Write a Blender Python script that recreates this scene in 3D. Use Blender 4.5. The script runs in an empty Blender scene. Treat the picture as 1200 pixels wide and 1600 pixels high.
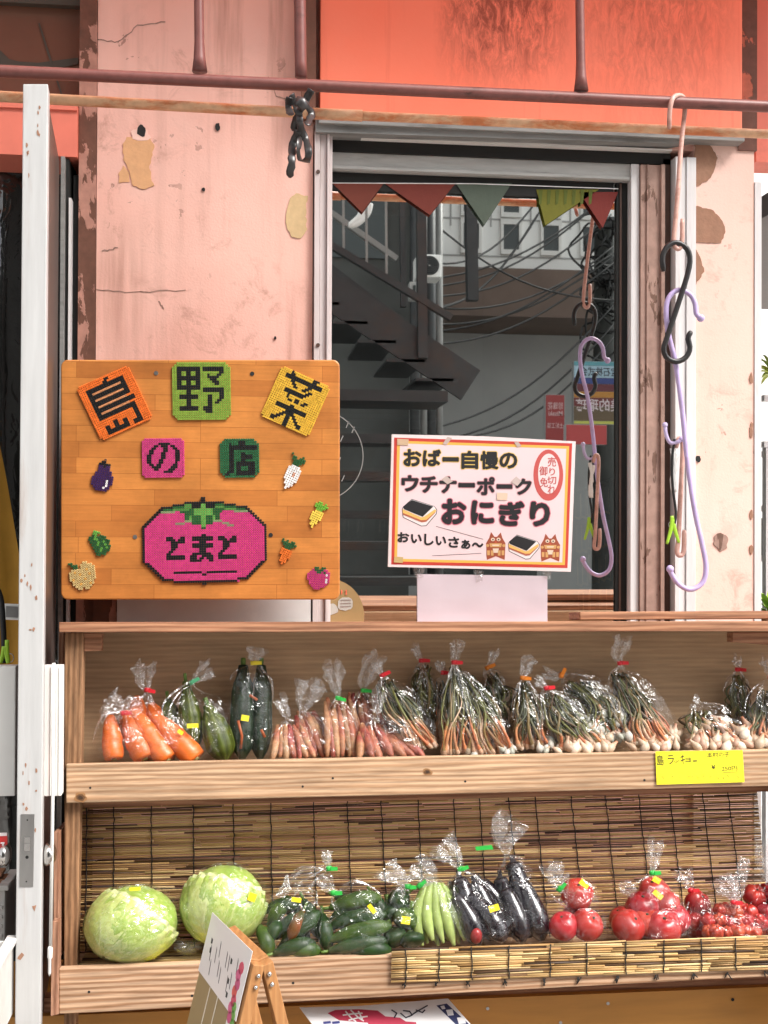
import bpy, math, random
from mathutils import Vector, Matrix, noise
R = math.radians
V = Vector
scn = bpy.context.scene
COL = scn.collection
random.seed(7)

# ------------------------------------------------------------------ camera
CAM = V((-0.4875, -2.7, 1.5))
FPX = 1800.0                       # focal length in pixels of the 1200x1600 photograph
YAW, PITCH, ROLL = R(-6.5), R(0.54), 0.004
Fw = V((-math.sin(YAW) * math.cos(PITCH), math.cos(YAW) * math.cos(PITCH), math.sin(PITCH)))
R0 = Fw.cross(V((0, 0, 1))).normalized()
U0 = R0.cross(Fw).normalized()
Rt = R0 * math.cos(ROLL) + U0 * math.sin(ROLL)
Up = -R0 * math.sin(ROLL) + U0 * math.cos(ROLL)
cam = bpy.data.cameras.new('camera')
cam.sensor_fit = 'VERTICAL'
cam.sensor_height = 36.0
cam.lens = FPX / 1600.0 * 36.0
cam.clip_start = 0.02
cam.clip_end = 500
camo = bpy.data.objects.new('camera', cam)
COL.objects.link(camo)
camo.matrix_world = Matrix(((Rt.x, Up.x, -Fw.x, CAM.x), (Rt.y, Up.y, -Fw.y, CAM.y),
                            (Rt.z, Up.z, -Fw.z, CAM.z), (0, 0, 0, 1)))
scn.camera = camo

# ------------------------------------------------------------------ world, sun, exposure
SUN_EL, SUN_AZ = R(50), R(130)      # azimuth measured clockwise from +Y: light comes from the street side
w = bpy.data.worlds.new('World')
scn.world = w
w.use_nodes = True
wn = w.node_tree
bg = wn.nodes['Background']
sky = wn.nodes.new('ShaderNodeTexSky')
sky.sky_type = 'NISHITA'
sky.sun_disc = False
sky.sun_elevation = SUN_EL
sky.sun_rotation = SUN_AZ
sky.dust_density = 4.0
sky.air_density = 1.0
hs = wn.nodes.new('ShaderNodeHueSaturation')
hs.inputs['Saturation'].default_value = 0.06
wn.links.new(sky.outputs[0], hs.inputs['Color'])
wn.links.new(hs.outputs[0], bg.inputs['Color'])
bg.inputs['Strength'].default_value = 0.14
sl = bpy.data.lights.new('sun', 'SUN')
sl.energy = 1.6
sl.angle = R(24)
sl.color = (1.0, 0.95, 0.88)
so = bpy.data.objects.new('sun', sl)
COL.objects.link(so)
sdir = V((math.sin(SUN_AZ) * math.cos(SUN_EL), math.cos(SUN_AZ) * math.cos(SUN_EL), math.sin(SUN_EL)))
so.rotation_euler = sdir.to_track_quat('Z', 'Y').to_euler()
so.location = (0, -6, 8)
scn.view_settings.view_transform = 'Standard'
scn.view_settings.look = 'None'
scn.view_settings.gamma = 1.0
scn.view_settings.exposure = 1.3
scn.cycles.transparent_max_bounces = 40
scn.cycles.max_bounces = 9
scn.cycles.use_denoising = True

# ------------------------------------------------------------------ pixel of the photograph -> ray
def ray(px, py):
    return Rt * ((px - 600) / FPX) + Up * (-(py - 800) / FPX) + Fw
def P(px, py, Y):
    d = ray(px, py)
    return CAM + d * ((Y - CAM.y) / d.y)

class Frame:
    """A plane with its own axes: u right, v up, w out towards the street."""
    def __init__(s, O, ax, ay):
        s.O = V(O); s.ax = V(ax).normalized()
        n = s.ax.cross(V(ay)).normalized()
        s.n = n; s.ay = n.cross(s.ax).normalized()
    def px(s, px, py, w=0.0):
        d = ray(px, py)
        o = s.O + s.n * w
        t = (o - CAM).dot(s.n) / d.dot(s.n)
        q = CAM + d * t - o
        return q.dot(s.ax), q.dot(s.ay)
    def at(s, u, v, w=0.0):
        return s.O + s.ax * u + s.ay * v + s.n * w
    def pp(s, px, py, w=0.0):
        u, v = s.px(px, py, w)
        return s.at(u, v, w)
def wallframe(Y):
    return Frame((0, Y, 0), (1, 0, 0), (0, 0, 1))

# ------------------------------------------------------------------ mesh builder
def worldloc(o):
    p = V((0, 0, 0))
    while o is not None:
        p += o.location
        o = o.parent
    return p

class MB:
    def __init__(s):
        s.v = []; s.f = []; s.c = []; s.m = []; s.sm = []
    def add(s, vs, fs, col=(1, 1, 1), mi=0, smooth=False):
        b = len(s.v)
        s.v += [tuple(p) for p in vs]
        for i, f in enumerate(fs):
            s.f.append([b + k for k in f])
            s.c.append(col[i] if isinstance(col, list) else col)
            s.m.append(mi); s.sm.append(smooth)
        return s
    def hexa(s, p, **k):      # p: 8 corners, bottom 4 ccw then top 4
        return s.add(p, [(3, 2, 1, 0), (4, 5, 6, 7), (0, 1, 5, 4), (1, 2, 6, 5), (2, 3, 7, 6), (3, 0, 4, 7)], **k)
    def box(s, a, b, **k):
        x0, y0, z0 = a; x1, y1, z1 = b
        if x0 > x1: x0, x1 = x1, x0
        if y0 > y1: y0, y1 = y1, y0
        if z0 > z1: z0, z1 = z1, z0
        return s.hexa([(x0, y0, z0), (x1, y0, z0), (x1, y1, z0), (x0, y1, z0),
                       (x0, y0, z1), (x1, y0, z1), (x1, y1, z1), (x0, y1, z1)], **k)
    def fbox(s, fr, u0, v0, u1, v1, w0, w1, **k):
        if u0 > u1: u0, u1 = u1, u0
        if v0 > v1: v0, v1 = v1, v0
        if w0 > w1: w0, w1 = w1, w0
        a = fr.at
        return s.hexa([a(u0, v0, w1), a(u1, v0, w1), a(u1, v0, w0), a(u0, v0, w0),
                       a(u0, v1, w1), a(u1, v1, w1), a(u1, v1, w0), a(u0, v1, w0)], **k)
    def prism(s, fr, uv, w0, w1, **k):   # uv outline ccw, extruded from w0 (back) to w1 (front)
        n = len(uv)
        ar = sum(uv[i][0] * uv[(i + 1) % n][1] - uv[(i + 1) % n][0] * uv[i][1] for i in range(n))
        if ar < 0: uv = uv[::-1]
        vs = [fr.at(u, v, w1) for u, v in uv] + [fr.at(u, v, w0) for u, v in uv]
        fs = [tuple(range(n)), tuple(range(2 * n - 1, n - 1, -1))]
        fs += [(i, n + i, n + (i + 1) % n, (i + 1) % n) for i in range(n)]
        return s.add(vs, fs, **k)
    def loft(s, rings, cols=None, cap=True, closed=True, **k):
        n = len(rings[0]); vs = [p for r in rings for p in r]; fs = []; cc = []
        for i in range(len(rings) - 1):
            for j in range(n if closed else n - 1):
                j2 = (j + 1) % n
                fs.append((i * n + j, i * n + j2, (i + 1) * n + j2, (i + 1) * n + j))
                cc.append(cols[i] if cols else (1, 1, 1))
        if cap and closed:
            fs.append(tuple(range(n - 1, -1, -1))); cc.append(cols[0] if cols else (1, 1, 1))
            fs.append(tuple((len(rings) - 1) * n + j for j in range(n))); cc.append(cols[-1] if cols else (1, 1, 1))
        k.setdefault('smooth', True)
        if 'col' in k:
            return s.add(vs, fs, **k)
        return s.add(vs, fs, col=cc, **k)
    def tube(s, pts, rad, n=8, cols=None, wob=0.0, flat=1.0, cap=True, **k):
        pts = [V(p) for p in pts]
        if not isinstance(rad, (list, tuple)): rad = [rad] * len(pts)
        t0 = (pts[1] - pts[0]).normalized()
        up = V((0, 1, 0)) if abs(t0.y) < 0.9 else V((1, 0, 0))
        a = t0.cross(up).normalized()
        rings = []
        for i, p in enumerate(pts):
            t = (pts[min(i + 1, len(pts) - 1)] - pts[max(i - 1, 0)]).normalized()
            a = (a - t * a.dot(t)).normalized()
            b = t.cross(a)
            ring = []
            for j in range(n):
                th = 2 * math.pi * j / n
                r = rad[i] * (1 + (wob * noise.noise(p * 90 + V((math.cos(th), math.sin(th), 0)) * 1.3) if wob else 0))
                ring.append(p + a * (r * math.cos(th)) + b * (r * flat * math.sin(th)))
            rings.append(ring)
        return s.loft(rings, cols=cols, cap=cap, **k)
    def ball(s, c, rx, ry, rz, n=16, m=10, f=None, cols=None, **k):
        c = V(c); rings = []
        for i in range(m + 1):
            ph = math.pi * (0.02 + 0.96 * i / m)
            ring = []
            for j in range(n):
                th = 2 * math.pi * j / n
                d = V((math.sin(ph) * math.cos(th), math.sin(ph) * math.sin(th), -math.cos(ph)))
                q = f(d) if f else 1.0
                ring.append(c + V((d.x * rx * q, d.y * ry * q, d.z * rz * q)))
            rings.append(ring)
        return s.loft(rings, cols=cols, **k)
    def build(s, name, mat, parent=None, bevel=0.0, subs=0):
        me = bpy.data.meshes.new(name)
        base = worldloc(parent) if parent is not None else None
        if base is None:
            xs = [p[0] for p in s.v]; ys = [p[1] for p in s.v]; zs = [p[2] for p in s.v]
            base = V(((min(xs) + max(xs)) / 2, (min(ys) + max(ys)) / 2, min(zs)))
            loc = base
        else:
            loc = V((0, 0, 0))
        me.from_pydata([(p[0] - base.x, p[1] - base.y, p[2] - base.z) for p in s.v], [], s.f)
        mats = mat if isinstance(mat, (list, tuple)) else [mat]
        for m_ in mats: me.materials.append(m_)
        me.polygons.foreach_set('material_index', s.m)
        me.polygons.foreach_set('use_smooth', s.sm)
        ca = me.color_attributes.new('Col', 'FLOAT_COLOR', 'CORNER')
        buf = []
        for f, c in zip(s.f, s.c):
            buf += [c[0], c[1], c[2], 1.0] * len(f)
        ca.data.foreach_set('color', buf)
        me.update()
        o = bpy.data.objects.new(name, me)
        COL.objects.link(o)
        o.location = loc
        if parent is not None: o.parent = parent
        if bevel:
            b = o.modifiers.new('bevel', 'BEVEL'); b.width = bevel; b.segments = 2; b.limit_method = 'ANGLE'
        if subs:
            b = o.modifiers.new('sub', 'SUBSURF'); b.levels = subs; b.render_levels = subs
        return o

def tag(o, label=None, cat=None, group=None, kind=None):
    if label: o['label'] = label
    if cat: o['category'] = cat
    if group: o['group'] = group
    if kind: o['kind'] = kind
    return o
def thing(name, label, cat, loc, group=None):
    o = bpy.data.objects.new(name, None)
    o.empty_display_size = 0.05
    COL.objects.link(o); o.location = loc
    return tag(o, label, cat, group)

def spline(pts, n):
    pts = [V(p) for p in pts]; out = []
    m = len(pts) - 1
    for i in range(n + 1):
        t = i / n * m; k = min(int(t), m - 1); f = t - k
        p0 = pts[max(k - 1, 0)]; p1 = pts[k]; p2 = pts[k + 1]; p3 = pts[min(k + 2, m)]
        out.append(0.5 * ((2 * p1) + (p2 - p0) * f + (2 * p0 - 5 * p1 + 4 * p2 - p3) * f * f + (3 * p1 - p0 - 3 * p2 + p3) * f ** 3))
    return out
def lerp(a, b, t): return a + (b - a) * t
def mixc(a, b, t): return tuple(lerp(x, y, t) for x, y in zip(a, b))
def varc(c, a=0.15):
    k = 1 + random.uniform(-a, a)
    return tuple(min(1, x * k) for x in c)
def hexc(h):
    h = h.lstrip('#'); o = []
    for i in (0, 2, 4):
        c = int(h[i:i + 2], 16) / 255
        o.append(c / 12.92 if c <= 0.04045 else ((c + 0.055) / 1.055) ** 2.4)
    return tuple(o)

# ------------------------------------------------------------------ materials
class NT:
    def __init__(s, name):
        s.mat = bpy.data.materials.new(name); s.mat.use_nodes = True
        s.t = s.mat.node_tree; s.t.nodes.clear()
        s.out = s.n('ShaderNodeOutputMaterial')
    def n(s, typ, **kw):
        nd = s.t.nodes.new(typ)
        for k, v in kw.items(): setattr(nd, k, v)
        return nd
    def l(s, a, b): s.t.links.new(a, b)
    def coord(s, scale=(1, 1, 1), loc=(0, 0, 0)):
        tc = s.n('ShaderNodeTexCoord'); mp = s.n('ShaderNodeMapping')
        mp.inputs['Scale'].default_value = scale; mp.inputs['Location'].default_value = loc
        s.l(tc.outputs['Object'], mp.inputs['Vector']); return mp.outputs[0]
    def noise(s, vec, scale, detail=4, rough=0.55, dist=0.0):
        nd = s.n('ShaderNodeTexNoise')
        nd.inputs['Scale'].default_value = scale; nd.inputs['Detail'].default_value = detail
        nd.inputs['Roughness'].default_value = rough; nd.inputs['Distortion'].default_value = dist
        s.l(vec, nd.inputs['Vector']); return nd.outputs['Fac']
    def ramp(s, fac, stops, interp='LINEAR'):
        nd = s.n('ShaderNodeValToRGB'); cr = nd.color_ramp; cr.interpolation = interp
        while len(cr.elements) < len(stops): cr.elements.new(0.5)
        for e, (p, c) in zip(cr.elements, stops):
            e.position = p
            e.color = (c, c, c, 1) if not isinstance(c, (tuple, list)) else (*c, 1)
        s.l(fac, nd.inputs['Fac']); return nd.outputs['Color']
    def mix(s, fac, a, b, typ='MIX'):
        nd = s.n('ShaderNodeMix', data_type='RGBA', blend_type=typ)
        for v, i in ((fac, 0), (a, 6), (b, 7)):
            if isinstance(v, bpy.types.NodeSocket): s.l(v, nd.inputs[i])
            elif i == 0: nd.inputs[i].default_value = v
            else: nd.inputs[i].default_value = (*v, 1)
        return nd.outputs[2]
    def math(s, op, a, b=0.0):
        nd = s.n('ShaderNodeMath', operation=op)
        for v, i in ((a, 0), (b, 1)):
            if isinstance(v, bpy.types.NodeSocket): s.l(v, nd.inputs[i])
            else: nd.inputs[i].default_value = v
        return nd.outputs[0]
    def attr(s):
        nd = s.n('ShaderNodeAttribute'); nd.attribute_name = 'Col'; return nd.outputs['Color']
    def bump(s, h, strength=0.3, dist=0.003):
        nd = s.n('ShaderNodeBump'); nd.inputs['Strength'].default_value = strength
        nd.inputs['Distance'].default_value = dist; s.l(h, nd.inputs['Height']); return nd.outputs[0]
    def bsdf(s, col, rough=0.6, nrm=None, metal=0.0, spec=0.5, coat=0.0, sss=0.0):
        b = s.n('ShaderNodeBsdfPrincipled')
        if isinstance(col, bpy.types.NodeSocket): s.l(col, b.inputs['Base Color'])
        else: b.inputs['Base Color'].default_value = (*col, 1)
        if isinstance(rough, bpy.types.NodeSocket): s.l(rough, b.inputs['Roughness'])
        else: b.inputs['Roughness'].default_value = rough
        b.inputs['Metallic'].default_value = metal
        b.inputs['Specular IOR Level'].default_value = spec
        b.inputs['Coat Weight'].default_value = coat
        b.inputs['Coat Roughness'].default_value = 0.08
        if sss:
            b.inputs['Subsurface Weight'].default_value = sss
            b.inputs['Subsurface Scale'].default_value = 0.006
        if nrm is not None: s.l(nrm, b.inputs['Normal'])
        return b.outputs[0]
    def done(s, sh):
        s.l(sh, s.out.inputs['Surface']); return s.mat

def mvar(name, col=None, rough=0.6, amt=0.2, scale=30, stretch=(1, 1, 1), bump=0.15, bdist=0.002, metal=0.0,
         spec=0.5, coat=0.0, sss=0.0, detail=5, dirt=0.0, dirtc=(0.05, 0.035, 0.025)):
    """Colour (or the mesh's own colours) broken up by noise, with a fine bump and optional worn spots."""
    t = NT(name); vec = t.coord(stretch)
    nz = t.noise(vec, scale, detail)
    k = t.ramp(nz, [(0.25, 1 - amt), (0.75, min(1.0, 1 + amt * 0.3))])
    base = t.attr() if col is None else None
    c = t.mix(1.0, base if base is not None else col, k, 'MULTIPLY')
    if dirt:
        dz = t.noise(t.coord(stretch, (3.1, 1.7, 0.4)), scale * 0.35, 8, 0.7)
        c = t.mix(t.ramp(dz, [(0.62 - 0.12 * dirt, 0.0), (0.72, dirt)]), c, dirtc)
    nr = t.bump(t.noise(vec, scale * 2.5, 6), bump, bdist) if bump else None
    return t.done(t.bsdf(c, rough, nr, metal, spec, coat, sss))

def m_wall(name, c, stain, low, seed=0.0, streak=0.5):
    t = NT(name)
    big = t.noise(t.coord((1, 1, 1), (seed, 0, 0)), 2.2, 5, 0.6)
    col = t.mix(t.ramp(big, [(0.3, 0.0), (0.7, 1.0)]), c, low)
    gr = t.noise(t.coord((1, 1, 1), (seed, 2, 1)), 14, 9, 0.72, 0.6)
    sp = t.ramp(gr, [(0.53, 0.0), (0.68, 0.6)])
    msk = t.ramp(t.noise(t.coord((1, 1, 1), (seed, 5, 3)), 3.0, 3), [(0.40, 0.0), (0.60, 1.0)])
    col = t.mix(t.math('MULTIPLY', sp, msk), col, stain)
    st = t.noise(t.coord((22, 22, 1.2), (seed, 0, 0)), 1.0, 5, 0.6)
    sm = t.ramp(t.noise(t.coord((1, 1, 0.6), (seed + 4, 0, 2)), 2.5, 3), [(0.45, 0.0), (0.7, 1.0)])
    col = t.mix(t.math('MULTIPLY', t.math('MULTIPLY', t.ramp(st, [(0.5, 0.0), (0.72, 1.0)]), sm), streak), col, stain)
    # flaked chips, sharp edged
    ch = t.noise(t.coord((1, 1, 1), (seed + 1, 0, 0)), 26, 4, 0.6, 0.4)
    cm = t.ramp(t.noise(t.coord((1, 1, 1), (seed, 7, 2)), 3.5, 2), [(0.5, 0.0), (0.66, 1.0)])
    chip = t.math('MULTIPLY', t.ramp(ch, [(0.665, 0.0), (0.675, 1.0)]), cm)
    col = t.mix(t.math('MULTIPLY', chip, 0.6), col, tuple(x * 0.55 for x in stain))
    fine = t.noise(t.coord(), 180, 4)
    hgt = t.math('ADD', t.math('MULTIPLY', fine, 0.4), t.math('ADD', t.noise(t.coord(), 9, 6), t.math('MULTIPLY', chip, -0.5)))
    return t.done(t.bsdf(col, 0.82, t.bump(hgt, 0.28, 0.004), spec=0.25))

def m_wood(name, c0, c1, axis='x', fine=70.0, knots=False, rough=0.62, fm=0.55):
    t = NT(name)
    s = {'x': (1.6, 14, 14), 'z': (14, 14, 1.6), 'y': (14, 1.6, 14)}[axis]
    ring = t.n('ShaderNodeTexWave', wave_type='BANDS', bands_direction={'x': 'Z', 'z': 'X', 'y': 'Z'}[axis])
    ring.inputs['Scale'].default_value = 2.1; ring.inputs['Distortion'].default_value = 6.0
    ring.inputs['Detail'].default_value = 3.0; ring.inputs['Detail Scale'].default_value = 0.9
    t.l(t.coord(s), ring.inputs['Vector'])
    s2 = {'x': (3, fine, fine), 'z': (fine, fine, 3), 'y': (fine, 3, fine)}[axis]
    fib = t.noise(t.coord(s2), 2.2, 6, 0.65)
    big = t.noise(t.coord(), 4.0, 3)
    c = t.mix(t.ramp(ring.outputs['Fac'], [(0.15, 0.0), (0.95, 1.0)]), c0, c1)
    c = t.mix(1.0, c, t.ramp(fib, [(0.35, fm), (0.62, 1.0)]), 'MULTIPLY')
    c = t.mix(1.0, c, t.ramp(big, [(0.3, 0.82), (0.7, 1.0)]), 'MULTIPLY')
    if knots:
        vo = t.n('ShaderNodeTexVoronoi', feature='F1'); vo.inputs['Scale'].default_value = 1.0
        t.l(t.coord((3.2, 6, 9), (0.35, 0, 0.2)), vo.inputs['Vector'])
        kn = t.ramp(vo.outputs['Distance'], [(0.07, 1.0), (0.12, 0.0)])
        c = t.mix(t.math('MULTIPLY', kn, 0.75), c, tuple(x * 0.25 for x in c1))
    h = t.math('ADD', t.math('MULTIPLY', ring.outputs['Fac'], 0.6), fib)
    return t.done(t.bsdf(c, rough, t.bump(h, 0.25, 0.0012), spec=0.3))

def m_laminated(name):
    t = NT(name); vec = t.coord()
    sep = t.n('ShaderNodeSeparateXYZ'); t.l(vec, sep.inputs[0])
    cmb = t.n('ShaderNodeCombineXYZ'); t.l(sep.outputs[0], cmb.inputs[0]); t.l(sep.outputs[2], cmb.inputs[1])
    br = t.n('ShaderNodeTexBrick'); br.offset = 0.37; br.offset_frequency = 3; br.squash = 1.4; br.squash_frequency = 2
    br.inputs['Scale'].default_value = 1.0; br.inputs['Mortar Size'].default_value = 0.0005
    br.inputs['Brick Width'].default_value = 0.19; br.inputs['Row Height'].default_value = 0.0345
    br.inputs['Color1'].default_value = (0.62, 0.235, 0.055, 1); br.inputs['Color2'].default_value = (0.42, 0.135, 0.03, 1)
    br.inputs['Mortar'].default_value = (0.33, 0.10, 0.02, 1); br.inputs['Bias'].default_value = -0.25
    t.l(cmb.outputs[0], br.inputs['Vector'])
    fib = t.noise(t.coord((4, 60, 60)), 3.0, 6, 0.65)
    flk = t.noise(t.coord((22, 120, 120), (1, 0, 0)), 3.0, 3)
    c = t.mix(1.0, br.outputs['Color'], t.ramp(fib, [(0.3, 0.8), (0.7, 1.0)]), 'MULTIPLY')
    c = t.mix(t.ramp(flk, [(0.6, 0.0), (0.75, 0.35)]), c, (0.33, 0.11, 0.025))
    c = t.mix(1.0, c, t.ramp(t.noise(t.coord((1, 1, 1), (3, 3, 3)), 7, 6, 0.65), [(0.35, 0.72), (0.62, 1.0)]), 'MULTIPLY')
    return t.done(t.bsdf(c, 0.38, t.bump(fib, 0.08, 0.001), spec=0.4))

def m_film(name, haze=0.006, crease=0.12, base=0.075, tint=(1, 1, 1), cs=30):
    """Thin clear plastic: mostly see-through, creased so that it catches the sky."""
    t = NT(name)
    cr = t.noise(t.coord((1, 1, 1)), cs, 2, 0.5, 2.2)
    fold = t.math('ABSOLUTE', t.math('SUBTRACT', cr, 0.5))
    nr = t.bump(fold, 0.5, 0.012)
    lw = t.n('ShaderNodeLayerWeight'); lw.inputs['Blend'].default_value = 0.3
    t.l(nr, lw.inputs['Normal'])
    fac = t.ramp(lw.outputs['Facing'], [(0.0, base), (0.6, base * 1.5), (0.85, base * 3), (1.0, 0.6)])
    tr = t.n('ShaderNodeBsdfTransparent'); tr.inputs[0].default_value = (*[0.985 * x for x in tint], 1)
    gl = t.n('ShaderNodeBsdfGlossy'); gl.inputs['Roughness'].default_value = 0.055
    gl.inputs['Color'].default_value = (1, 1, 1, 1); t.l(nr, gl.inputs['Normal'])
    m1 = t.n('ShaderNodeMixShader'); t.l(fac, m1.inputs[0]); t.l(tr.outputs[0], m1.inputs[1]); t.l(gl.outputs[0], m1.inputs[2])
    df = t.n('ShaderNodeBsdfTranslucent'); df.inputs['Color'].default_value = (0.9, 0.9, 0.9, 1)
    d2 = t.n('ShaderNodeBsdfDiffuse'); d2.inputs['Color'].default_value = (0.9, 0.9, 0.9, 1)
    m0 = t.n('ShaderNodeMixShader'); m0.inputs[0].default_value = 0.4; t.l(d2.outputs[0], m0.inputs[1]); t.l(df.outputs[0], m0.inputs[2])
    line = t.ramp(fold, [(0.0, 1.0), (0.012, 0.6), (0.03, 0.0)])
    sel = t.ramp(t.noise(t.coord((1, 1, 1), (4, 2, 7)), 22, 2), [(0.48, 0.0), (0.6, 1.0)])
    hz = t.math('ADD', t.math('MULTIPLY', t.math('MULTIPLY', line, sel), crease), haze)
    m2 = t.n('ShaderNodeMixShader'); t.l(hz, m2.inputs[0]); t.l(m1.outputs[0], m2.inputs[1]); t.l(m0.outputs[0], m2.inputs[2])
    return t.done(m2.outputs[0])

def m_glass(name, refl=0.4, tint=(0.72, 0.78, 0.76)):
    t = NT(name)
    lw = t.n('ShaderNodeLayerWeight'); lw.inputs['Blend'].default_value = 0.3
    fac = t.ramp(lw.outputs['Facing'], [(0.0, refl), (0.6, refl * 1.15), (1.0, 0.95)])
    tr = t.n('ShaderNodeBsdfTransparent'); tr.inputs[0].default_value = (*tint, 1)
    gl = t.n('ShaderNodeBsdfGlossy'); gl.inputs['Roughness'].default_value = 0.012
    gl.inputs['Color'].default_value = (0.93, 0.97, 0.95, 1)
    m = t.n('ShaderNodeMixShader'); t.l(fac, m.inputs[0]); t.l(tr.outputs[0], m.inputs[1]); t.l(gl.outputs[0], m.inputs[2])
    return t.done(m.outputs[0])

def m_canopy(name, c):
    t = NT(name)
    tl = t.n('ShaderNodeBsdfTranslucent'); tl.inputs['Color'].default_value = (*c, 1)
    df = t.n('ShaderNodeBsdfDiffuse'); df.inputs['Color'].default_value = (*c, 1)
    m = t.n('ShaderNodeMixShader'); m.inputs[0].default_value = 0.45
    t.l(tl.outputs[0], m.inputs[1]); t.l(df.outputs[0], m.inputs[2]); return t.done(m.outputs[0])

def m_peel(name, a, b, scale=16, thr=0.5, st=(1, 1, 0.45)):
    t = NT(name)
    nz = t.noise(t.coord(st), scale, 6, 0.62, 0.5)
    k = t.ramp(nz, [(thr - 0.008, 0.0), (thr + 0.008, 1.0)])
    v = t.noise(t.coord(), 40, 5)
    c = t.mix(k, a, b)
    c = t.mix(1.0, c, t.ramp(v, [(0.3, 0.7), (0.7, 1.0)]), 'MULTIPLY')
    return t.done(t.bsdf(c, 0.75, t.bump(t.math('ADD', k, t.math('MULTIPLY', v, 0.3)), 0.5, 0.002), spec=0.3))

def m_panel(name):
    """Painted salmon fascia with mould where the rain runs down."""
    t = NT(name); tc = t.coord()
    sep = t.n('ShaderNodeSeparateXYZ'); t.l(tc, sep.inputs[0])
    base = t.mix(t.ramp(t.noise(tc, 3, 5), [(0.3, 0.0), (0.7, 1.0)]), (0.94, 0.205, 0.115), (0.92, 0.25, 0.155))
    def blob(x, wx, z0, z1, seed):
        dx = t.math('DIVIDE', t.math('SUBTRACT', sep.outputs[0], x), wx)
        g = t.math('SUBTRACT', 1.0, t.math('MULTIPLY', dx, dx))
        zz = t.math('DIVIDE', t.math('SUBTRACT', sep.outputs[2], z0), z1 - z0)
        g = t.math('MAXIMUM', t.math('MULTIPLY', g, t.math('MINIMUM', t.math('MAXIMUM', zz, 0.0), 1.0)), 0.0)
        n1 = t.noise(t.coord((1.6, 1, 0.55), (seed, 0, 0)), 34, 8, 0.75, 0.8)
        return t.math('MULTIPLY', t.ramp(n1, [(0.38, 0.0), (0.66, 1.0)]), g)
    k = t.math('ADD', blob(-0.07, 0.17, 0.06, 0.26, 1.0), t.math('MULTIPLY', blob(0.30, 0.22, -0.1, 0.6, 4.0), 0.75))
    k = t.math('MINIMUM', t.math('MULTIPLY', k, 1.5), 0.85)
    c = t.mix(k, base, (0.22, 0.045, 0.026))
    dr = t.noise(t.coord((40, 40, 1.5), (2, 0, 0)), 1.0, 4)
    c = t.mix(t.ramp(dr, [(0.62, 0.0), (0.8, 0.3)]), c, (0.5, 0.07, 0.04))
    return t.done(t.bsdf(c, 0.6, t.bump(t.noise(tc, 90, 5), 0.15, 0.002), spec=0.3))

def m_rust(name, a, b, thr=0.55, amt=0.9, rough=0.5, scale=22):
    t = NT(name)
    nz = t.noise(t.coord((0.35, 1, 1)), scale, 8, 0.7, 0.4)
    k = t.ramp(nz, [(thr, 0.0), (thr + 0.14, amt)])
    c = t.mix(k, a, b)
    c = t.mix(1.0, c, t.ramp(t.noise(t.coord(), 60, 4), [(0.3, 0.8), (0.7, 1.0)]), 'MULTIPLY')
    return t.done(t.bsdf(c, rough, t.bump(nz, 0.25, 0.002), spec=0.4))

M = {}
M['pink'] = m_wall('pink plaster', (0.83, 0.53, 0.45), (0.38, 0.18, 0.13), (0.80, 0.445, 0.365), 0.0, 0.85)
M['pale_pink'] = m_wall('pale pink plaster', (0.86, 0.61, 0.53), (0.45, 0.24, 0.18), (0.84, 0.54, 0.45), 6.0, 0.15)
M['peel'] = m_peel('peeling corner paint', (0.17, 0.075, 0.05), (0.50, 0.25, 0.19), 14, 0.56)
M['bare'] = mvar('bare plaster', (0.72, 0.40, 0.20), 0.85, 0.15, 60, bump=0.3)
M['bare_y'] = mvar('old glue patch', (0.66, 0.47, 0.25), 0.8, 0.2, 60)
M['bare_b'] = mvar('bare brown render', (0.36, 0.19, 0.12), 0.85, 0.25, 50, bump=0.4)
M['salmon'] = m_panel('salmon fascia paint')
M['salmon2'] = mvar('salmon beam paint', (0.78, 0.20, 0.135), 0.6, 0.15, 12, dirt=0.3)
M['stain_wall'] = m_peel('stained salmon plaster', (0.55, 0.16, 0.10), (0.16, 0.075, 0.055), 9, 0.47, (1, 1, 0.5))
M['soffit'] = mvar('brown soffit board', (0.17, 0.065, 0.035), 0.7, 0.25, 8)
M['soffit_grey'] = mvar('grey soffit edge', (0.07, 0.06, 0.045), 0.7, 0.2, 20)
M['alu'] = mvar('white aluminium', (0.72, 0.70, 0.70), 0.35, 0.12, 18, stretch=(6, 6, 0.6), metal=0.0, dirt=0.25, dirtc=(0.3, 0.24, 0.2))
M['alu_pink'] = mvar('anodised frame', (0.66, 0.58, 0.57), 0.35, 0.12, 20, stretch=(5, 5, 0.5), dirt=0.35, dirtc=(0.3, 0.22, 0.18))
M['alu_dark'] = mvar('dirty grey aluminium', (0.30, 0.30, 0.29), 0.45, 0.35, 18, stretch=(0.6, 4, 4), dirt=0.7, dirtc=(0.04, 0.035, 0.03))
M['sash_top'] = mvar('weathered sash rail', (0.52, 0.52, 0.50), 0.45, 0.3, 14, stretch=(0.7, 4, 4), dirt=0.6, dirtc=(0.08, 0.07, 0.06))
M['gasket'] = mvar('black rubber', (0.009, 0.009, 0.008), 0.75, 0.3, 30)
M['jamb'] = m_peel('stained jamb', (0.42, 0.27, 0.22), (0.20, 0.115, 0.085), 30, 0.60, (1, 1, 0.3))
M['brownframe'] = mvar('brown frame', (0.10, 0.055, 0.04), 0.5, 0.3, 30)
M['door'] = mvar('white door edge', (0.54, 0.535, 0.53), 0.35, 0.18, 10, stretch=(5, 5, 0.5), dirt=0.55, dirtc=(0.35, 0.25, 0.2))
M['door_side'] = mvar('door side bronze', (0.085, 0.06, 0.05), 0.35, 0.3, 8, stretch=(4, 4, 0.4))
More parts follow.
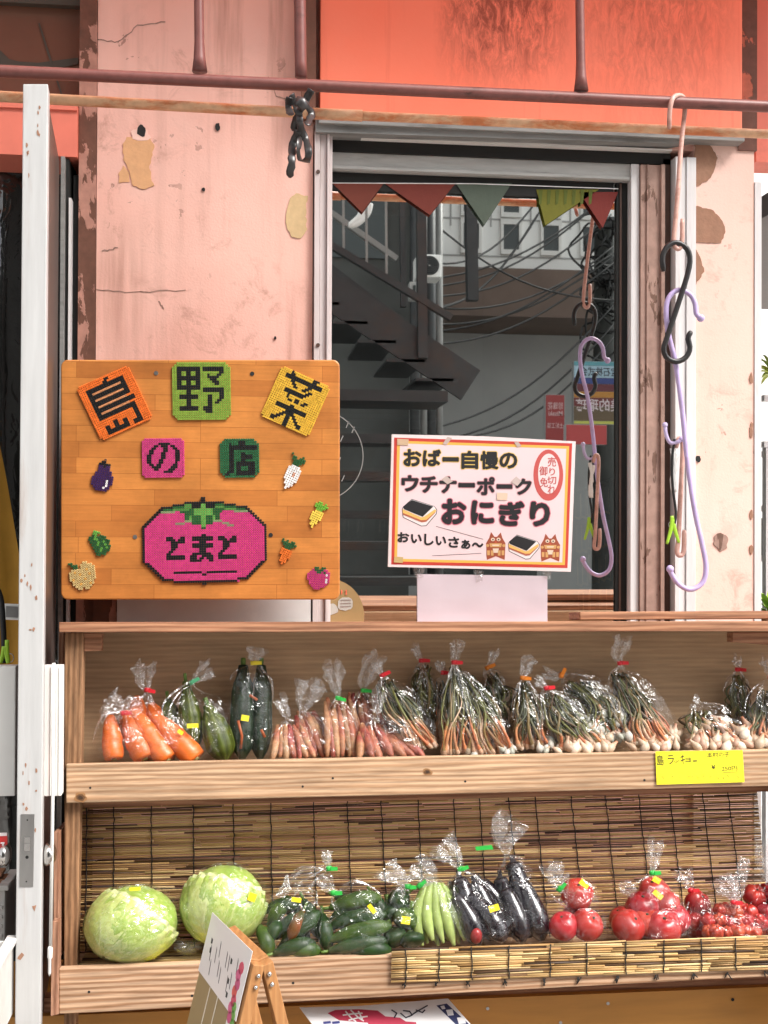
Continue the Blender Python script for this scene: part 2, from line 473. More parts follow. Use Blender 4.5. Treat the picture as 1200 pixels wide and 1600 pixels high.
M['steel'] = mvar('brushed steel', (0.42, 0.41, 0.40), 0.35, 0.2, 40, stretch=(1, 1, 0.2), metal=0.9, bump=0.05)
M['chrome'] = mvar('chrome', (0.62, 0.60, 0.58), 0.18, 0.1, 20, metal=1.0, bump=0)
M['white_pl'] = mvar('white plastic', (0.80, 0.79, 0.76), 0.4, 0.07, 12, bump=0.03)
M['basket'] = mvar('grey plastic basket', (0.62, 0.60, 0.57), 0.5, 0.15, 30)
M['pipe_dark'] = m_rust('maroon pipe paint', (0.20, 0.07, 0.06), (0.06, 0.022, 0.016), 0.58, 0.9, 0.42)
M['pipe_cream'] = m_rust('cream pipe paint', (0.74, 0.43, 0.25), (0.58, 0.16, 0.045), 0.47, 0.9, 0.45)
M['pine'] = m_wood('pale pine', (0.64, 0.42, 0.26), (0.46, 0.265, 0.145), 'x', knots=True)
M['pine2'] = m_wood('pinkish pine', (0.64, 0.41, 0.26), (0.36, 0.19, 0.10), 'x')
M['pine_post'] = m_wood('brown pine post', (0.40, 0.215, 0.11), (0.25, 0.125, 0.06), 'z')
M['cedar'] = m_wood('reddish cedar', (0.50, 0.245, 0.135), (0.34, 0.145, 0.075), 'x')
M['cedar_z'] = m_wood('reddish cedar upright', (0.46, 0.24, 0.15), (0.31, 0.14, 0.08), 'z')
M['back'] = m_wood('plywood backboard', (0.60, 0.40, 0.235), (0.55, 0.355, 0.205), 'x', fine=45, fm=0.76)
M['aboard'] = m_wood('oiled beech', (0.47, 0.225, 0.085), (0.42, 0.19, 0.068), 'z', fm=0.8)
M['lam'] = m_laminated('laminated rubberwood')
M['yellowply'] = mvar('ochre painted plywood', (0.50, 0.22, 0.035), 0.55, 0.25, 10, stretch=(0.5, 4, 4), dirt=0.25)
M['bamboo'] = mvar('bamboo splints', None, 0.5, 0.25, 40, stretch=(0.3, 2, 2), bump=0.1)
M['string'] = mvar('black twine', (0.012, 0.011, 0.01), 0.8, 0.2, 80)
M['bead'] = mvar('fused beads', None, 0.45, 0.1, 120, bump=0.05, spec=0.4)
M['paint'] = mvar('printed ink', None, 0.5, 0.06, 50, bump=0.0)
M['paper'] = mvar('paper', None, 0.55, 0.05, 12, bump=0.05)
M['lamin'] = mvar('laminated poster', None, 0.4, 0.05, 8, bump=0.1, bdist=0.004, coat=0.6)
M['ink'] = mvar('black marker', (0.015, 0.014, 0.014), 0.6, 0.2, 60, bump=0)
M['film'] = m_film('clear film', 0.0, 0.07, 0.045)
M['film_w'] = m_film('gathered film', 0.01, 0.28, 0.085, cs=45)
M['fold'] = m_film('film fold', 0.02, 0.22, 0.17, cs=60)
M['wrap'] = m_film('cling wrap', 0.002, 0.08, 0.08, cs=22)
M['sheet'] = m_film('vinyl curtain', 0.02, 0.04, 0.10, (0.5, 0.5, 0.45), 8)
M['glass'] = m_glass('window glass', 0.85, (0.80, 0.85, 0.83))
M['tie'] = mvar('plastic tie', None, 0.35, 0.1, 40, bump=0.05)
M['sticker'] = mvar('yellow sticker', (0.90, 0.72, 0.02), 0.5, 0.05, 30, bump=0)
M['veg'] = mvar('vegetable skin', None, 0.45, 0.25, 60, bump=0.18, bdist=0.0015, spec=0.3, coat=0.03, sss=0.03)
M['carrot'] = mvar('carrot skin', None, 0.45, 0.3, 30, stretch=(0.5, 1, 2.2), bump=0.5, bdist=0.002, coat=0.15, sss=0.1)
M['root'] = mvar('root skin', None, 0.55, 0.55, 110, bump=0.35, bdist=0.002)
M['eggplant'] = mvar('eggplant skin', (0.010, 0.006, 0.010), 0.22, 0.3, 20, bump=0.03, coat=0.6)
M['fruit'] = mvar('red fruit skin', None, 0.32, 0.38, 38, stretch=(1, 1, 0.5), bump=0.1, spec=0.4, coat=0.2, sss=0.05)
M['cabbage'] = mvar('cabbage leaf', None, 0.42, 0.15, 40, bump=0.25, bdist=0.003, coat=0.15, sss=0.1)
M['allium'] = mvar('shallot skin', None, 0.5, 0.2, 160, bump=0.15, bdist=0.001)
M['black_hook'] = mvar('black coated wire', (0.014, 0.012, 0.012), 0.4, 0.2, 60, bump=0.1)
M['lilac'] = mvar('lilac coated wire', None, 0.42, 0.25, 40, dirt=0.5, dirtc=(0.35, 0.22, 0.3))
M['cream_hook'] = m_rust('peeling coated wire', (0.62, 0.36, 0.30), (0.40, 0.18, 0.13), 0.5, 0.8, 0.4, 30)
M['darkplastic'] = mvar('torn dark plastic', (0.05, 0.045, 0.045), 0.3, 0.4, 40)
M['greenclip'] = mvar('lime plastic', (0.36, 0.62, 0.04), 0.35, 0.1, 30)
M['yellowcloth'] = mvar('mustard canvas', (0.55, 0.28, 0.03), 0.75, 0.25, 14, bump=0.4)
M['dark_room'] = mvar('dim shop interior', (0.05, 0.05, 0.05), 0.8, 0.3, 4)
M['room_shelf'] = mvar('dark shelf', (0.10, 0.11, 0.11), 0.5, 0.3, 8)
M['canopy'] = m_canopy('orange awning cloth', (0.92, 0.42, 0.28))
M['plaza'] = mvar('pale street paving', (0.46, 0.45, 0.43), 0.85, 0.15, 6, bump=0.2)
M['asphalt'] = mvar('asphalt', (0.055, 0.055, 0.055), 0.85, 0.3, 60, bump=0.4)
M['paving'] = mvar('concrete paving', (0.32, 0.30, 0.28), 0.85, 0.25, 12, bump=0.3)
M['concrete'] = mvar('grey concrete', (0.09, 0.095, 0.09), 0.8, 0.6, 1.3, dirt=0.6)
M['whitewall'] = mvar('white painted render', (0.93, 0.93, 0.91), 0.8, 0.05, 1.2)
M['greywall'] = mvar('pale grey wall', (0.42, 0.42, 0.41), 0.8, 0.15, 1.5)
M['brownwall'] = mvar('brown eave', (0.17, 0.115, 0.09), 0.7, 0.25, 3)
M['darkglass'] = mvar('dark pane', (0.04, 0.05, 0.05), 0.1, 0.1, 3, bump=0)
M['stair'] = mvar('grey painted stair steel', (0.035, 0.038, 0.04), 0.5, 0.4, 6, dirt=0.6, dirtc=(0.07, 0.03, 0.015))
M['stair_light'] = mvar('pale galvanised rail', (0.26, 0.26, 0.25), 0.4, 0.2, 12)
M['wire'] = mvar('black cable', (0.012, 0.012, 0.012), 0.6, 0.1, 20)
M['cloth'] = mvar('cotton bunting', None, 0.8, 0.12, 60, bump=0.2)
M['leafgreen'] = mvar('plant leaf', None, 0.5, 0.2, 30)
M['denim'] = mvar('dark denim', None, 0.8, 0.35, 40, bump=0.3)

# ------------------------------------------------------------------ lettering
_tc = bpy.data.curves.new('lettering', 'FONT')
_to = bpy.data.objects.new('lettering', _tc); COL.objects.link(_to)
def glyphs(body, size, offset=0.0):
    _tc.body = body; _tc.size = size; _tc.offset = offset; _tc.resolution_u = 3
    bpy.context.view_layer.update()
    dg = bpy.context.evaluated_depsgraph_get()
    ev = _to.evaluated_get(dg); me = ev.to_mesh()
    vs = [(v.co.x, v.co.y) for v in me.vertices]; fs = [tuple(p.vertices) for p in me.polygons]
    ev.to_mesh_clear()
    return vs, fs
def text(mb, fr, body, px0, py0, px1, py1, wv, col, off=0.0, rot=0.0, mi=0):
    """Lettering that fills the pixel box (px0,py0)-(px1,py1) of a flat sign."""
    vs, fs = glyphs(body, 1.0, 0.0)
    if not vs: return
    x0 = min(v[0] for v in vs); x1 = max(v[0] for v in vs); y0 = min(v[1] for v in vs); y1 = max(v[1] for v in vs)
    ua, va = fr.px(px0, py1, wv); ub, vb = fr.px(px1, py0, wv)
    sx = (ub - ua) / (x1 - x0); sy = (vb - va) / (y1 - y0)
    cr, sr = math.cos(rot), math.sin(rot)
    n = fr.n
    sh = [(0.0, 0.0)]
    if off:      # heavier strokes: the same glyph laid again shifted all round, each a hair in front of the last
        sh = [(off * math.cos(R(30 * i)), off * math.sin(R(30 * i))) for i in range(12)] + [(0.0, 0.0)]
        if off > 0.003: sh += [(off * 0.55 * math.cos(R(60 * i)), off * 0.55 * math.sin(R(60 * i))) for i in range(6)]
    for i, (ox, oy) in enumerate(sh):
        out = []
        for x, y in vs:
            u, v = (x - x0) * sx, (y - y0) * sy
            out.append(fr.at(ua + ox + u * cr - v * sr, va + oy + u * sr + v * cr, wv + i * 0.000012))
        ff = []
        for f in fs:
            a, b, c = out[f[0]], out[f[1]], out[f[2]]
            ff.append(f if (b - a).cross(c - a).dot(n) > 0 else f[::-1])
        mb.add(out, ff, col=col, mi=mi)
def poly(mb, fr, pts, wv, th=0.0004, **k):
    mb.prism(fr, [fr.px(x, y, wv) for x, y in pts], wv - th, wv, **k)
def ell(cx, cy, rx, ry, n=32, a0=0, a1=360, rot=0):
    c, s_ = math.cos(R(rot)), math.sin(R(rot)); o = []
    for i in range(n):
        t = R(a0 + (a1 - a0) * i / (n if abs(a1 - a0) == 360 else n - 1))
        x, y = rx * math.cos(t), ry * math.sin(t)
        o.append((cx + x * c - y * s_, cy + x * s_ + y * c))
    return o
def stroke(mb, fr, pts, wpx, wv, th=0.0003, **k):
    """A flat pen stroke along pixel points."""
    uv = [V((*fr.px(x, y, wv), 0)) for x, y in pts]
    hw = wpx * 0.5 * (V((*fr.px(pts[0][0] + 1, pts[0][1], wv), 0)) - uv[0]).length
    for a, b in zip(uv, uv[1:]):
        d = (b - a)
        if d.length < 1e-6: continue
        n = V((-d.y, d.x, 0)).normalized() * hw
        e = d.normalized() * hw * 0.4
        mb.prism(fr, [(p.x, p.y) for p in (a - n - e, b - n + e, b + n + e, a + n - e)], wv - th, wv, **k)
def rough_poly(cx, cy, rx, ry, n=22, amp=0.2, seed=0, f=1.7):
    o = []
    for i in range(n):
        t = 2 * math.pi * i / n
        k = 1 + amp * noise.noise(V((math.cos(t) * f, math.sin(t) * f, seed * 3.7))) * 1.6 + random.uniform(-0.05, 0.05)
        o.append((cx + rx * k * math.cos(t), cy + ry * k * math.sin(t)))
    return o
#SECTIONS
# ================================================================== THE SETTING
GLASS_Y = 0.055
def X(px, Y=0.0, py=500): return P(px, py, Y).x
def Z(py, Y=0.0, px=600): return P(px, py, Y).z
def Mr(px, py, Yv):                     # real place of something the photo shows mirrored in the window
    p = P(px, py, Yv); return V((p.x, 2 * GLASS_Y - p.y, p.z))

m = MB(); m.add([(-60, -60, 0), (60, -60, 0), (60, 60, 0), (-60, 60, 0)], [(0, 1, 2, 3)]); tag(m.build('ground', M['plaza']), kind='structure')
m = MB(); m.box((-40, -9.5, 0.0), (40, -4.5, 0.006)); tag(m.build('road', M['asphalt']), kind='structure')
m = MB(); m.box((-8, -1.7, 0.004), (8, 0.0, 0.12)); tag(m.build('pavement', M['paving']), kind='structure')
# dim rooms behind the shop front
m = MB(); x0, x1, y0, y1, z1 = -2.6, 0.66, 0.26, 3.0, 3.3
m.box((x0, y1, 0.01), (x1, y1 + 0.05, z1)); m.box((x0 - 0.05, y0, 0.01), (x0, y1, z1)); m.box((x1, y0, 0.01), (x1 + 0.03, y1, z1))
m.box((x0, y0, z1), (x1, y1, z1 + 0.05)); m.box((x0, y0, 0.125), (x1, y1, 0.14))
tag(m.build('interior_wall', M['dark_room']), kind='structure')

# --- pink shop wall
wall = thing('shop_wall', 'weathered pink plaster shop wall round the window, chipped and stained', 'wall', (0, 0.1, 0))
TOP = 5.5
m = MB()
m.box((X(150), 0, 0), (X(488), 0.25, TOP))                       # pilaster left of the window
m.build('pilaster', M['pink'], wall)
m = MB()
m.box((X(488), 0.012, Z(213)), (X(1180), 0.25, TOP))
m.box((X(488), 0.012, 0), (X(1085), 0.25, Z(985)))
m.build('wall_surround', M['pink'], wall)
m = MB(); m.box((X(1085), 0.0, 0), (X(1178), 0.25, Z(205))); m.build('pilaster', M['pale_pink'], wall)
m = MB(); m.box((X(1152), -0.006, Z(212)), (X(1181), 0.011, TOP)); tag(m.build('stained_strip', M['stain_wall'], wall), 'salmon strip blackened by mould')
m = MB(); m.box((X(122), -0.004, 0), (X(150) - 0.001, 0.25, TOP), ); m.build('corner_strip', M['peel'], wall)
m = MB(); m.box((X(1178) + 0.001, -0.003, 0), (X(1189), 0.2, Z(262))); m.build('corner_strip', M['alu'], wall)
W = wallframe(0.0)
# patches where the plaster has come away, and nail holes
def patch(pts, mat, name='bare_patch', w0=0.0022):
    q = []
    for a, b in zip(pts, pts[1:] + pts[:1]):
        L = math.hypot(b[0] - a[0], b[1] - a[1]); n_ = max(2, int(L / 4))
        for k in range(n_):
            t = k / n_; j = 0.0 if L < 6 else 1.3; q.append((lerp(a[0], b[0], t) + random.uniform(-j, j), lerp(a[1], b[1], t) + random.uniform(-j, j)))
    pts = q; m = MB(); poly(m, W, pts, w0, 0.002); return m.build(name, mat, wall)
patch([(192, 226), (199, 214), (215, 216), (232, 214), (242, 226), (236, 250), (233, 262), (240, 290), (224, 295), (208, 290), (203, 268), (193, 248)], M['bare'])
patch([(186, 272), (192, 258), (201, 270), (204, 285), (187, 286)], M['bare'], w0=0.0016)
patch([(205, 206), (216, 198), (230, 204), (236, 216), (222, 220), (207, 217)], M['pale_pink'], w0=0.0028)
patch([(455, 306), (463, 302), (472, 305), (480, 306), (478, 330), (479, 358), (472, 372), (456, 370), (447, 352), (448, 328)], M['bare_y'])
for pts in ([(1086, 222), (1108, 224), (1121, 246), (1112, 278), (1086, 292)], [(1086, 322), (1112, 326), (1130, 346), (1134, 364), (1126, 380), (1104, 378), (1087, 380)],
            [(1086, 384), (1094, 402), (1100, 424), (1090, 440), (1086, 446)]):
    patch(pts, M['bare_b'])
patch([(1116, 836), (1126, 832), (1138, 840), (1136, 856), (1126, 862), (1116, 852)], M['jamb'])
for y, h in ((592, 9), (674, 12), (805, 7), (858, 8)):
    patch(rough_poly(1174, y, 2.6, h, 12, 0.3, y), M['bare_b'], w0=0.0019)
m = MB()
for cx, cy, rx, ry in ((221, 204, 7, 10), (340, 198, 4, 6), (318, 296, 2.6, 2.6), (1091, 717, 4, 5), (430, 528, 2, 3)):
    poly(m, W, rough_poly(cx, cy, rx, ry, 14, 0.2, cx), 0.0034, 0.002)
m.build('nail_hole', M['gasket'], wall)
m = MB()
def crack(pts, wpx=1.6):
    q = []
    for a, b in zip(pts, pts[1:]):
        for k in range(6):
            t = k / 6; q.append((lerp(a[0], b[0], t) + random.uniform(-1, 1), lerp(a[1], b[1], t) + random.uniform(-1.6, 1.6)))
    q.append(pts[-1])
    for a, b in zip(q, q[1:]):
        stroke(m, W, [a, b], wpx * random.uniform(0.5, 1.2), 0.0012, 0.001)
crack([(152, 62), (185, 65), (215, 40), (258, 34)])
crack([(152, 453), (205, 456), (290, 453)], 1.2)
crack([(160, 392), (184, 387)], 1.6); crack([(247, 470), (256, 482)], 1.3); crack([(420, 120), (432, 150), (470, 160)], 1.4)
m.build('crack', M['jamb'], wall)
# white peeling board low on the wall
m = MB(); m.box((X(187), -0.018, Z(1000)), (X(487), 0.0, Z(930))); tag(m.build('white_board', mvar('scuffed white paint', (0.72, 0.71, 0.70), 0.6, 0.2, 9, dirt=0.5, dirtc=(0.3, 0.3, 0.32)), wall), 'scuffed white painted strip')
m = MB(); m.box((X(150), -0.012, Z(1000)), (X(186), 0.0, Z(925))); m.build('brown_block', M['peel'], wall)

# --- salmon fascia above the window
fa = thing('fascia_panel', 'salmon orange fascia above the window, streaked with black mould', 'fascia', (X(825), -0.02, Z(190)))
m = MB(); m.box((X(497), -0.035, Z(186, -0.03)), (X(1150), -0.001, TOP)); m.build('painted_panel', M['salmon'], fa, 0.002)
m = MB(); m.box((X(495), -0.042, Z(199, -0.03)), (X(1152), -0.001, Z(187, -0.03))); m.build('drip_edge', M['alu_dark'], fa, 0.001)

# --- left doorway: beam, soffit
m = MB(); m.box((-2.5, -0.02, Z(268)), (X(121), 0.12, Z(190))); m.box((-2.5, -0.026, Z(199)), (X(121), -0.02, Z(190)))
tag(m.build('door_beam', M['salmon2']), 'salmon painted beam over the open doorway, chipped at its end', 'beam')
lin = thing('soffit_board', 'brown board above the doorway with a dark grey upper edge', 'board', (X(20), 0.06, Z(180)))
m = MB(); m.box((-2.5, 0.05, Z(188)), (X(121), 0.1, Z(26))); m.build('board', M['soffit'], lin)
m = MB(); m.box((-2.5, 0.03, Z(26)), (X(121), 0.1, TOP)); m.build('upper_edge', M['soffit_grey'], lin)
m = MB()
fr5 = wallframe(0.05)
poly(m, fr5, [(-40, 70), (0, 78), (14, 92), (30, 96), (60, 98), (122, 90), (122, 100), (40, 118), (-40, 118)], 0.003, 0.002)
poly(m, fr5, [(60, 36), (62, 36), (84, 104), (98, 150), (96, 150), (80, 104)], 0.0032, 0.002)
m.build('stain_line', M['soffit_grey'], lin)

# --- shop window
win = thing('shop_window', 'sliding shop window in grey and white aluminium with a mirror-like pane', 'window', (X(780), 0.05, Z(975)))
m = MB()
for a, b, y in ((490, 498, -0.016), (498.5, 509, -0.010), (509.5, 513, -0.018), (513.5, 518, -0.006)):
    m.box((X(a), y, Z(985)), (X(b), 0.045, Z(212)))
m.build('outer_frame', M['alu_pink'], win, 0.001)
m = MB()
fr = wallframe(0.0)
m.prism(fr, [fr.px(x, y) for x, y in ((492, 194), (1092, 214), (1086, 222), (1046, 230), (800, 223), (517, 214), (492, 213))], -0.05, 0.03)
m.build('hood', M['alu_dark'], win, 0.001)
m = MB(); m.box((X(517), 0.0, Z(217)), (X(1050), 0.03, Z(214))); m.build('track_line', M['white_pl'], win)
m = MB(); m.box((X(517), 0.02, Z(235)), (X(1052), 0.05, Z(217))); m.build('track_gap', M['gasket'], win)
m = MB(); m.box((X(518), 0.028, Z(262)), (X(990), 0.052, Z(234))); m.box((X(518), 0.024, Z(261)), (X(990), 0.028, Z(256)))
m.build('sash_rail', M['sash_top'], win, 0.001)
m = MB(); m.box((X(518), 0.046, Z(290)), (X(968), 0.053, Z(262.5))); m.box((X(972), 0.046, Z(985)), (X(989.5), 0.053, Z(262.5)))
m.build('inner_sash', M['gasket'], win, 0.001)
m = MB(); m.box((X(977), 0.043, Z(985)), (X(980), 0.046, Z(262.5))); m.build('inner_seal', M['brownframe'], win)
m = MB(); m.box((X(990), 0.02, Z(985)), (X(1003), 0.06, Z(236))); m.build('sash_stile', M['alu'], win, 0.0012)
m = MB()
m.box((X(1003.5), 0.012, Z(985)), (X(1040), 0.06, Z(238))); m.box((X(1012), 0.008, Z(985)), (X(1015), 0.012, Z(238))); m.box((X(1034), 0.004, Z(985)), (X(1040), 0.012, Z(238)))
m.build('jamb', M['jamb'], win, 0.001)
m = MB(); m.box((X(1040.5), 0.02, Z(985)), (X(1052), 0.06, Z(226))); m.build('channel', M['brownframe'], win)
m = MB()
for a, b, y in ((1052.5, 1060, -0.012), (1060.5, 1070, -0.006), (1070.5, 1085, -0.010)):
    m.box((X(a), y, Z(985)), (X(b), 0.06, Z(228)))
m.build('outer_frame', M['alu'], win, 0.001)
m = MB()
a, b = X(516), X(985); m.add([(a, GLASS_Y, Z(985)), (b, GLASS_Y, Z(985)), (b, GLASS_Y, Z(262)), (a, GLASS_Y, Z(262))], [(0, 1, 2, 3)])
m.build('glass_pane', M['glass'], win)
frg = wallframe(GLASS_Y)
m = MB(); c = V((*frg.px(497, 712), 0)); rr = (V((*frg.px(497 + 71, 712), 0)) - c).length
rg = [[frg.at(c.x + q * math.cos(t), c.y + q * math.sin(t), 0.0012) for t in [2 * math.pi * i / 64 for i in range(64)]] for q in (rr, rr - 0.0022)]
for i in range(64):
    j = (i + 1) % 64; m.add([rg[1][i], rg[0][i], rg[0][j], rg[1][j]], [(0, 1, 2, 3)])
for (x, y) in ((541, 668), (550, 676), (532, 690), (528, 724), (534, 752)):
    stroke(m, frg, [(x, y), (x + 4, y - 9)], 1.6, 0.0012)
m.build('ring_decal', M['stair_light'], win)
m = MB()
for y in (268, 539):
    poly(m, wallframe(-0.0105), ell(497, y, 3, 3, 12), 0.009, 0.004)
m.build('frame_screw', M['brownframe'], win)

# --- pipes of the awning frame in front of the wall
PY1, PY2 = -0.29, -0.25
pipe = thing('awning_pipe', 'dark maroon steel pipe running across above the window', 'pipe', P(600, 140, PY1))
def pline(a, b, Y, ra, n=14, wob=0.0):
    A, B = P(*a, Y), P(*b, Y); return [A.lerp(B, t / 30) for t in range(31)]
m = MB(); m.tube(pline((-180, 103), (1340, 173), PY1, 0), 0.0126, 14); m.build('cross_pipe', M['pipe_dark'], pipe)
for x, y, hw in ((312, 112, 9), (908, 142, 9), (470, 120, 11)):
    m = MB(); A = P(x, y, PY1); B = A + V((-0.012, 0, 0.70))
    m.tube([A, A.lerp(B, 0.04), A.lerp(B, 0.09), A.lerp(B, 0.3), B], [0.016, 0.0122, 0.0102, 0.0098, 0.0098] if hw < 10 else [0.0125] * 5, 12); m.build('upright', M['pipe_dark'], pipe)
p2 = thing('awning_rail', 'rusty cream coloured pipe just below the maroon pipe', 'pipe', P(600, 182, PY2))
m = MB(); m.tube(pline((-180, 141), (560, 181), PY2, 0), 0.0112, 14); m.build('cross_pipe', M['pipe_cream'], p2)
m = MB(); m.tube(pline((556, 180.7), (1340, 216), PY2, 0), 0.0100, 14); m.build('cross_pipe', M['pipe_cream'], p2)
m = MB(); m.tube([P(480, 177, PY2).lerp(P(566, 181, PY2), t) for t in (0, 0.5, 1)], 0.0120, 14)
m.build('pipe_sleeve', M['pipe_cream'], p2)
post = MB(); post.box((X(468), -0.05, Z(196)), (X(490), -0.03, TOP)); post.box((X(472), -0.03, Z(196)), (X(490), -0.002, TOP))
tag(post.build('downpipe', M['peel']), 'peeling brown upright left of the salmon fascia', 'downpipe')
# dark plastic strips knotted round the pipes
kn = thing('plastic_tie', 'torn dark plastic strip knotted round both pipes', 'tie', P(470, 200, -0.33))
m = MB()
for pts in ([(455, 148), (462, 165), (468, 185), (470, 205), (468, 222)], [(486, 140), (478, 158), (470, 172), (462, 188), (458, 205)],
            [(470, 200), (477, 216), (482, 236), (478, 252), (468, 248), (466, 232), (470, 214)], [(466, 205), (458, 224), (456, 250), (453, 278)],
            [(452, 152), (450, 168), (456, 180)], [(480, 165), (486, 178), (480, 196)]):
    pp = spline([P(x, y, -0.33 + 0.02 * math.sin(i * 2.1)) for i, (x, y) in enumerate(pts)], 14)
    m.tube(pp, [0.0075] * 14 + [0.003], 8, flat=0.22, wob=0.5)
m.tube([P(463, 158, -0.355), P(471, 160, -0.36), P(478, 170, -0.355)], 0.012, 8, flat=0.5)
m.build('strip', M['darkplastic'], kn)
# --- awning cloth above (out of frame, colours the light on the upper wall)
aw = MB(); zb, zf = Z(-290), Z(-290) - 0.06
n = 24
for k in range(2):
    pass
rows = []
for j in range(7):
    t = j / 6
    rows.append([V((-2.2 + 4.4 * i / n, -0.02 - 0.42 * t, zb + (zf - zb) * t + 0.015 * math.sin(i * 0.9) * math.sin(t * 3.1))) for i in range(n + 1)])
aw.loft(rows, closed=False, col=(1, 1, 1)); aw.loft([[p + V((0, 0, 0.003)) for p in r][::-1] for r in rows], closed=False, col=(1, 1, 1))
tag(aw.build('awning', M['canopy']), 'orange cloth awning stretched above the pipes', 'awning')

# ================================================================== INSIDE THE WINDOW
frb = wallframe(0.044)
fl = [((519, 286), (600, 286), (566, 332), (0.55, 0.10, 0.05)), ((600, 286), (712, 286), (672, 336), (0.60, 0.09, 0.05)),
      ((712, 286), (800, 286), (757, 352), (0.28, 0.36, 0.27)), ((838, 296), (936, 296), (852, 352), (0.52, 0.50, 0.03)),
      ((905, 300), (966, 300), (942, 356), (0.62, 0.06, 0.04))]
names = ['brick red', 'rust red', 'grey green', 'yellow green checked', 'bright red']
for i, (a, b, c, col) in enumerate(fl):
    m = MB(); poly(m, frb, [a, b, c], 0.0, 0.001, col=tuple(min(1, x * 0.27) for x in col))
    if i == 3:
        for k in range(7): 
            x = 842 + k * 13; poly(m, frb, [(x, 297), (x + 6, 297), (x + 4, 318), (x, 320)], 0.0008, 0.0006, col=(0.09, 0.11, 0.010))
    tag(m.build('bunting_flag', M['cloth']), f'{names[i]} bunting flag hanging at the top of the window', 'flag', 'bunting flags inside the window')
m = MB(); m.tube([P(519, 286, 0.044), P(740, 287, 0.044), P(966, 295, 0.044)], 0.0012, 6); tag(m.build('bunting_line', M['cloth']), 'thin cord across the window top carrying the bunting flags', 'cord')
m = MB(); m.box((X(500, 0.3), 0.28, Z(330, 0.3)), (X(985, 0.3), 0.34, Z(298, 0.3))); tag(m.build('mirrored_band_bar', M['brownframe']), 'added dark bar standing in for the dark band mirrored behind the bunting', 'beam')  # added bar inside, stands in for a dark band mirrored in the pane
# wire shelf with glasses
sh = thing('display_shelf', 'dark shelf unit inside behind the window, partly hidden by the signboard', 'shelf', P(590, 900, 0.6))
for y in (655, 735, 848, 905, 960):
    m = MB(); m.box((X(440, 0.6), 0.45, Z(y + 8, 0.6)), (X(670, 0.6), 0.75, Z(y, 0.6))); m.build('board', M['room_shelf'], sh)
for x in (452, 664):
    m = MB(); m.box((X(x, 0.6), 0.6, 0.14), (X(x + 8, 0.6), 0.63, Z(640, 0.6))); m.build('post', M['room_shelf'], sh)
gl = m_glass('tumbler glass', 0.25)
for k, x in enumerate((540, 562, 596, 622)):
    c = P(x, 846, 0.55); m = MB()
    m.loft([[c + V((r * math.cos(t), r * math.sin(t), h)) for t in [2 * math.pi * i / 16 for i in range(16)]] for r, h in ((0.001, 0.001), (0.014, 0.002), (0.016, 0.03), (0.019, 0.075), (0.017, 0.075), (0.014, 0.01))], col=(1, 1, 1), cap=False)
    tag(m.build('tumbler', gl), f'clear drinking glass, number {["one", "two", "three", "four"][k]} from the signboard on the dim inside shelf', 'glass', 'glasses on the inside shelf')
# round fan leaning at the bottom left of the pane
fan = thing('paper_fan', 'round tan paper fan with speech bubbles leaning at the bottom corner of the pane', 'fan', P(520, 968, 0.048))
m = MB(); frf = wallframe(0.048); poly(m, frf, ell(516, 962, 53, 57, 40), 0.0, 0.003, col=(0.30, 0.20, 0.085)); m.build('disc', M['paint'], fan)
m = MB(); poly(m, frf, rough_poly(540, 944, 12, 11, 16, 0.12, 2), 0.0012, col=(0.42, 0.40, 0.36)); poly(m, frf, rough_poly(519, 952, 9, 9, 14, 0.12, 3), 0.0012, col=(0.42, 0.40, 0.36))
for y in (938, 943, 948): stroke(m, frf, [(532, y), (548, y - 0.5)], 1.5, 0.002, col=(0.25, 0.2, 0.18))
stroke(m, frf, [(534, 922), (534, 928)], 2, 0.002, col=(0.7, 0.15, 0.08)); stroke(m, frf, [(541, 922), (541, 929)], 2, 0.002, col=(0.7, 0.15, 0.08))
m.build('printing', M['paint'], fan)
# small dark bottle pump
pb = thing('pump_bottle', 'dark pump bottle standing inside at the foot of the pane', 'bottle', P(625, 970, 0.2))
c = P(625, 985, 0.2); m = MB()
m.loft([[c + V((r * math.cos(t), r * math.sin(t), h)) for t in [2 * math.pi * i / 16 for i in range(16)]] for r, h in ((0.02, -0.05), (0.022, 0.03), (0.018, 0.05), (0.007, 0.06), (0.007, 0.075))], col=(1, 1, 1)); m.build('bottle', M['room_shelf'], pb)
m = MB(); m.box((c.x - 0.018, 0.19, c.z + 0.075), (c.x + 0.012, 0.21, c.z + 0.088)); m.build('pump', M['gasket'], pb)
# hanging row of dark jeans pockets
jn = thing('denim_hanging', 'dark denim pocket hanging with tan edges inside the right of the pane', 'wall hanging', P(930, 900, 0.3))
frj = Frame(P(930, 850, 0.12), V((1, 0.35, 0)), (0, 0, 1))
for r in range(4):
    for c_ in range(3):
        m = MB(); x = 899 + c_ * 18 + r * 1.5; y = 768 + r * 52 - c_ * 4
        poly(m, frj, [(x, y + random.uniform(-3, 3)), (x + 17, y), (x + 16, y + 44), (x + 1, y + 47)], 0.004 * (c_ % 2), 0.003, col=varc((0.16, 0.17, 0.19), 0.5))
        for q in range(3):
            stroke(m, frj, [(x + q * 8, y + random.uniform(0, 4)), (x + q * 7.5 + 1, y + 40)], random.uniform(1.2, 2.6), 0.006 + 0.004 * (c_ % 2), col=varc((0.6, 0.42, 0.27), 0.5))
        stroke(m, frj, [(x, y + 40), (x + 6, y + 43), (x + 10, y + 39), (x + 17, y + 42)], 3, 0.007 + 0.004 * (c_ % 2), col=varc((0.7, 0.45, 0.18), 0.4))
        m.build('pocket', M['denim'], jn)
m = MB(); m.tube([P(890, 772, 0.11), P(958, 748, 0.14)], 0.003, 8); m.build('hanging_rail', M['stair_light'], jn)

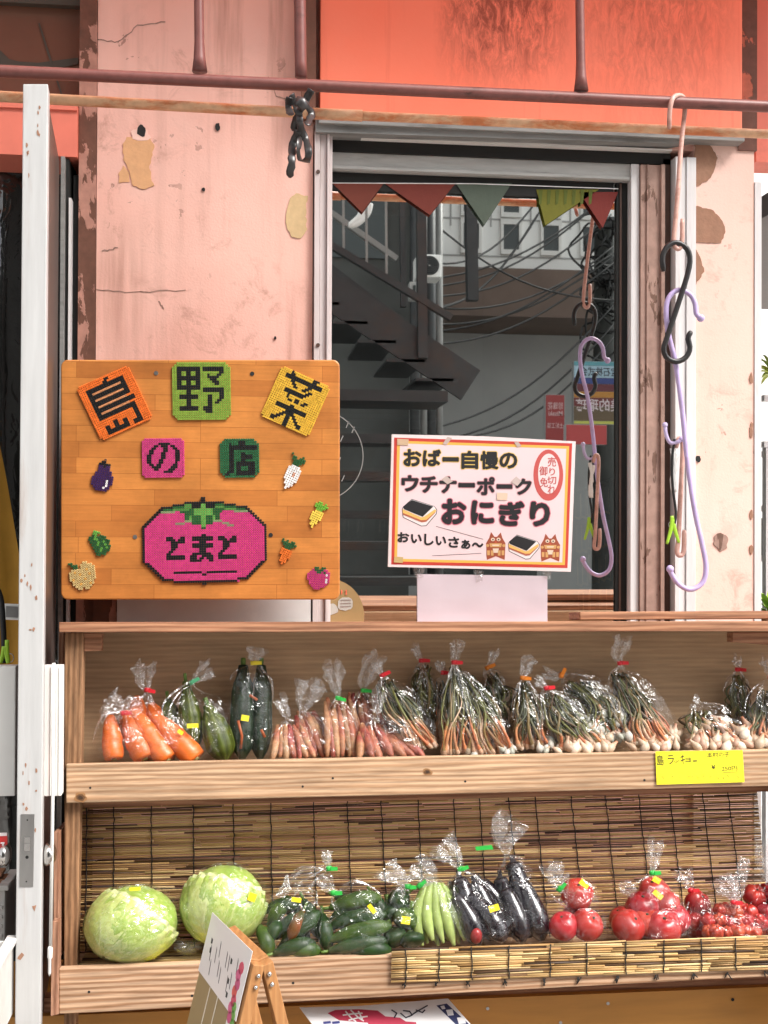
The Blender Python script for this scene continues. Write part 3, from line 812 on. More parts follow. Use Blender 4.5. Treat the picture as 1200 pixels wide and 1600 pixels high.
# ================================================================== ACROSS THE STREET (seen mirrored in the pane)
YV = 15.0
wb = thing('white_building', 'white building across the street with rows of small windows, mirrored in the pane', 'building', V((3, 2 * GLASS_Y - YV, 0)))
by = 2 * GLASS_Y - YV
zb = Mr(800, 445, YV).z
m = MB(); m.box((Mr(600, 400, YV).x, by - 6, zb), (Mr(1900, 400, YV).x, by, 13.0)); m.build('wall', M['whitewall'], wb)
sx = (Mr(860, 370, YV).x - Mr(798, 370, YV).x); szz = (Mr(798, 352, YV).z - Mr(798, 385, YV).z)
hw = (Mr(810, 370, YV).x - Mr(786, 370, YV).x) / 2
zc = Mr(798, 368, YV).z
for r in range(3):
    for k in range(-2, 9):
        cx = Mr(798, 370, YV).x + k * sx; z0 = zc - szz / 2 + r * (szz * 1.75); 
        m = MB(); m.box((cx - hw * 1.35, by, z0 - szz * 0.42), (cx + hw * 1.35, by + 0.06, z0 - szz * 0.2)); m.box((cx - hw * 1.4, by, z0 + szz), (cx + hw * 1.4, by + 0.05, z0 + szz * 1.25))
        m.box((cx - hw * 1.35, by, z0 - szz * 0.2), (cx - hw, by + 0.05, z0 + szz)); m.box((cx + hw, by, z0 - szz * 0.2), (cx + hw * 1.35, by + 0.05, z0 + szz))
        f_ = m.build('window', M['white_pl'], wb)
        m = MB(); m.box((cx - hw, by, z0 - szz * 0.2), (cx + hw, by + 0.02, z0 + szz)); m.build('pane', M['darkglass'], f_)
m = MB()
for k in range(-3, 14):
    cx = Mr(798, 370, YV).x + (k + 0.5) * sx; m.box((cx - 0.012, by, zb + 0.9), (cx + 0.012, by + 0.012, 12.5))
m.build('panel_joint', M['greywall'], wb)
m = MB()
for k in range(4): z = zc - szz * 0.15 + k * szz * 1.75 - szz * 0.9; m.box((Mr(600, 400, YV).x, by, z), (Mr(1900, 400, YV).x, by + 0.010, z + 0.025))
m.build('course_line', M['greywall'], wb)
m = MB(); m.box((Mr(600, 400, YV).x, by - 5.9, Mr(700, 492, YV - 1.2).z), (Mr(1900, 400, YV).x, by + 1.2, zb - 0.01)); m.build('eave', M['brownwall'], wb)
m = MB(); m.box((Mr(600, 400, YV).x, by - 5.8, 0), (Mr(1900, 400, YV).x, by - 0.3, Mr(700, 492, YV - 1.2).z - 0.01)); m.build('ground_floor', M['greywall'], wb)
m = MB()
for k in range(5): m.box((Mr(700, 400, YV).x + k * 2.6, by - 0.3, 0.1), (Mr(700, 400, YV).x + k * 2.6 + 1.5, by - 0.27, 2.3))
m.build('shopfront_glass', M['darkglass'], wb)
# grey concrete building on the left
gy = 2 * GLASS_Y - 9.0
gb = thing('concrete_building', 'grey concrete building behind the outside stair, mirrored in the pane', 'building', V((-3, gy, 0)))
m = MB(); m.box((Mr(200, 500, 9).x - 3, gy - 7, 0), (Mr(640, 500, 9).x, gy, 9.5)); m.build('wall', M['concrete'], gb)
m = MB()
for k in range(3): m.box((Mr(640, 500, 9).x - 0.9 - k * 1.9, gy, 4.2), (Mr(640, 500, 9).x - 0.25 - k * 1.9, gy + 0.03, 5.3))
m.build('window', M['darkglass'], gb)
for k, (x, r) in enumerate(((648, 0.05), (662, 0.035), (672, 0.06), (686, 0.04))):
    m = MB(); m.tube([Mr(x, 900, 8.6 + k * 0.1) * 1.0, Mr(x, 200, 8.6 + k * 0.1)], r, 10); m.build('drainpipe', M['stair_light'] if k % 2 else M['stair'], gb)
# outside steel staircase
YS = 5.0
sy = 2 * GLASS_Y - YS
st = thing('metal_staircase', 'grey steel outside staircase with handrails, mirrored in the left of the pane', 'staircase', V((Mr(600, 800, YS).x, sy, 0)))
def sbar(a, b, Yv, wdt, dep, name='rail', mat=None):
    A, B = Mr(*a, Yv), Mr(*b, Yv); d = (B - A).normalized(); n = V((0, 1, 0)).cross(d).normalized()
    m = MB(); o = V((0, dep, 0))
    q = [A - n * wdt, B - n * wdt, B + n * wdt, A + n * wdt]
    m.hexa([q[0] + o, q[1] + o, q[1] - o, q[0] - o, q[3] + o, q[2] + o, q[2] - o, q[3] - o]); m.build(name, mat or M['stair'], st)
sbar((470, 355), (705, 497), YS, 0.022, 0.03, 'handrail')
sbar((470, 300), (620, 405), YS + 0.9, 0.02, 0.03, 'handrail', M['stair_light'])
for x, y in ((537, 388), (573, 410), (604, 428)):
    sbar((x, y), (x - 1, y - 130), YS, 0.008, 0.008, 'baluster', M['stair_light'])
sbar((470, 425), (735, 602), YS + 0.05, 0.12, 0.02, 'stringer')
sbar((470, 400), (700, 575), YS + 1.0, 0.09, 0.02, 'stringer')
sbar((657, 250), (660, 560), YS + 0.02, 0.032, 0.04, 'post')
sbar((628, 300), (630, 480), YS + 1.0, 0.02, 0.03, 'post')
sbar((735, 300), (738, 470), YS + 1.6, 0.045, 0.05, 'post')
for k in range(5):
    a = Mr(500 + k * 45, 470 + k * 30, YS); m = MB(); m.box((a.x - 0.13, a.y - 0.9, a.z - 0.02), (a.x + 0.13, a.y - 0.03, a.z)); m.build('tread', M['stair'], st)
for k, (y, d, h, xr) in enumerate(((606, 0.55, 0.075, 700), (676, 0.4, 0.06, 690), (735, 0.35, 0.06, 690), (797, 0.3, 0.05, 690), (846, 0.3, 0.05, 690), (902, 0.3, 0.05, 690), (952, 0.3, 0.05, 690))):
    a = Mr(430, y, YS - 0.1 - 0.22 * k); b = Mr(xr, y, YS - 0.1 - 0.22 * k)
    m = MB(); m.box((a.x, a.y - d, a.z - h), (b.x, a.y, a.z + 0.0)); m.build('tread', M['stair'], st)
# clutter on the grey building beside the stair
def outbox(name, label, cat, x0, y0, x1, y1, Yv, dep, mt, rings_):
    A, B = Mr(x0, y1, Yv), Mr(x1, y0, Yv); r = thing(name, label, cat, V(((A.x + B.x) / 2, A.y, A.z)))
    m = MB(); m.box((A.x, A.y - dep, A.z), (B.x, A.y, B.z)); m.build('casing', M[mt], r, 0.01)
    if rings_:
        c = V(((A.x + B.x) / 2, A.y + 0.01, (A.z + B.z) / 2)); q = (B.z - A.z) * 0.4
        for k in range(5):
            m = MB(); rr = q * (k + 1) / 5; m.tube([c + V((rr * math.cos(t), 0, rr * math.sin(t))) for t in [i * 2 * math.pi / 24 for i in range(25)]], 0.008, 5); m.build('grille_ring', M['stair'], r)
    else:
        m = MB(); m.box((A.x + 0.03, A.y, B.z - 0.14), (B.x - 0.03, A.y + 0.02, B.z - 0.04)); m.build('dial_window', M['darkglass'], r)
    return r
outbox('air_conditioner', 'pale outdoor air conditioner with a round grille, mirrored behind the stair rail', 'air conditioner', 652, 398, 690, 432, 8.2, 0.3, 'whitewall', True)
outbox('meter_box', 'small pale meter box on the grey building, mirrored behind the stair post', 'meter box', 640, 440, 654, 468, 8.2, 0.12, 'greywall', False)
hz_ = thing('hose', 'cream hose looped over the stair handrail, mirrored at the upper left of the pane', 'hose', Mr(560, 350, 5.3))
m = MB(); m.tube(spline([Mr(570, 318, 5.2), Mr(562, 338, 5.2), Mr(548, 352, 5.2), Mr(560, 348, 5.2), Mr(574, 334, 5.2), Mr(578, 318, 5.2)], 24), 0.022, 8); m.build('tubing', M['whitewall'], hz_)
# utility pole and cables
pl = thing('utility_pole', 'concrete utility pole wound with black cable coils, mirrored at the right of the pane', 'pole', Mr(945, 800, 11) * V((1, 1, 0)) if False else V((Mr(945, 800, 11).x, 2 * GLASS_Y - 11, 0)))
bx, byy = Mr(944, 500, 11).x, 2 * GLASS_Y - 11
m = MB(); m.tube([V((bx, byy, 0)), V((bx, byy, 4)), V((bx, byy, 8.5))], [0.15, 0.13, 0.10], 14); m.build('post', M['concrete'], pl)
m = MB()
for k in range(26):
    c = Mr(945 + random.uniform(-24, 26), random.choice([random.uniform(365, 430), random.uniform(450, 530)]), 11 - 0.25); r = random.uniform(0.08, 0.3)
    a0 = random.uniform(0, 6); pts = [c + V((r * math.cos(a0 + t) * random.uniform(0.7, 1.1), 0.1 * math.sin(3 * t), r * 1.2 * math.sin(a0 + t))) for t in [i * 0.5 for i in range(9)]]
    m.tube(spline(pts, 18), 0.014, 5)
m.build('cable_coil', M['wire'], pl)
for y in (332, 348, 430):
    m = MB(); a = Mr(932, y, 10.8); b = Mr(962, y, 10.8); m.box((a.x, a.y - 0.05, a.z - 0.06), (b.x, b.y + 0.05, b.z + 0.06)); m.build('crossarm', M['whitewall'] if y < 340 else M['stair'], pl)
wr = [((700, 425), (955, 335)), ((700, 408), (955, 300)), ((705, 440), (850, 320)), ((690, 445), (960, 395)), ((690, 470), (960, 400)), ((690, 480), (965, 380)), ((700, 330), (960, 470)),
      ((720, 620), (965, 470)), ((735, 640), (965, 500)), ((760, 640), (965, 520)), ((690, 500), (960, 410)), ((700, 440), (840, 335)), ((700, 375), (850, 300)), ((700, 395), (980, 280))]
for i, (a, b) in enumerate(wr):
    A, B = Mr(*a, 9.5), Mr(*b, 10.6); d = (B - A); A = A - d * 0.35
    pts = [A.lerp(B, t / 16) - V((0, 0, 0.35 * math.sin(math.pi * t / 16))) for t in range(17)]
    m = MB(); m.tube(pts, 0.012, 5); tag(m.build('power_cable', M['wire']), 'thin black cable crossing the mirrored white building in the pane', 'cable', 'cables over the street')
# shop signs over the street
def ssign(name, label, x0, y0, x1, y1, Yv, bands, words, flipfr=True):
    A = Mr(x0, y1, Yv); B = Mr(x1, y0, Yv); root = thing(name, label, 'sign', V(((A.x + B.x) / 2, A.y, A.z)))
    # faces the shop (+Y), so read from there: u runs towards -X
    fr = Frame(V((B.x, A.y, A.z)), (-1, 0, 0), (0, 0, 1)); wd = B.x - A.x; ht = B.z - A.z
    m = MB(); m.fbox(fr, 0, 0, wd, ht, -0.08, 0.0, col=(0.5, 0.5, 0.5))
    for b0, b1, c in bands: m.fbox(fr, 0.004, ht * b0, wd - 0.004, ht * b1 - 0.004, 0.0, 0.01, col=c)
    m.build('board', M['paint'], root)
    m = MB()
    for body, u0, u1, v0, v1, c in words:
        vs, fs = glyphs(body, 1.0, 0.01); xa = min(v[0] for v in vs); xb = max(v[0] for v in vs); ya = min(v[1] for v in vs); yb = max(v[1] for v in vs)
        m.add([fr.at(wd * lerp(u0, u1, (x - xa) / (xb - xa)), ht * lerp(v0, v1, (y - ya) / (yb - ya)), 0.014) for x, y in vs], fs, col=c)
    m.build('lettering', M['paint'], root)
ssign('shop_sign', 'striped blue and dark red shop sign with big lettering, mirrored in the pane', 896, 566, 992, 662, 10.0,
      [(0.0, 0.05, (0.5, 0.5, 0.1)), (0.05, 0.28, (0.12, 0.08, 0.04)), (0.28, 0.42, (0.15, 0.02, 0.02)), (0.42, 0.52, (0.45, 0.2, 0.03)), (0.52, 0.64, (0.12, 0.02, 0.03)), (0.64, 0.74, (0.03, 0.05, 0.2)), (0.74, 0.93, (0.35, 0.5, 0.6)), (0.93, 1.0, (0.1, 0.3, 0.35))],
      [('珊瑚宝石株式会', 0.03, 0.9, 0.76, 0.91, (0.01, 0.01, 0.02)), ('球美的瑠璃', 0.03, 0.97, 0.2, 0.4, (0.7, 0.6, 0.62))])
ssign('shop_sign', 'narrow dark red sign with pale lettering beside the striped sign, mirrored in the pane', 852, 617, 882, 690, 9.0,
      [(0.0, 1.0, (0.28, 0.03, 0.03))], [('珍珠花', 0.1, 0.9, 0.68, 0.84, (0.6, 0.4, 0.4)), ('Misaki', 0.12, 0.85, 0.55, 0.65, (0.6, 0.4, 0.4)), ('土城工芸', 0.08, 0.92, 0.28, 0.4, (0.6, 0.4, 0.4))])
ssign('shop_sign', 'plain red rectangular sign under the striped sign, mirrored in the pane', 884, 664, 948, 694, 8.0, [(0.0, 1.0, (0.42, 0.05, 0.05))], [])
# ================================================================== WOODEN SIGNBOARD WITH BEAD PICTURES
YB = -0.15
FB = Frame(P(93, 562, YB), P(530, 562, YB) - P(93, 562, YB), P(95, 938, YB) * -1 + P(93, 562, YB))
bd = thing('signboard', 'orange laminated wood signboard with fused bead lettering and vegetables', 'signboard', P(312, 938, YB))
def rrect(fr, x0, y0, x1, y1, r, w=0.0, n=6):
    o = []
    for cx, cy, a in ((x1 - r, y0 + r, -90), (x1 - r, y1 - r, 0), (x0 + r, y1 - r, 90), (x0 + r, y0 + r, 180)):
        for i in range(n + 1):
            t = R(a + 90 * i / n); o.append((cx + r * math.cos(t), cy + r * math.sin(t)))
    return o
m = MB(); uv = [FB.px(x, y) for x, y in rrect(FB, 95, 562, 531, 937, 11)]
m.prism(FB, uv, -0.022, 0.0); m.build('board', M['lam'], bd, 0.003)
for x, y, c in ((244, 583, M['steel']), (394, 584, M['gasket']), (211, 839, M['steel']), (423, 836, M['gasket'])):
    m = MB(); m.prism(FB, [FB.px(*p) for p in ell(x, y, 3.4, 3.4, 14)], -0.001, 0.0012); m.build('screw', c, bd)

BEAD = 0.00508
def beads(name, cells, cols, O, ang, cent=None):
    """One bead picture: every cell a fused bead, a short ring with a hole; O is the pixel of the grid's top left."""
    u0, v0 = FB.px(*O); ca, sa = math.cos(ang), math.sin(ang); m = MB(); bs = BEAD; H = 0.0045
    ring = [(math.cos(R(22.5 + 45 * i)), math.sin(R(22.5 + 45 * i))) for i in range(8)]
    def wpt(x, y, w):
        return FB.at(u0 + x * ca - y * sa, v0 + x * sa + y * ca, w)
    for (c, r), k in cells.items():
        x, y = (c + 0.5) * bs, -(r + 0.5) * bs; col = varc(cols[k], 0.12)
        ro, ri = bs * 0.535, bs * 0.17
        h = H + random.uniform(-0.0002, 0.0002)
        vs = [wpt(x + ro * a, y + ro * b, 0.0004) for a, b in ring] + [wpt(x + ro * a, y + ro * b, h - 0.0007) for a, b in ring] + \
             [wpt(x + ro * 0.8 * a, y + ro * 0.8 * b, h) for a, b in ring] + [wpt(x + ri * a, y + ri * b, h - 0.0002) for a, b in ring] + [wpt(x + ri * a, y + ri * b, h - 0.0025) for a, b in ring]
        fs = []
        for q in range(4):
            for i in range(8):
                j = (i + 1) % 8; fs.append((q * 8 + i, q * 8 + j, q * 8 + 8 + j, q * 8 + 8 + i))
        fs.append(tuple(32 + i for i in range(8)))
        m.add(vs, fs, col=[col] * 32 + [tuple(x_ * 0.5 for x_ in col)])
    return m.build(name, M['bead'], bd)
def grid(w, h, base, rects, cut=1):
    d = {(c, r): base for c in range(w) for r in range(h)}
    for (c, r) in ((0, 0), (w - 1, 0), (0, h - 1), (w - 1, h - 1)):
        if cut: d.pop((c, r), None)
        if cut > 1:
            for q in ((1, 0), (0, 1)):
                d.pop((abs(c - q[0]) if c else q[0], abs(r - q[1]) if r else q[1]), None)
    for rc in rects:
        c0, r0, c1, r1 = rc
        for c in range(c0, c1 + 1):
            for r in range(r0, r1 + 1):
                if (c, r) in d: d[(c, r)] = 'k'
    return d
K = (0.012, 0.012, 0.012)
shima = [(3, 3, 19, 4), (3, 3, 4, 16), (18, 3, 19, 10), (3, 6, 19, 7), (3, 9, 19, 10), (3, 12, 20, 13), (3, 15, 19, 16), (18, 15, 19, 23), (16, 22, 19, 23),
         (4, 22, 13, 23), (4, 20, 5, 21), (8, 19, 9, 21), (12, 20, 13, 21), (12, 1, 13, 1), (11, 2, 12, 2)]
g = grid(24, 25, 'b', shima, 1)
for r in (5, 8, 11, 14):
    for c in range(5, 18): 
        if g.get((c, r)) == 'b': g[(c, r)] = 't'
beads('lettered_tile', g, {'b': (0.78, 0.17, 0.025), 't': (0.62, 0.27, 0.12), 'k': K}, (119, 606.5), R(24.2))
no_ = [(2, 2, 11, 11)]
g = grid(25, 25, 'b', [(2, 2, 11, 3), (2, 2, 3, 11), (10, 2, 11, 11), (6, 2, 7, 20), (2, 6, 11, 7), (2, 10, 11, 11), (3, 14, 10, 15), (3, 19, 10, 20),
     (13, 2, 21, 3), (20, 2, 21, 4), (15, 5, 15, 5), (19, 5, 20, 5), (15, 6, 19, 6), (16, 7, 18, 7), (17, 8, 19, 8), (18, 9, 19, 9),
     (13, 11, 21, 12), (20, 13, 21, 15), (19, 16, 20, 16), (18, 17, 19, 17), (15, 14, 16, 21), (13, 19, 14, 20), (14, 21, 14, 21)], 2)
beads('lettered_tile', g, {'b': (0.24, 0.36, 0.05), 'k': K}, (268.5, 566), 0)
g = grid(23, 24, 'b', [(3, 2, 19, 3), (5, 0, 5, 0), (5, 1, 6, 1), (6, 2, 7, 4), (7, 5, 8, 5), (8, 6, 9, 6), (15, 0, 17, 0), (15, 1, 16, 1), (14, 4, 15, 4), (13, 5, 14, 5), (12, 6, 13, 6),
     (5, 8, 13, 9), (14, 8, 14, 8), (14, 7, 15, 7), (15, 6, 16, 6), (7, 11, 7, 11), (8, 12, 9, 12), (7, 10, 7, 10), (11, 11, 12, 12), (15, 11, 16, 11), (14, 12, 15, 12),
     (4, 15, 17, 16), (10, 14, 11, 23), (9, 17, 12, 18), (8, 18, 9, 18), (7, 19, 8, 19), (6, 20, 7, 20), (5, 21, 6, 21), (4, 21, 5, 22), (12, 18, 13, 18), (13, 19, 14, 19), (14, 20, 15, 20), (15, 21, 16, 21), (16, 21, 17, 22)], 1)
beads('lettered_tile', g, {'b': (0.72, 0.43, 0.045), 'k': K}, (441, 571), R(-24.5))
g = grid(18, 17, 'b', [(7, 2, 11, 2), (5, 3, 6, 3), (8, 3, 10, 3), (12, 3, 13, 3), (4, 4, 5, 4), (9, 4, 10, 4), (13, 4, 14, 4), (3, 5, 4, 6), (9, 5, 10, 5), (14, 5, 15, 6), (8, 6, 9, 6), (2, 7, 3, 10), (8, 7, 9, 8),
     (15, 6, 15, 9), (14, 6, 14, 10), (7, 9, 8, 10), (3, 11, 4, 11), (6, 11, 7, 11), (13, 11, 14, 11), (4, 12, 7, 12), (12, 12, 14, 12), (11, 13, 13, 13), (5, 13, 6, 13), (9, 14, 12, 14)], 1)
beads('lettered_tile', g, {'b': (0.58, 0.055, 0.20), 'k': K}, (221.5, 685), 0)
g = grid(17, 17, 'b', [(8, 1, 10, 2), (4, 2, 4, 2), (4, 3, 15, 4), (4, 3, 5, 13), (3, 14, 5, 14), (2, 15, 3, 15), (9, 6, 10, 9), (9, 7, 13, 8), (7, 10, 14, 11), (7, 10, 8, 15), (12, 10, 14, 15), (7, 14, 14, 15)], 2)
beads('lettered_tile', g, {'b': (0.025, 0.12, 0.045), 'k': K}, (343, 685.5), 0)

# tomato emblem
g = {}
def span(r):
    if r <= 1: return (25, 26) if r == 0 else (25, 26)
    if r == 2: return (18, 34)
    if r == 3: return (13, 39)
    if r == 4: return (8, 44)
    if r <= 12: return (12 - r, 44 + (r - 4))
    if r <= 27: return (0, 52)
    if r <= 35: return (r - 27, 52 - (r - 27))
    if r == 36: return (13, 40)
    return (25, 26)
for r in range(0, 38):
    a, b = span(r)
    a = max(a, 0)
    for c in range(a, b + 1): g[(c, r)] = 'p'
for r in range(5, 36):
    a, b = span(r); a = max(a, 0); g[(a, r)] = 'k'; g[(b, r)] = 'k'
    if r <= 12 or r > 27: g[(a + 1, r)] = 'k'; g[(b - 1, r)] = 'k'
def fr_(c0, r0, c1, r1, k):
    for c in range(c0, c1 + 1):
        for r in range(r0, r1 + 1): g[(c, r)] = k
fr_(25, 0, 26, 1, 'k'); fr_(18, 2, 34, 2, 'k'); fr_(13, 3, 17, 3, 'k'); fr_(35, 3, 39, 3, 'k'); fr_(8, 4, 12, 4, 'k'); fr_(40, 4, 44, 4, 'k')
fr_(8, 35, 12, 35, 'k'); fr_(40, 35, 44, 35, 'k'); fr_(13, 36, 39, 36, 'k'); fr_(25, 37, 26, 37, 'k')
fr_(18, 3, 20, 3, 'g'); fr_(21, 3, 24, 4, 'k'); fr_(25, 3, 26, 4, 'l'); fr_(27, 3, 30, 4, 'k'); fr_(31, 3, 34, 3, 'd')
fr_(13, 4, 17, 4, 'd'); fr_(18, 4, 20, 4, 'g'); fr_(31, 4, 34, 4, 'g'); fr_(35, 4, 39, 4, 'd')
fr_(9, 5, 12, 5, 'd'); fr_(13, 5, 19, 5, 'g'); fr_(20, 5, 21, 5, 'd'); fr_(22, 5, 29, 7, 'l'); fr_(30, 5, 34, 5, 'd'); fr_(35, 5, 39, 5, 'g'); fr_(40, 5, 43, 5, 'd')
fr_(8, 6, 13, 6, 'm'); fr_(16, 6, 20, 6, 'd'); fr_(21, 6, 21, 7, 'd'); fr_(30, 6, 33, 6, 'd'); fr_(39, 6, 44, 6, 'm'); fr_(18, 7, 21, 7, 'd'); fr_(30, 7, 32, 7, 'd')
fr_(18, 8, 19, 9, 'd'); fr_(20, 8, 20, 9, 'l'); fr_(21, 8, 24, 11, 'd'); fr_(25, 8, 26, 12, 'l'); fr_(27, 8, 29, 11, 'd'); fr_(30, 8, 30, 9, 'l'); fr_(31, 8, 32, 9, 'd')
fr_(18, 10, 20, 10, 'm'); fr_(30, 10, 33, 10, 'm'); fr_(14, 11, 17, 11, 'm'); fr_(34, 11, 36, 11, 'm'); fr_(25, 13, 26, 13, 'd'); fr_(36, 12, 38, 12, 'm')
for o in (0, 22):
    for q in ((10, 17, 12, 17), (16, 17, 17, 17), (10, 18, 13, 18), (15, 18, 17, 18), (12, 19, 14, 19), (15, 19, 17, 19), (12, 20, 14, 21), (12, 22, 13, 22), (11, 23, 12, 23), (10, 24, 11, 24), (10, 25, 17, 26)):
        fr_(q[0] + o, q[1], q[2] + o, q[3], 'k')
for q in ((25, 16, 26, 16), (21, 17, 29, 18), (24, 19, 26, 19), (21, 20, 29, 21), (24, 22, 26, 23), (21, 24, 28, 24), (20, 25, 22, 25), (25, 25, 29, 25), (20, 26, 22, 26), (24, 26, 25, 26), (27, 26, 29, 26), (20, 27, 24, 27), (28, 27, 29, 27),
          (13, 32, 24, 32), (25, 33, 26, 33), (27, 32, 39, 32)):
    fr_(*q, 'k')
beads('tomato_emblem', g, {'p': (0.60, 0.05, 0.20), 'k': K, 'g': (0.10, 0.27, 0.06), 'd': (0.025, 0.11, 0.03), 'l': (0.15, 0.38, 0.08), 'm': (0.25, 0.33, 0.16)}, (221.5, 777.5), 0)

def pic(name, rows, cols, O, ang):
    g = {(c, r): ch for r, s in enumerate(rows) for c, ch in enumerate(s) if ch != '.'}
    beads(name, g, cols, O, ang)
GR = (0.025, 0.10, 0.03); WH = (0.80, 0.78, 0.76)
pic('eggplant_picture', ['....t....', '...kk....', '..kkkkk..', '..vvkvv..', '..vvvvv..', '..vvvvvv.', '.vvvvvvv.', '.vvvvvvvv', 'vvvvvvvvv', 'vvvvvvwvv', 'vvvvvvwvv', 'vvvvvvwv.', '.vvvvwvv.', '..vvvvv..'],
    {'t': (0.2, 0.09, 0.05), 'k': K, 'v': (0.05, 0.017, 0.085), 'w': WH}, (149, 714), R(-10))
pic('pepper_picture', ['.lll......', '.ll.ddd...', '.dldddddd.', 'ddllddldd.', 'ddddlddldd', '.dddldddld', '..ddddlddd', '...dddldd.', '....ddddd.', '.....dd...'],
    {'l': (0.13, 0.36, 0.06), 'd': GR}, (143, 827), R(-18))
pic('daikon_picture', ['d....d..', '.dd.ddd.', '.dddddd.', '..dddd..', '..ddd...', '..wwww..', '.wwwwww.', '.wwwwww.', '.wwwrww.', '.wwwrww.', '.wwwwww.', '.wwwwww.', '..wwww..', '..wwww..', '...ww...', '...w....'],
    {'d': GR, 'w': WH, 'r': (0.6, 0.3, 0.2)}, (457, 706), R(-25))
pic('turnip_picture', ['..ll.l.', '.llllll', '.lllll.', '..lll..', '..yyyy.', '.yyyyy.', '.yyyyy.', '.yyyyy.', '.yyyy..', '..yyy..', '..yy...', '...y...'],
    {'l': (0.16, 0.42, 0.04), 'y': (0.80, 0.60, 0.09)}, (492, 780), R(-24))
pic('carrot_picture', ['d.d.dd.', 'ddddddd', '.ddddd.', '..ddd..', '.ooooo.', '.ooooo.', '.ooooo.', '..oooo.', '..ooo..', '..ooo..', '...o...'],
    {'d': GR, 'o': (0.72, 0.17, 0.025)}, (442, 840), R(-22))
pic('onion_picture', ['dd....bb...', '.ddd.bbbbb.', '..dd.bbbbbb', '.bbbbbbybbb', 'bbybbbbbbbb', 'bbbbybbbybb', 'bbbbbbbbbbb', 'bybbbbybbbb', '.bbbbbbbbb.', '.bbbybbbyb.', '..bbbbbbb..', '...bb.bb...'],
    {'d': GR, 'b': (0.55, 0.40, 0.17), 'y': (0.68, 0.36, 0.08)}, (106, 880), R(6))
pic('small_tomato_picture', ['...dd.dd..', '..pddddpp.', '.pppddpdpp', 'ppppppppwp', 'pppppppppp', 'ppppppppwp', '.pppppppwp', '.pppppppp.', '..pppppp..', '...ppp....'],
    {'d': GR, 'p': (0.50, 0.045, 0.17), 'w': WH}, (481, 884), R(-6))

# ================================================================== POSTER AND PAPER ON THE PANE
YP = 0.050
FP = wallframe(YP)
po = thing('poster', 'laminated rice ball poster in pink with red and yellow border on the pane', 'poster', P(750, 892, YP))
def zp(x, y): return (x / 3.871 + 600, y / 3.871 + 670)
def ZP(pts): return [zp(*p) for p in pts]
m = MB()
poly(m, FP, ZP([(48, 33), (600, 45), (1160, 76), (1130, 865), (600, 848), (24, 835)]), 0.0016, 0.0014, col=(0.80, 0.70, 0.70)); m.build('sheet', M['lamin'], po)
m = MB()
def ringq(o, i, wv, col):
    for k in range(4):
        a, b = o[k], o[(k + 1) % 4]; c, d = i[(k + 1) % 4], i[k]
        poly(m, FP, ZP([a, b, c, d]), wv, col=col)
Q0 = [(62, 53), (1138, 88), (1110, 842), (44, 820)]; Q1 = [(80, 72), (1120, 105), (1094, 824), (62, 802)]; Q2 = [(97, 88), (1103, 121), (1078, 808), (79, 786)]
ringq(Q0, Q1, 0.0020, (0.55, 0.055, 0.04)); ringq(Q1, Q2, 0.0020, (0.80, 0.46, 0.09))
poly(m, FP, ZP([Q2[0], Q2[1], Q2[2], Q2[3]]), 0.0019, col=(0.80, 0.63, 0.65))
m.build('border_print', M['lamin'], po)
m = MB()
DK = (0.022, 0.022, 0.024)
def zt(body, x0, y0, x1, y1, ow, oc, bw, rot=0.0):
    a, b = zp(x0, y0), zp(x1, y1)
    if oc: text(m, FP, body, a[0], a[1], b[0], b[1], 0.0023, oc, off=ow, rot=rot)
    text(m, FP, body, a[0], a[1], b[0], b[1], 0.0026, DK, off=bw, rot=rot)
def zline(body, cells, **k):
    for ch, (x0, y0, x1, y1) in zip(body, cells): zt(ch, x0, y0, x1, y1, **k)
zline('おばー自慢の', [(122, 128, 222, 222), (238, 130, 340, 222), (358, 176, 448, 194), (472, 138, 566, 238), (586, 140, 688, 240), (702, 150, 802, 236)], ow=0.0037, oc=(0.80, 0.55, 0.14), bw=0.0020)
zline('ウチナーポーク', [(110, 286, 205, 374), (222, 292, 320, 382), (340, 294, 435, 384), (455, 332, 545, 350), (565, 296, 665, 396), (685, 340, 772, 358), (800, 306, 888, 394)], ow=0.0036, oc=(0.55, 0.25, 0.28), bw=0.0020)
zline('おにぎり', [(356, 432, 490, 570), (534, 442, 658, 570), (702, 446, 842, 580), (890, 448, 996, 582)], ow=0.0055, oc=(0.60, 0.16, 0.22), bw=0.0034)
zline('おいしいさぁ〜', [(84, 628, 150, 684), (166, 640, 226, 688), (246, 638, 298, 702), (316, 652, 374, 702), (392, 656, 452, 716), (470, 674, 520, 724), (534, 690, 598, 714)], ow=0, oc=None, bw=0.0012)
m.build('lettering', M['lamin'], po)
m = MB()
RD = (0.55, 0.10, 0.09)
def zell(cx, cy, rx, ry, wv, col, rot=0): poly(m, FP, ZP(ell(cx, cy, rx, ry, 36, rot=rot)), wv, col=col)
zell(994, 280, 90, 155, 0.0023, RD); zell(996, 272, 64, 122, 0.0026, (0.80, 0.68, 0.68))
for ch, bx in zip('売り切れ', ((990, 172, 1040, 228), (1000, 238, 1034, 282), (988, 290, 1042, 335), (990, 342, 1040, 392))):
    a, b = zp(*bx[:2]), zp(*bx[2:]); text(m, FP, ch, a[0], a[1], b[0], b[1], 0.0029, RD, off=0.0003)
for ch, bx in zip('御免', ((940, 228, 988, 282), (944, 296, 990, 352))):
    a, b = zp(*bx[:2]), zp(*bx[2:]); text(m, FP, ch, a[0], a[1], b[0], b[1], 0.0029, RD, off=0.0003)
m.build('red_stamp', M['lamin'], po)
m = MB()
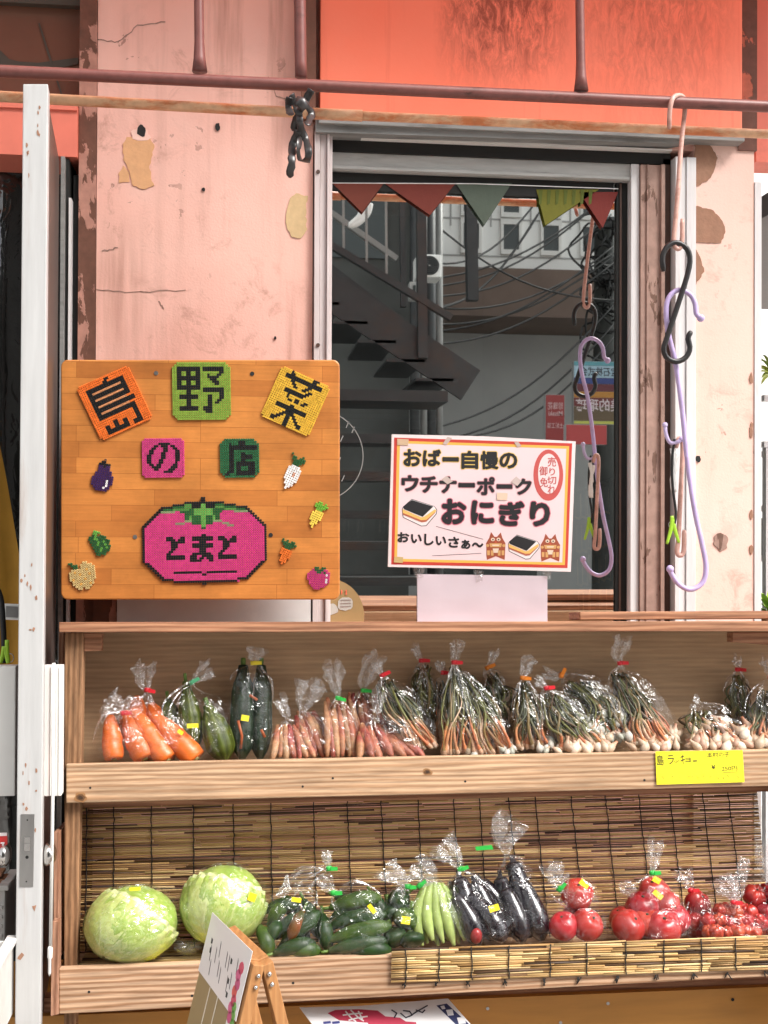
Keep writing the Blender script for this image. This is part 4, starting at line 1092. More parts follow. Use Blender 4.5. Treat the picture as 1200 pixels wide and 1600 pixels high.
def onigiri(dx, dy, s):
    q = lambda pts: ZP([(dx + x * s, dy + y * s) for x, y in pts])
    poly(m, FP, q([(2, 60), (10, 42), (62, -4), (200, 40), (216, 62), (212, 88), (150, 160), (120, 162), (8, 108)]), 0.0022, col=DK)
    poly(m, FP, q([(6, 62), (12, 46), (62, 0), (198, 42), (212, 64), (208, 86), (148, 156), (120, 158), (12, 106)]), 0.0024, col=(0.80, 0.74, 0.74))
    poly(m, FP, q([(6, 58), (120, 108), (136, 104), (200, 60), (210, 62), (208, 74), (150, 128), (122, 132), (8, 84)]), 0.0026, col=(0.78, 0.48, 0.14))
    poly(m, FP, q([(8, 80), (120, 124), (150, 122), (206, 74), (204, 80), (150, 134), (122, 138), (10, 92)]), 0.0028, col=(0.45, 0.14, 0.08))
    poly(m, FP, q([(10, 44), (62, 2), (192, 42), (128, 104), (16, 58)]), 0.0030, col=DK)
onigiri(106, 428, 1.0); m.build('rice_ball_print', M['lamin'], po)
m = MB(); onigiri(748, 644, 0.9); m.build('rice_ball_print', M['lamin'], po)
m = MB()
def lion(cx, cy, s):
    q = lambda pts: ZP([(cx + x * s, cy + y * s) for x, y in pts])
    B, G, C = (0.33, 0.08, 0.04), (0.62, 0.36, 0.14), (0.75, 0.62, 0.5)
    poly(m, FP, q([(-42, -55), (-30, -92), (-8, -62), (8, -62), (32, -90), (42, -55), (62, -20), (60, 20), (58, 70), (56, 85), (0, 62), (-56, 85), (-60, 60), (-60, 10), (-62, -20)]), 0.0022, col=B)
    for x in (-18, 18): poly(m, FP, q(ell(x, -45, 13, 11, 14)), 0.0025, col=C); poly(m, FP, q(ell(x, -44, 5, 5, 10)), 0.0028, col=DK)
    poly(m, FP, q([(-40, -20), (40, -20), (34, 4), (-34, 4)]), 0.0025, col=G)
    poly(m, FP, q([(-24, -12), (24, -12), (20, -4), (-20, -4)]), 0.0028, col=C)
    poly(m, FP, q(ell(0, -28, 9, 7, 12)), 0.0028, col=(0.5, 0.1, 0.05))
    for x in (-46, -22, 22, 46): poly(m, FP, q([(x - 9, 25), (x + 9, 25), (x + 8, 60 - abs(x) * 0.1), (x - 8, 60 - abs(x) * 0.1)]), 0.0025, col=G)
    poly(m, FP, q([(-20, 12), (20, 12), (14, 40), (-14, 40)]), 0.0025, col=C)
    for x in (-52, 52): poly(m, FP, q(ell(x, -6, 11, 9, 12)), 0.0025, col=G)
lion(676, 712, 0.95); m.build('lion_print', M['lamin'], po)
m = MB(); lion(1006, 722, 0.95); m.build('lion_print', M['lamin'], po)
m = MB()
for a, b in (((315, 590), (600, 668)), ((292, 768), (588, 753))): stroke(m, FP, ZP([a, b]), 0.7, 0.0023, col=(0.1, 0.08, 0.08))
m.build('rule_line', M['lamin'], po)
for pts, c in (([(355, 90), (385, 48), (412, 56), (378, 98)], (0.50, 0.40, 0.36)), ([(788, 82), (812, 78), (832, 104), (808, 112)], (0.50, 0.40, 0.36)),
               ([(348, 306), (378, 284), (416, 318), (384, 336)], (0.52, 0.42, 0.38)), ([(768, 320), (800, 288), (832, 316), (806, 346)], (0.55, 0.45, 0.42)),
               ([(80, 60), (150, 64), (146, 100), (80, 98)], (0.56, 0.40, 0.26)), ([(62, 772), (116, 776), (114, 812), (60, 808)], (0.52, 0.38, 0.16)), ([(684, 386), (748, 390), (744, 432), (682, 430)], (0.72, 0.53, 0.40))):
    m = MB(); poly(m, FP, ZP(pts), 0.0034, 0.0004, col=c); m.build('tape', M['paper'], po)
bp = thing('blank_paper', 'blank pale pink paper taped to the pane under the poster', 'paper', P(752, 985, YP))
m = MB(); rows = []
for j in range(14):
    y = lerp(897, 988, j / 13); row = []
    for i in range(24):
        x = lerp(652, 855, i / 23); u, v = FP.px(x, y + 3 * (i / 23)); row.append(FP.at(u, v, 0.0018 + 0.0016 * noise.noise(V((x * 0.03, y * 0.03, 1))) + 0.0016 * abs(noise.noise(V((x * 0.012, y * 0.05, 7))))))
    rows.append(row)
m.loft([r_ for r_ in rows[::-1]], closed=False, col=(0.60, 0.52, 0.57)); m.build('sheet', M['lamin'], bp)
for pts in ([(646, 886), (664, 888), (662, 902), (650, 904)], [(742, 890), (756, 892), (754, 908), (744, 910)], [(848, 892), (862, 894), (860, 906), (850, 904)]):
    m = MB(); poly(m, FP, pts, 0.0052, 0.0003); m.build('tape', M['film_w'], bp)
for pts in ([(648, 886), (662, 892), (654, 898)], [(742, 893), (752, 900), (748, 906)]):
    pass

# ================================================================== HOOKS HANGING FROM THE PIPES
def hook(name, label, pts, r, mat, Y, col=(1, 1, 1), n=40, ends=True, dy=None):
    q = [P(x, y, Y + (dy[i] if dy else 0.0)) for i, (x, y) in enumerate(pts)]
    pp = spline(q, n); m = MB(); rad = [r] * len(pp)
    if ends: rad[0] = r * 0.7; rad[-1] = r * 0.7
    m.tube(pp, rad, 12, col=col)
    if ends == 'ball':
        for e in (pp[0], pp[-1]): m.ball(e, r * 1.5, r * 1.5, r * 1.5, 12, 8, col=col)
    return tag(m.build(name, mat), label, 'hook', 'hooks hanging by the window')
YH = PY1
hook('long_hook', 'long peeling pink wire hook hung over the maroon pipe', [(1046, 202), (1046, 178), (1050, 156), (1058, 149), (1068, 153), (1070, 172), (1064, 230), (1058, 320), (1053, 372), (1055, 386), (1062, 388), (1066, 372), (1066, 342)], 0.0052, M['cream_hook'], YH,
     dy=[-0.01, -0.02, -0.022, -0.01, 0.0, 0.016, 0.012, 0.0, 0, 0, 0, 0, 0])
hook('s_hook', 'black coated S shaped hook hanging beside the window', [(1037, 424), (1035, 402), (1042, 386), (1056, 379), (1072, 387), (1078, 404), (1074, 430), (1058, 480), (1042, 528), (1037, 546), (1043, 560), (1058, 565), (1072, 558), (1078, 544), (1075, 528), (1080, 518)], 0.0060, M['black_hook'], YH - 0.002)
hook('long_hook', 'long lilac coated hook reaching down to the shelf', [(1095, 497), (1088, 490), (1086, 474), (1078, 460), (1062, 453), (1047, 462), (1041, 482), (1044, 520), (1056, 570), (1066, 640), (1074, 720), (1086, 800), (1097, 850), (1103, 885), (1098, 910), (1080, 921), (1062, 914), (1050, 898), (1047, 889)], 0.0056, M['lilac'], YH + 0.012, col=(0.55, 0.43, 0.72), n=70, ends='ball',
     dy=[0] * 19)
hook('small_hook', 'small lilac hook end poking out behind the long lilac hook', [(1039, 664), (1041, 680), (1048, 692), (1060, 690), (1065, 686)], 0.0042, M['lilac'], YH + 0.03, col=(0.60, 0.50, 0.76), ends='ball')
hook('white_hook', 'pale pink hook with its curl at the bottom, beside the lime clip', [(1056, 700), (1060, 686), (1066, 690), (1066, 720), (1063, 780), (1060, 840), (1058, 862), (1062, 868), (1068, 862), (1069, 828)], 0.0052, M['cream_hook'], YH + 0.035)
m = MB(); m.tube(spline([P(x, y, YH + 0.03) for x, y in ((1054, 686), (1050, 720), (1051, 760), (1056, 800), (1054, 818))], 20), 0.003, 8)
tag(m.build('looped_twine', M['wire']), 'thin black cord looped on the small hooks, holding the lime clip', 'cord')
m = MB(); m.tube(spline([P(x, y, YH + 0.034) for x, y in ((1050, 700), (1054, 730), (1050, 750), (1054, 768), (1052, 735), (1058, 705))], 20), 0.005, 8, flat=0.4, wob=0.6)
tag(m.build('plastic_strip', M['white_pl']), 'crumpled white plastic strip knotted on the small hook', 'strip')
clip = thing('clothes_peg', 'lime green peg hanging open on a black cord beside the window', 'peg', P(1049, 850, YH + 0.03))
for a, b, c in (((1050, 806), (1049, 824), (1042, 850)), ((1050, 806), (1054, 826), (1061, 848))):
    m = MB(); m.tube(spline([P(*a, YH + 0.03), P(*b, YH + 0.03), P(*c, YH + 0.03)], 8), [0.0035, 0.004, 0.0045, 0.005, 0.005, 0.0045, 0.004, 0.0035, 0.003], 8, flat=0.6); m.build('jaw', M['greenclip'], clip)
m = MB(); m.tube([P(1050, 820, YH + 0.03) + V((0.008 * math.cos(t), 0, 0.008 * math.sin(t))) for t in [i * 0.4 for i in range(16)]], 0.0008, 6); m.build('spring', M['steel'], clip)
# ================================================================== LEFT: OPEN DOOR AND DOORWAY
YD = -0.50
dr = thing('shop_door', 'white edged aluminium door standing open, seen on its lock edge', 'door', V((P(45, 900, YD).x, YD, 0.12)))
e0, e1 = P(36, 131, YD), P(75, 131, YD); f0, f1 = P(23, 1640, YD), P(63, 1640, YD)
dv = V((P(96, 560, -0.02).x - P(73, 560, YD).x, -0.02 - YD, 0)); dv1 = dv * 1.0
def slab(a, b, c, d, depth0, depth1, m):   # a,b bottom l r; c,d top r l
    m.hexa([a + dv * depth0, b + dv * depth0, b + dv * depth1, a + dv * depth1, d + dv * depth0, c + dv * depth0, c + dv * depth1, d + dv * depth1])
m = MB(); slab(f0, f1, e1, e0, 0, 0.10, m); m.build('lock_stile', M['door'], dr, 0.002)
ins = V((0.006, 0, 0))
m = MB(); slab(f0 + ins, f1 - ins, e1 - ins, e0 + ins, 0.101, 0.985, m); m.build('leaf', M['door_side'], dr)
m = MB(); slab(f1 - ins, f1 - ins + V((0.004, 0, 0)), e1 - ins + V((0.004, 0, 0)), e1 - ins, 0.101, 0.16, m); m.build('edge_trim', M['peel'], dr)
FD = Frame(P(50, 1300, YD), f1 - f0, e0 - f0)
lk = MB(); lk.prism(FD, [FD.px(*p) for p in ((33, 1272), (54, 1272), (52, 1385), (31, 1385))], -0.001, 0.0015); lko = lk.build('lock_plate', M['steel'], dr)
m = MB(); m.prism(FD, [FD.px(*p) for p in ((39, 1307), (48, 1307), (47.5, 1329), (38.5, 1329))], 0.0, 0.004); m.prism(FD, [FD.px(*p) for p in ((39, 1317), (48, 1317), (48, 1318), (39, 1318))], 0.004, 0.0046)
m.build('latch', M['chrome'], lko)
m = MB()
for x, y, r in ((42.5, 1339, 2.6), (43, 1281, 1.2), (41.5, 1377, 1.2)): m.prism(FD, [FD.px(*p) for p in ell(x, y, r, r, 12)], 0.0, 0.0020)
m.build('keyhole', M['gasket'], lko)
for s, x in ((-1, 17), (1, 70)):
    c = P(x, 1335, YD + 0.045); m = MB()
    st_ = [(0.0, 0.012), (0.006, 0.021), (0.012, 0.0215), (0.018, 0.020), (0.021, 0.014)] if s < 0 else [(0.0, 0.012), (-0.002, 0.021), (-0.010, 0.0215), (-0.016, 0.020), (-0.02, 0.012)]
    rings = [[c + V((-h * s * s if s < 0 else -h, r * math.sin(t), r * math.cos(t))) for t in [2 * math.pi * i / 20 for i in range(20)]] for h, r in st_]
    m.loft(rings, col=(1, 1, 1)); m.build('knob', M['chrome'], dr)
m = MB()
for pts in ([(50, 1416), (57, 1414), (54, 1424)], [(28, 1495), (34, 1488), (38, 1492), (32, 1500), (27, 1498)]):
    m.prism(FD, [FD.px(*p) for p in pts], -0.001, 0.0006)
for k in range(26):
    x, y = random.choice([(44, random.uniform(140, 330)), (60, random.uniform(160, 220)), (random.uniform(34, 60), random.uniform(870, 990)), (random.uniform(32, 58), random.uniform(1180, 1300))])
    m.prism(FD, [FD.px(*p) for p in rough_poly(x + random.uniform(-2, 2), y, random.uniform(0.8, 2.4), random.uniform(1.5, 5), 9, 0.4, k)], -0.001, 0.0006)
m.build('scuff_mark', M['bare_b'], dr)
# door frame right of it (dark aluminium channels)
dfm = thing('door_frame', 'dark aluminium door frame at the corner of the pink wall', 'frame', V((X(108), 0.0, 0.12)))
for a, b, y0, mt, t in ((97, 103, -0.03, 'alu_dark', 270), (103.5, 108, -0.015, 'gasket', 270), (108.5, 112, -0.02, 'alu', 330), (112.5, 121, 0.01, 'gasket', 290)):
    m = MB(); m.box((X(a), y0, 0.12), (X(b), 0.12, Z(t))); m.build('channel', M[mt], dfm)
# white letter box behind the door edge
wbx = thing('white_cover', 'white ribbed plastic cover fixed either side of the door edge', 'cover', P(50, 1245, YD + 0.1))
m = MB(); Y0 = YD + 0.07
m.box((P(-40, 1140, Y0).x, Y0, P(20, 1244, Y0).z), (P(24, 1140, Y0).x, Y0 + 0.03, P(20, 1041, Y0).z)); m.build('panel', M['white_pl'], wbx, 0.002)
m = MB(); m.box((P(66, 1140, Y0).x, Y0, P(80, 1244, Y0).z), (P(96, 1140, Y0).x, Y0 + 0.03, P(80, 1041, Y0).z))
for x in (79, 82, 87, 92): m.box((P(x, 1140, Y0).x, Y0 - 0.003, P(80, 1243, Y0).z), (P(x + 1.4, 1140, Y0).x, Y0, P(80, 1042, Y0).z))
m.build('panel', M['white_pl'], wbx, 0.0008)
wand = thing('blind_wand', 'thin white plastic wand hanging with a thicker tip', 'wand', P(77, 1525, -0.47))
m = MB(); m.tube([P(84, 1036, -0.47), P(82.5, 1240, -0.47), P(79, 1480, -0.47)], 0.0032, 8); m.build('rod', M['white_pl'], wand)
m = MB(); m.tube([P(78.5, 1478, -0.47), P(78.5, 1482, -0.47), P(78, 1496, -0.47), P(77.7, 1499, -0.47), P(77.4, 1520, -0.47), P(77.2, 1525, -0.47)], [0.003, 0.0048, 0.0048, 0.003, 0.0028, 0.001], 10); m.build('tip', M['white_pl'], wand)

# inside the doorway
vs_ = MB(); rows = []
for j in range(24):
    z = Z(278, 0.14) - j * 0.075; row = []
    for i in range(60):
        x = -1.75 + i * 0.014; row.append(V((x, 0.14 + 0.018 * math.sin(i * 0.75 + 1.3 * noise.noise(V((i * 0.11, j * 0.08, 0)))) + 0.01 * noise.noise(V((i * 0.2, j * 0.3, 4))), z)))
    rows.append(row)
vs_.loft(rows, closed=False, col=(1, 1, 1)); tag(vs_.build('vinyl_curtain', M['sheet']), 'clear vinyl curtain hanging in folds in the dark doorway', 'curtain')
m = MB(); m.box((-2.4, 0.10, Z(284, 0.1)), (X(121), 0.13, Z(272, 0.1))); tag(m.build('curtain_rail', M['alu']), 'pale curtain rail under the salmon beam', 'rail')
yc = thing('canvas_apron', 'mustard yellow canvas hanging behind the door edge', 'canvas', P(10, 1100, -0.1))
fy = wallframe(-0.10)
m = MB(); rows = []
for j in range(20):
    t = j / 19; y = lerp(640, 1110, t); xr = lerp(-14, 34, min(1, t * 1.9)) + 1.5 * math.sin(t * 9); row = []
    for i in range(16):
        x = lerp(-140, xr, i / 15); u, v = fy.px(x, y); row.append(fy.at(u, v, 0.012 * math.sin(i * 1.1 + t * 3)))
    rows.append(row)
m.loft([r[::-1] for r in rows], closed=False, col=(1, 1, 1)); m.build('cloth', M['yellowcloth'], yc)
m = MB(); fq = wallframe(-0.125); poly(m, fq, [(5, 943), (32, 944), (32, 969), (5, 968)], 0.0, 0.002); m.build('label_patch', M['white_pl'], yc)
m = MB(); poly(m, fq, [(9, 947), (28, 948), (28, 965), (9, 964)], 0.002, 0.0015); m.build('emblem', M['steel'], yc)
m = MB(); m.tube(spline([P(-20, 900, -0.2), P(0, 930, -0.2), P(5, 980, -0.2), P(7, 1036, -0.2)], 14), 0.006, 8); tag(m.build('black_cable', M['wire']), 'black cable hanging down in front of the mustard canvas', 'cable')
cl2 = thing('clothes_peg', 'lime green peg at the end of the black cable by the mustard canvas', 'peg', P(6, 1036, -0.21))
for a, b, c in (((6, 1010), (4, 1024), (0, 1036)), ((7, 1010), (10, 1024), (13, 1036)), ((11, 1000), (11, 1018), (13, 1034))):
    m = MB(); m.tube(spline([P(*a, -0.21), P(*b, -0.21), P(*c, -0.21)], 6), 0.0045, 8, flat=0.6); m.build('jaw', M['greenclip'], cl2)
m = MB(); m.tube([P(16, 1028, -0.21) + V((0.007 * math.cos(t), 0, 0.009 * math.sin(t))) for t in [i * 0.4 for i in range(17)]], 0.001, 6); m.build('ring', M['steel'], cl2)
# baskets and tag in the lower left corner
def basket(label, x0, x1, y0, y1, Y, dep):
    r = thing('storage_basket', label, 'basket', P((x0 + x1) / 2, y1, Y), 'baskets by the door')
    A, B = P(x0, y1, Y), P(x1, y0, Y); m = MB(); t = 0.006
    m.box((A.x, Y, A.z), (B.x, Y + t, B.z)); m.box((A.x, Y + dep - t, A.z), (B.x, Y + dep, B.z)); m.box((B.x - t, Y + t, A.z), (B.x, Y + dep - t, B.z)); m.box((A.x, Y + t, A.z), (A.x + t, Y + dep - t, B.z)); m.box((A.x + t, Y + t, A.z), (B.x - t, Y + dep - t, A.z + t))
    for k in range(5): z = A.z + (B.z - A.z) * (0.15 + 0.14 * k); m.box((A.x + 0.004, Y - 0.003, z), (B.x - 0.004, Y, z + 0.008))
    m.build('tub', M['basket'], r, 0.0015)
    m = MB(); m.box((A.x - 0.006, Y - 0.008, B.z), (B.x + 0.008, Y + 0.012, B.z + 0.010)); m.box((B.x - 0.012, Y + 0.012, B.z), (B.x + 0.008, Y + dep, B.z + 0.010)); m.build('rim', M['basket'], r, 0.002)
basket('grey plastic basket with a thick rim, lowest at the left edge', -120, -4, 1514, 1640, -0.62, 0.14)
basket('pale grey tub standing above the rimmed basket beside the door', -120, 8, 1390, 1500, -0.40, 0.10)
sk = thing('brush_stack', 'stack of brown wooden slats standing in the tub by the door', 'slats', P(0, 1440, -0.36))
for k in range(9):
    m = MB(); z = P(0, 1440 - k * 9, -0.36).z; m.box((P(-90, 1400, -0.36).x, -0.37 + random.uniform(-0.006, 0.006), z), (P(6 + random.uniform(-3, 3), 1400, -0.36).x, -0.33, z + 0.0065)); m.build('slat', M['cedar'], sk, 0.001)
pt = thing('price_tag', 'red and green price tag with white lettering beside the door knob', 'tag', P(0, 1342, -0.46))
ft = wallframe(-0.46); m = MB()
poly(m, ft, [(-60, 1304), (11, 1302), (12, 1345), (-60, 1346)], 0.0, 0.002, col=(0.62, 0.03, 0.03)); poly(m, ft, [(-60, 1334), (12, 1333), (12, 1346), (-60, 1347)], 0.0012, col=(0.08, 0.3, 0.04)); poly(m, ft, [(-60, 1303), (11, 1301), (11, 1306), (-60, 1309)], 0.0012, col=(0.8, 0.7, 0.7))
m.build('card', M['paint'], pt)
m = MB(); text(m, ft, 'ろ', 0, 1316, 8, 1331, 0.0022, (0.8, 0.75, 0.75), off=0.0006); m.build('lettering', M['paint'], pt)

# ================================================================== RIGHT EDGE: THE NEXT SHOP FRONT
nx = thing('neighbour_wall', 'bright white neighbouring wall seen past the pink pilaster', 'wall', V((1.9, 2.2, 0)))
m = MB(); m.box((0.75, 3.2, 0), (5, 3.3, 4.0)); m.build('wall', M['whitewall'], nx)
ng = thing('tin_awning', 'corrugated dark awning edge at the upper right corner of the photo', 'awning', P(1196, 400, 0.8))
m = MB(); a = P(1188, 262, 0.9); m.box((a.x, 0.6, P(1190, 300, 0.6).z), (a.x + 2, 2.4, P(1190, 262, 0.6).z)); m.box((a.x, 0.6, P(1190, 420, 0.6).z), (a.x + 0.05, 0.66, P(1190, 300, 0.6).z)); m.build('sheet', M['brownframe'], ng)
m = MB(); m.box((X(1189.5), 0.03, Z(222)), (1.6, 0.12, TOP)); tag(m.build('side_fascia', M['salmon2']), 'salmon painted fascia at the right edge of the photo', 'fascia')
fw = thing('display_cabinet', 'grey framed outdoor cabinet past the pink pilaster', 'cabinet', V((P(1215, 900, 1.0).x, 1.0, 0)))
m = MB()
for y in (618, 690, 705, 790, 868):
    a = P(1190, y, 1.0); m.box((a.x, 0.98, a.z - 0.02), (a.x + 0.9, 1.02, a.z))
a = P(1191, 700, 1.0); m.box((a.x, 0.97, 0), (a.x + 0.025, 1.0, a.z)); m.build('frame', M['alu'], fw)
m = MB(); a, b = P(1197, 870, 1.05), P(1260, 810, 1.05); m.box((a.x, 1.05, a.z), (b.x, 1.3, b.z)); m.build('crate', mvar('green crate', (0.02, 0.11, 0.07), 0.5), fw)
pp_ = thing('potted_plant', 'small potted plant with lime green leaves past the right pilaster', 'plant', P(1200, 985, 0.8))
m = MB(); c = P(1204, 985, 0.8); m.tube([c + V((0, 0, -0.03)), c + V((0, 0, 0.06))], [0.05, 0.065], 14); m.build('pot', M['cedar'], pp_)
def leafblades(c, n, L, cols, parent, seed):
    rnd = random.Random(seed); m = MB()
    for k in range(n):
        a = rnd.uniform(0, 6.28); e = rnd.uniform(0.3, 1.3); d = V((math.cos(a) * math.cos(e), math.sin(a) * math.cos(e), math.sin(e))); l = L * rnd.uniform(0.6, 1.1)
        s = d.cross(V((0, 0, 1))).normalized(); pts = [c + d * (l * t) - V((0, 0, 1)) * (0.5 * l * t * t) for t in (0, 0.25, 0.5, 0.75, 1)]; wd = (0.2, 1, 1, 0.6, 0.05); rows = [[p - s * (0.012 * w_), p + V((0, 0, 0.003)), p + s * (0.012 * w_)] for p, w_ in zip(pts, wd)]
        m.loft(rows, closed=False, col=varc(rnd.choice(cols), 0.25))
    m.build('foliage', M['leafgreen'], parent)
leafblades(c + V((0, 0, 0.05)), 22, 0.16, [(0.5, 0.7, 0.1), (0.3, 0.5, 0.08)], pp_, 1)
p3 = thing('hanging_plant', 'yellow green palm leaves against the bright gap at the right edge', 'plant', P(1204, 570, 1.4))
leafblades(P(1208, 585, 1.4), 26, 0.18, [(0.75, 0.85, 0.15), (0.55, 0.75, 0.12)], p3, 2)

# ================================================================== THE TWO-TIER SHELF
TILT = R(5.5)
O_ = P(100, 980, -0.36)
FS = Frame(O_, (1, 0, 0), (0, math.sin(TILT), math.cos(TILT)))        # shelf plane, leaning back
def S(px, py, b=0.0): return FS.pp(px, py, -b)
def SU(px, py, b=0.0): return FS.px(px, py, -b)
def sbox(mb, x0, y0, x1, y1, b0, b1, ref=None, **k):
    """Timber whose front face fills a pixel box; b0..b1 is its depth into the shelf."""
    u0, v0 = SU(x0, y1, b0); u1, v1 = SU(x1, y0, b0); mb.fbox(FS, u0, v0, u1, v1, -b1, -b0, **k)
def squad(mb, q, b0, b1):
    mb.prism(FS, [SU(x, y, b0) for x, y in q], -b1, -b0)
rack = thing('vegetable_rack', 'two-tier wooden vegetable rack leaning against the shop wall', 'rack', S(640, 1640, 0.1))
m = MB(); squad(m, [(92, 988), (92, 972), (1460, 970), (1460, 986)], -0.006, 0.1565); m.build('top_board', M['cedar'], rack, 0.0015)
m = MB(); squad(m, [(100, 1640), (101, 988.5), (130.5, 988.5), (118, 1640)], 0.022, 0.056); m.build('post', M['pine_post'], rack, 0.0015)
m = MB(); squad(m, [(89, 1205), (92, 988.5), (100, 988.5), (97, 1205)], 0.058, 0.155); m.build('side_panel', M['cedar_z'], rack, 0.001)
m = MB(); squad(m, [(131, 1018), (131, 989), (159, 989), (158, 1017)], 0.028, 0.06); m.build('corner_block', M['cedar'], rack, 0.0015)
m = MB(); squad(m, [(1145, 1003), (1145, 987.5), (1236, 987), (1236, 1010)], 0.028, 0.06); m.build('corner_block', M['cedar'], rack, 0.0015)
m = MB(); squad(m, [(1222, 1640), (1216, 988), (1250, 988), (1260, 1640)], 0.022, 0.056); m.build('post', M['pine_post'], rack, 0.0015)
m = MB(); u0, v0 = SU(96, 1210, 0.0); u1, v1 = SU(1460, 987, 0.0)
m.fbox(FS, u0, v0, u1, v1 + 0.013, -0.175, -0.158); m.build('backboard', M['back'], rack)
m = MB(); squad(m, [(103, 1255), (103, 1194), (1460, 1166), (1460, 1222)], 0.0, 0.02); m.build('front_rail', M['pine'], rack, 0.002)
FRF = Frame(FS.at(0, 0, 0), FS.ax, FS.ay)
for x, y, rx, ry in ((668, 1206, 7, 5), (126, 1246, 10, 8)):
    m = MB()
    for q, c_, w_ in ((1.0, (0.30, 0.15, 0.06), 0.0006), (0.72, (0.13, 0.06, 0.025), 0.0009), (0.4, (0.05, 0.025, 0.012), 0.0012)): poly(m, FRF, rough_poly(x, y, rx * q, ry * q, 16, 0.25, x + q), w_, 0.001, col=c_)
    m.build('knot', M['paint'], rack)
for x, y in ((141, 1231), (473, 1229), (727, 1221), (1007, 1219), (520, 1216)):
    m = MB(); poly(m, FRF, ell(x, y, 1.8, 1.8, 10), 0.0006, 0.001); m.build('nail_head', M['gasket'], rack)
FRL = Frame(FS.at(0, 0, 0.035), FS.ax, FS.ay)
for x, y in ((139, 1550), (458, 1536), (300, 1556)):
    m = MB(); poly(m, FRL, ell(x, y, 2.2, 2.0, 10), 0.0006, 0.001); m.build('nail_head', M['gasket'], rack)
FLOOR1 = SU(640, 1187, 0.0)[1] ; 
m = MB(); m.fbox(FS, u0 + 0.03, SU(640, 1196, 0.02)[1] - 0.012, u1, SU(640, 1196, 0.02)[1], -0.158, -0.021); m.build('shelf_board', M['pine2'], rack)
m = MB(); squad(m, [(124, 1262), (124, 1246), (1230, 1222), (1230, 1236)], 0.06, 0.085); m.build('back_batten', M['cedar'], rack)
# lower tier stands forward
BL_ = -0.035
m = MB(); squad(m, [(92, 1585), (92, 1514), (1460, 1458), (1460, 1512)], BL_, BL_ + 0.022); m.build('front_rail', M['pine2'], rack, 0.002)
m = MB(); squad(m, [(79, 1588), (81, 1440), (91.5, 1440), (91.5, 1585)], BL_ - 0.004, BL_ + 0.026); squad(m, [(83, 1500), (84, 1300), (92, 1300), (92, 1500)], 0.0, 0.14); m.build('side_board', M['cedar_z'], rack, 0.001)
vf = SU(640, 1503, BL_ + 0.02)[1]
m = MB(); ua, ub = SU(88, 1500, 0)[0], SU(1460, 1500, 0)[0]; m.fbox(FS, ua, vf - 0.012, ub, vf, -0.165, -BL_ - 0.0 - 0.023 if False else 0.012); m.build('shelf_board', M['pine2'], rack)
m = MB(); squad(m, [(60, 1600), (60, 1560), (1460, 1500), (1460, 1550)], 0.12, 0.16); m.build('under_batten', M['cedar'], rack)
ob = thing('loose_plank', 'short loose plank lying on the right end of the rack top', 'plank', S(1050, 972, 0.04))
m = MB(); u0_, v0_ = SU(905, 974, 0.02); u1_, v1_ = SU(1460, 963, 0.02); vt = SU(640, 970.8, -0.006)[1] + 0.0015
m.fbox(FS, u0_, vt, u1_, vt + 0.0165, -0.10, -0.012); m.build('board', M['cedar'], ob, 0.0015)
# bamboo blinds
def blind(name, label, rows, strings, parent=None, rod=0.0022, sd=1, seglen=(0.06, 0.35), dark=0.5):
    """rows: list of (left point, right point) from top to bottom, splints laid in each row."""
    rnd = random.Random(sd); root = thing(name, label, 'blind', rows[-1][0].lerp(rows[-1][1], 0.5))
    m = MB(); pal = [(0.64, 0.42, 0.18), (0.55, 0.34, 0.13), (0.40, 0.225, 0.08), (0.14, 0.07, 0.03), (0.06, 0.03, 0.015), (0.68, 0.48, 0.23)]
    wts = [3, 3, 3, 2.6 * dark * 2, 1.5 * dark * 2, 2]
    for a, b in rows:
        L = (b - a).length; d = (b - a) / L; x = -rnd.uniform(0, 0.1)
        while x < L:
            l = rnd.uniform(*seglen); s0, s1 = max(x, 0), min(x + l, L); x += l
            if s1 - s0 < 0.004: continue
            c = varc(rnd.choices(pal, wts)[0], 0.2); j = V((0, rnd.uniform(-0.0012, 0.0012), rnd.uniform(-0.0011, 0.0011))); j2 = V((0, rnd.uniform(-0.001, 0.001), rnd.uniform(-0.0014, 0.0014)))
            mid = a.lerp(b, (s0 + s1) / 2 / L) + (j + j2) * 0.5
            r = rod * rnd.uniform(0.7, 1.1); m.tube([a + d * s0 + j, mid, a + d * (s1 - 0.0008) + j2], r, 5, col=c)
    m.build('splints', M['bamboo'], root)
    for f0_, f1_ in strings:
        m = MB(); q = []
        for i, (a, b) in enumerate(rows):
            if i % 2 and i < len(rows) - 1: continue
            f = lerp(f0_, f1_, i / (len(rows) - 1)); p = a.lerp(b, f); q.append(p + FS.n * (0.0030 + 0.0009 * (i % 4 > 1)) + V((rnd.uniform(-0.0012, 0.0012), 0, 0)))
        m.tube(q, 0.0012, 5)
        for p in q: m.ball(p, 0.0015, 0.0015, 0.0015, 6, 4)
        m.build('binding_cord', M['string'], root)
    return root
rows = []
for j in range(86):
    t = j / 85; b = lerp(0.115, 0.135, t)
    rows.append((S(122 - 2 * t, lerp(1258, 1512, t), b), S(lerp(1182, 1206, t), lerp(1226, 1482, t), b)))
strs = [((x0 - 122) / 1060, (x1 - 121) / 1080) for x0, x1 in ((135, 134), (175, 174), (230, 231), (292, 294), (352, 356), (408, 412), (473, 479), (525, 534), (577, 588), (634, 645), (690, 702), (730, 745), (776, 800), (818, 842), (876, 900), (931, 955), (985, 1010), (1036, 1062), (1090, 1116), (1132, 1160))]
blind('bamboo_blind', 'dark bamboo blind hanging at the back of the lower tier', rows, strs, sd=3, dark=0.6, rod=0.0019)
rows = []
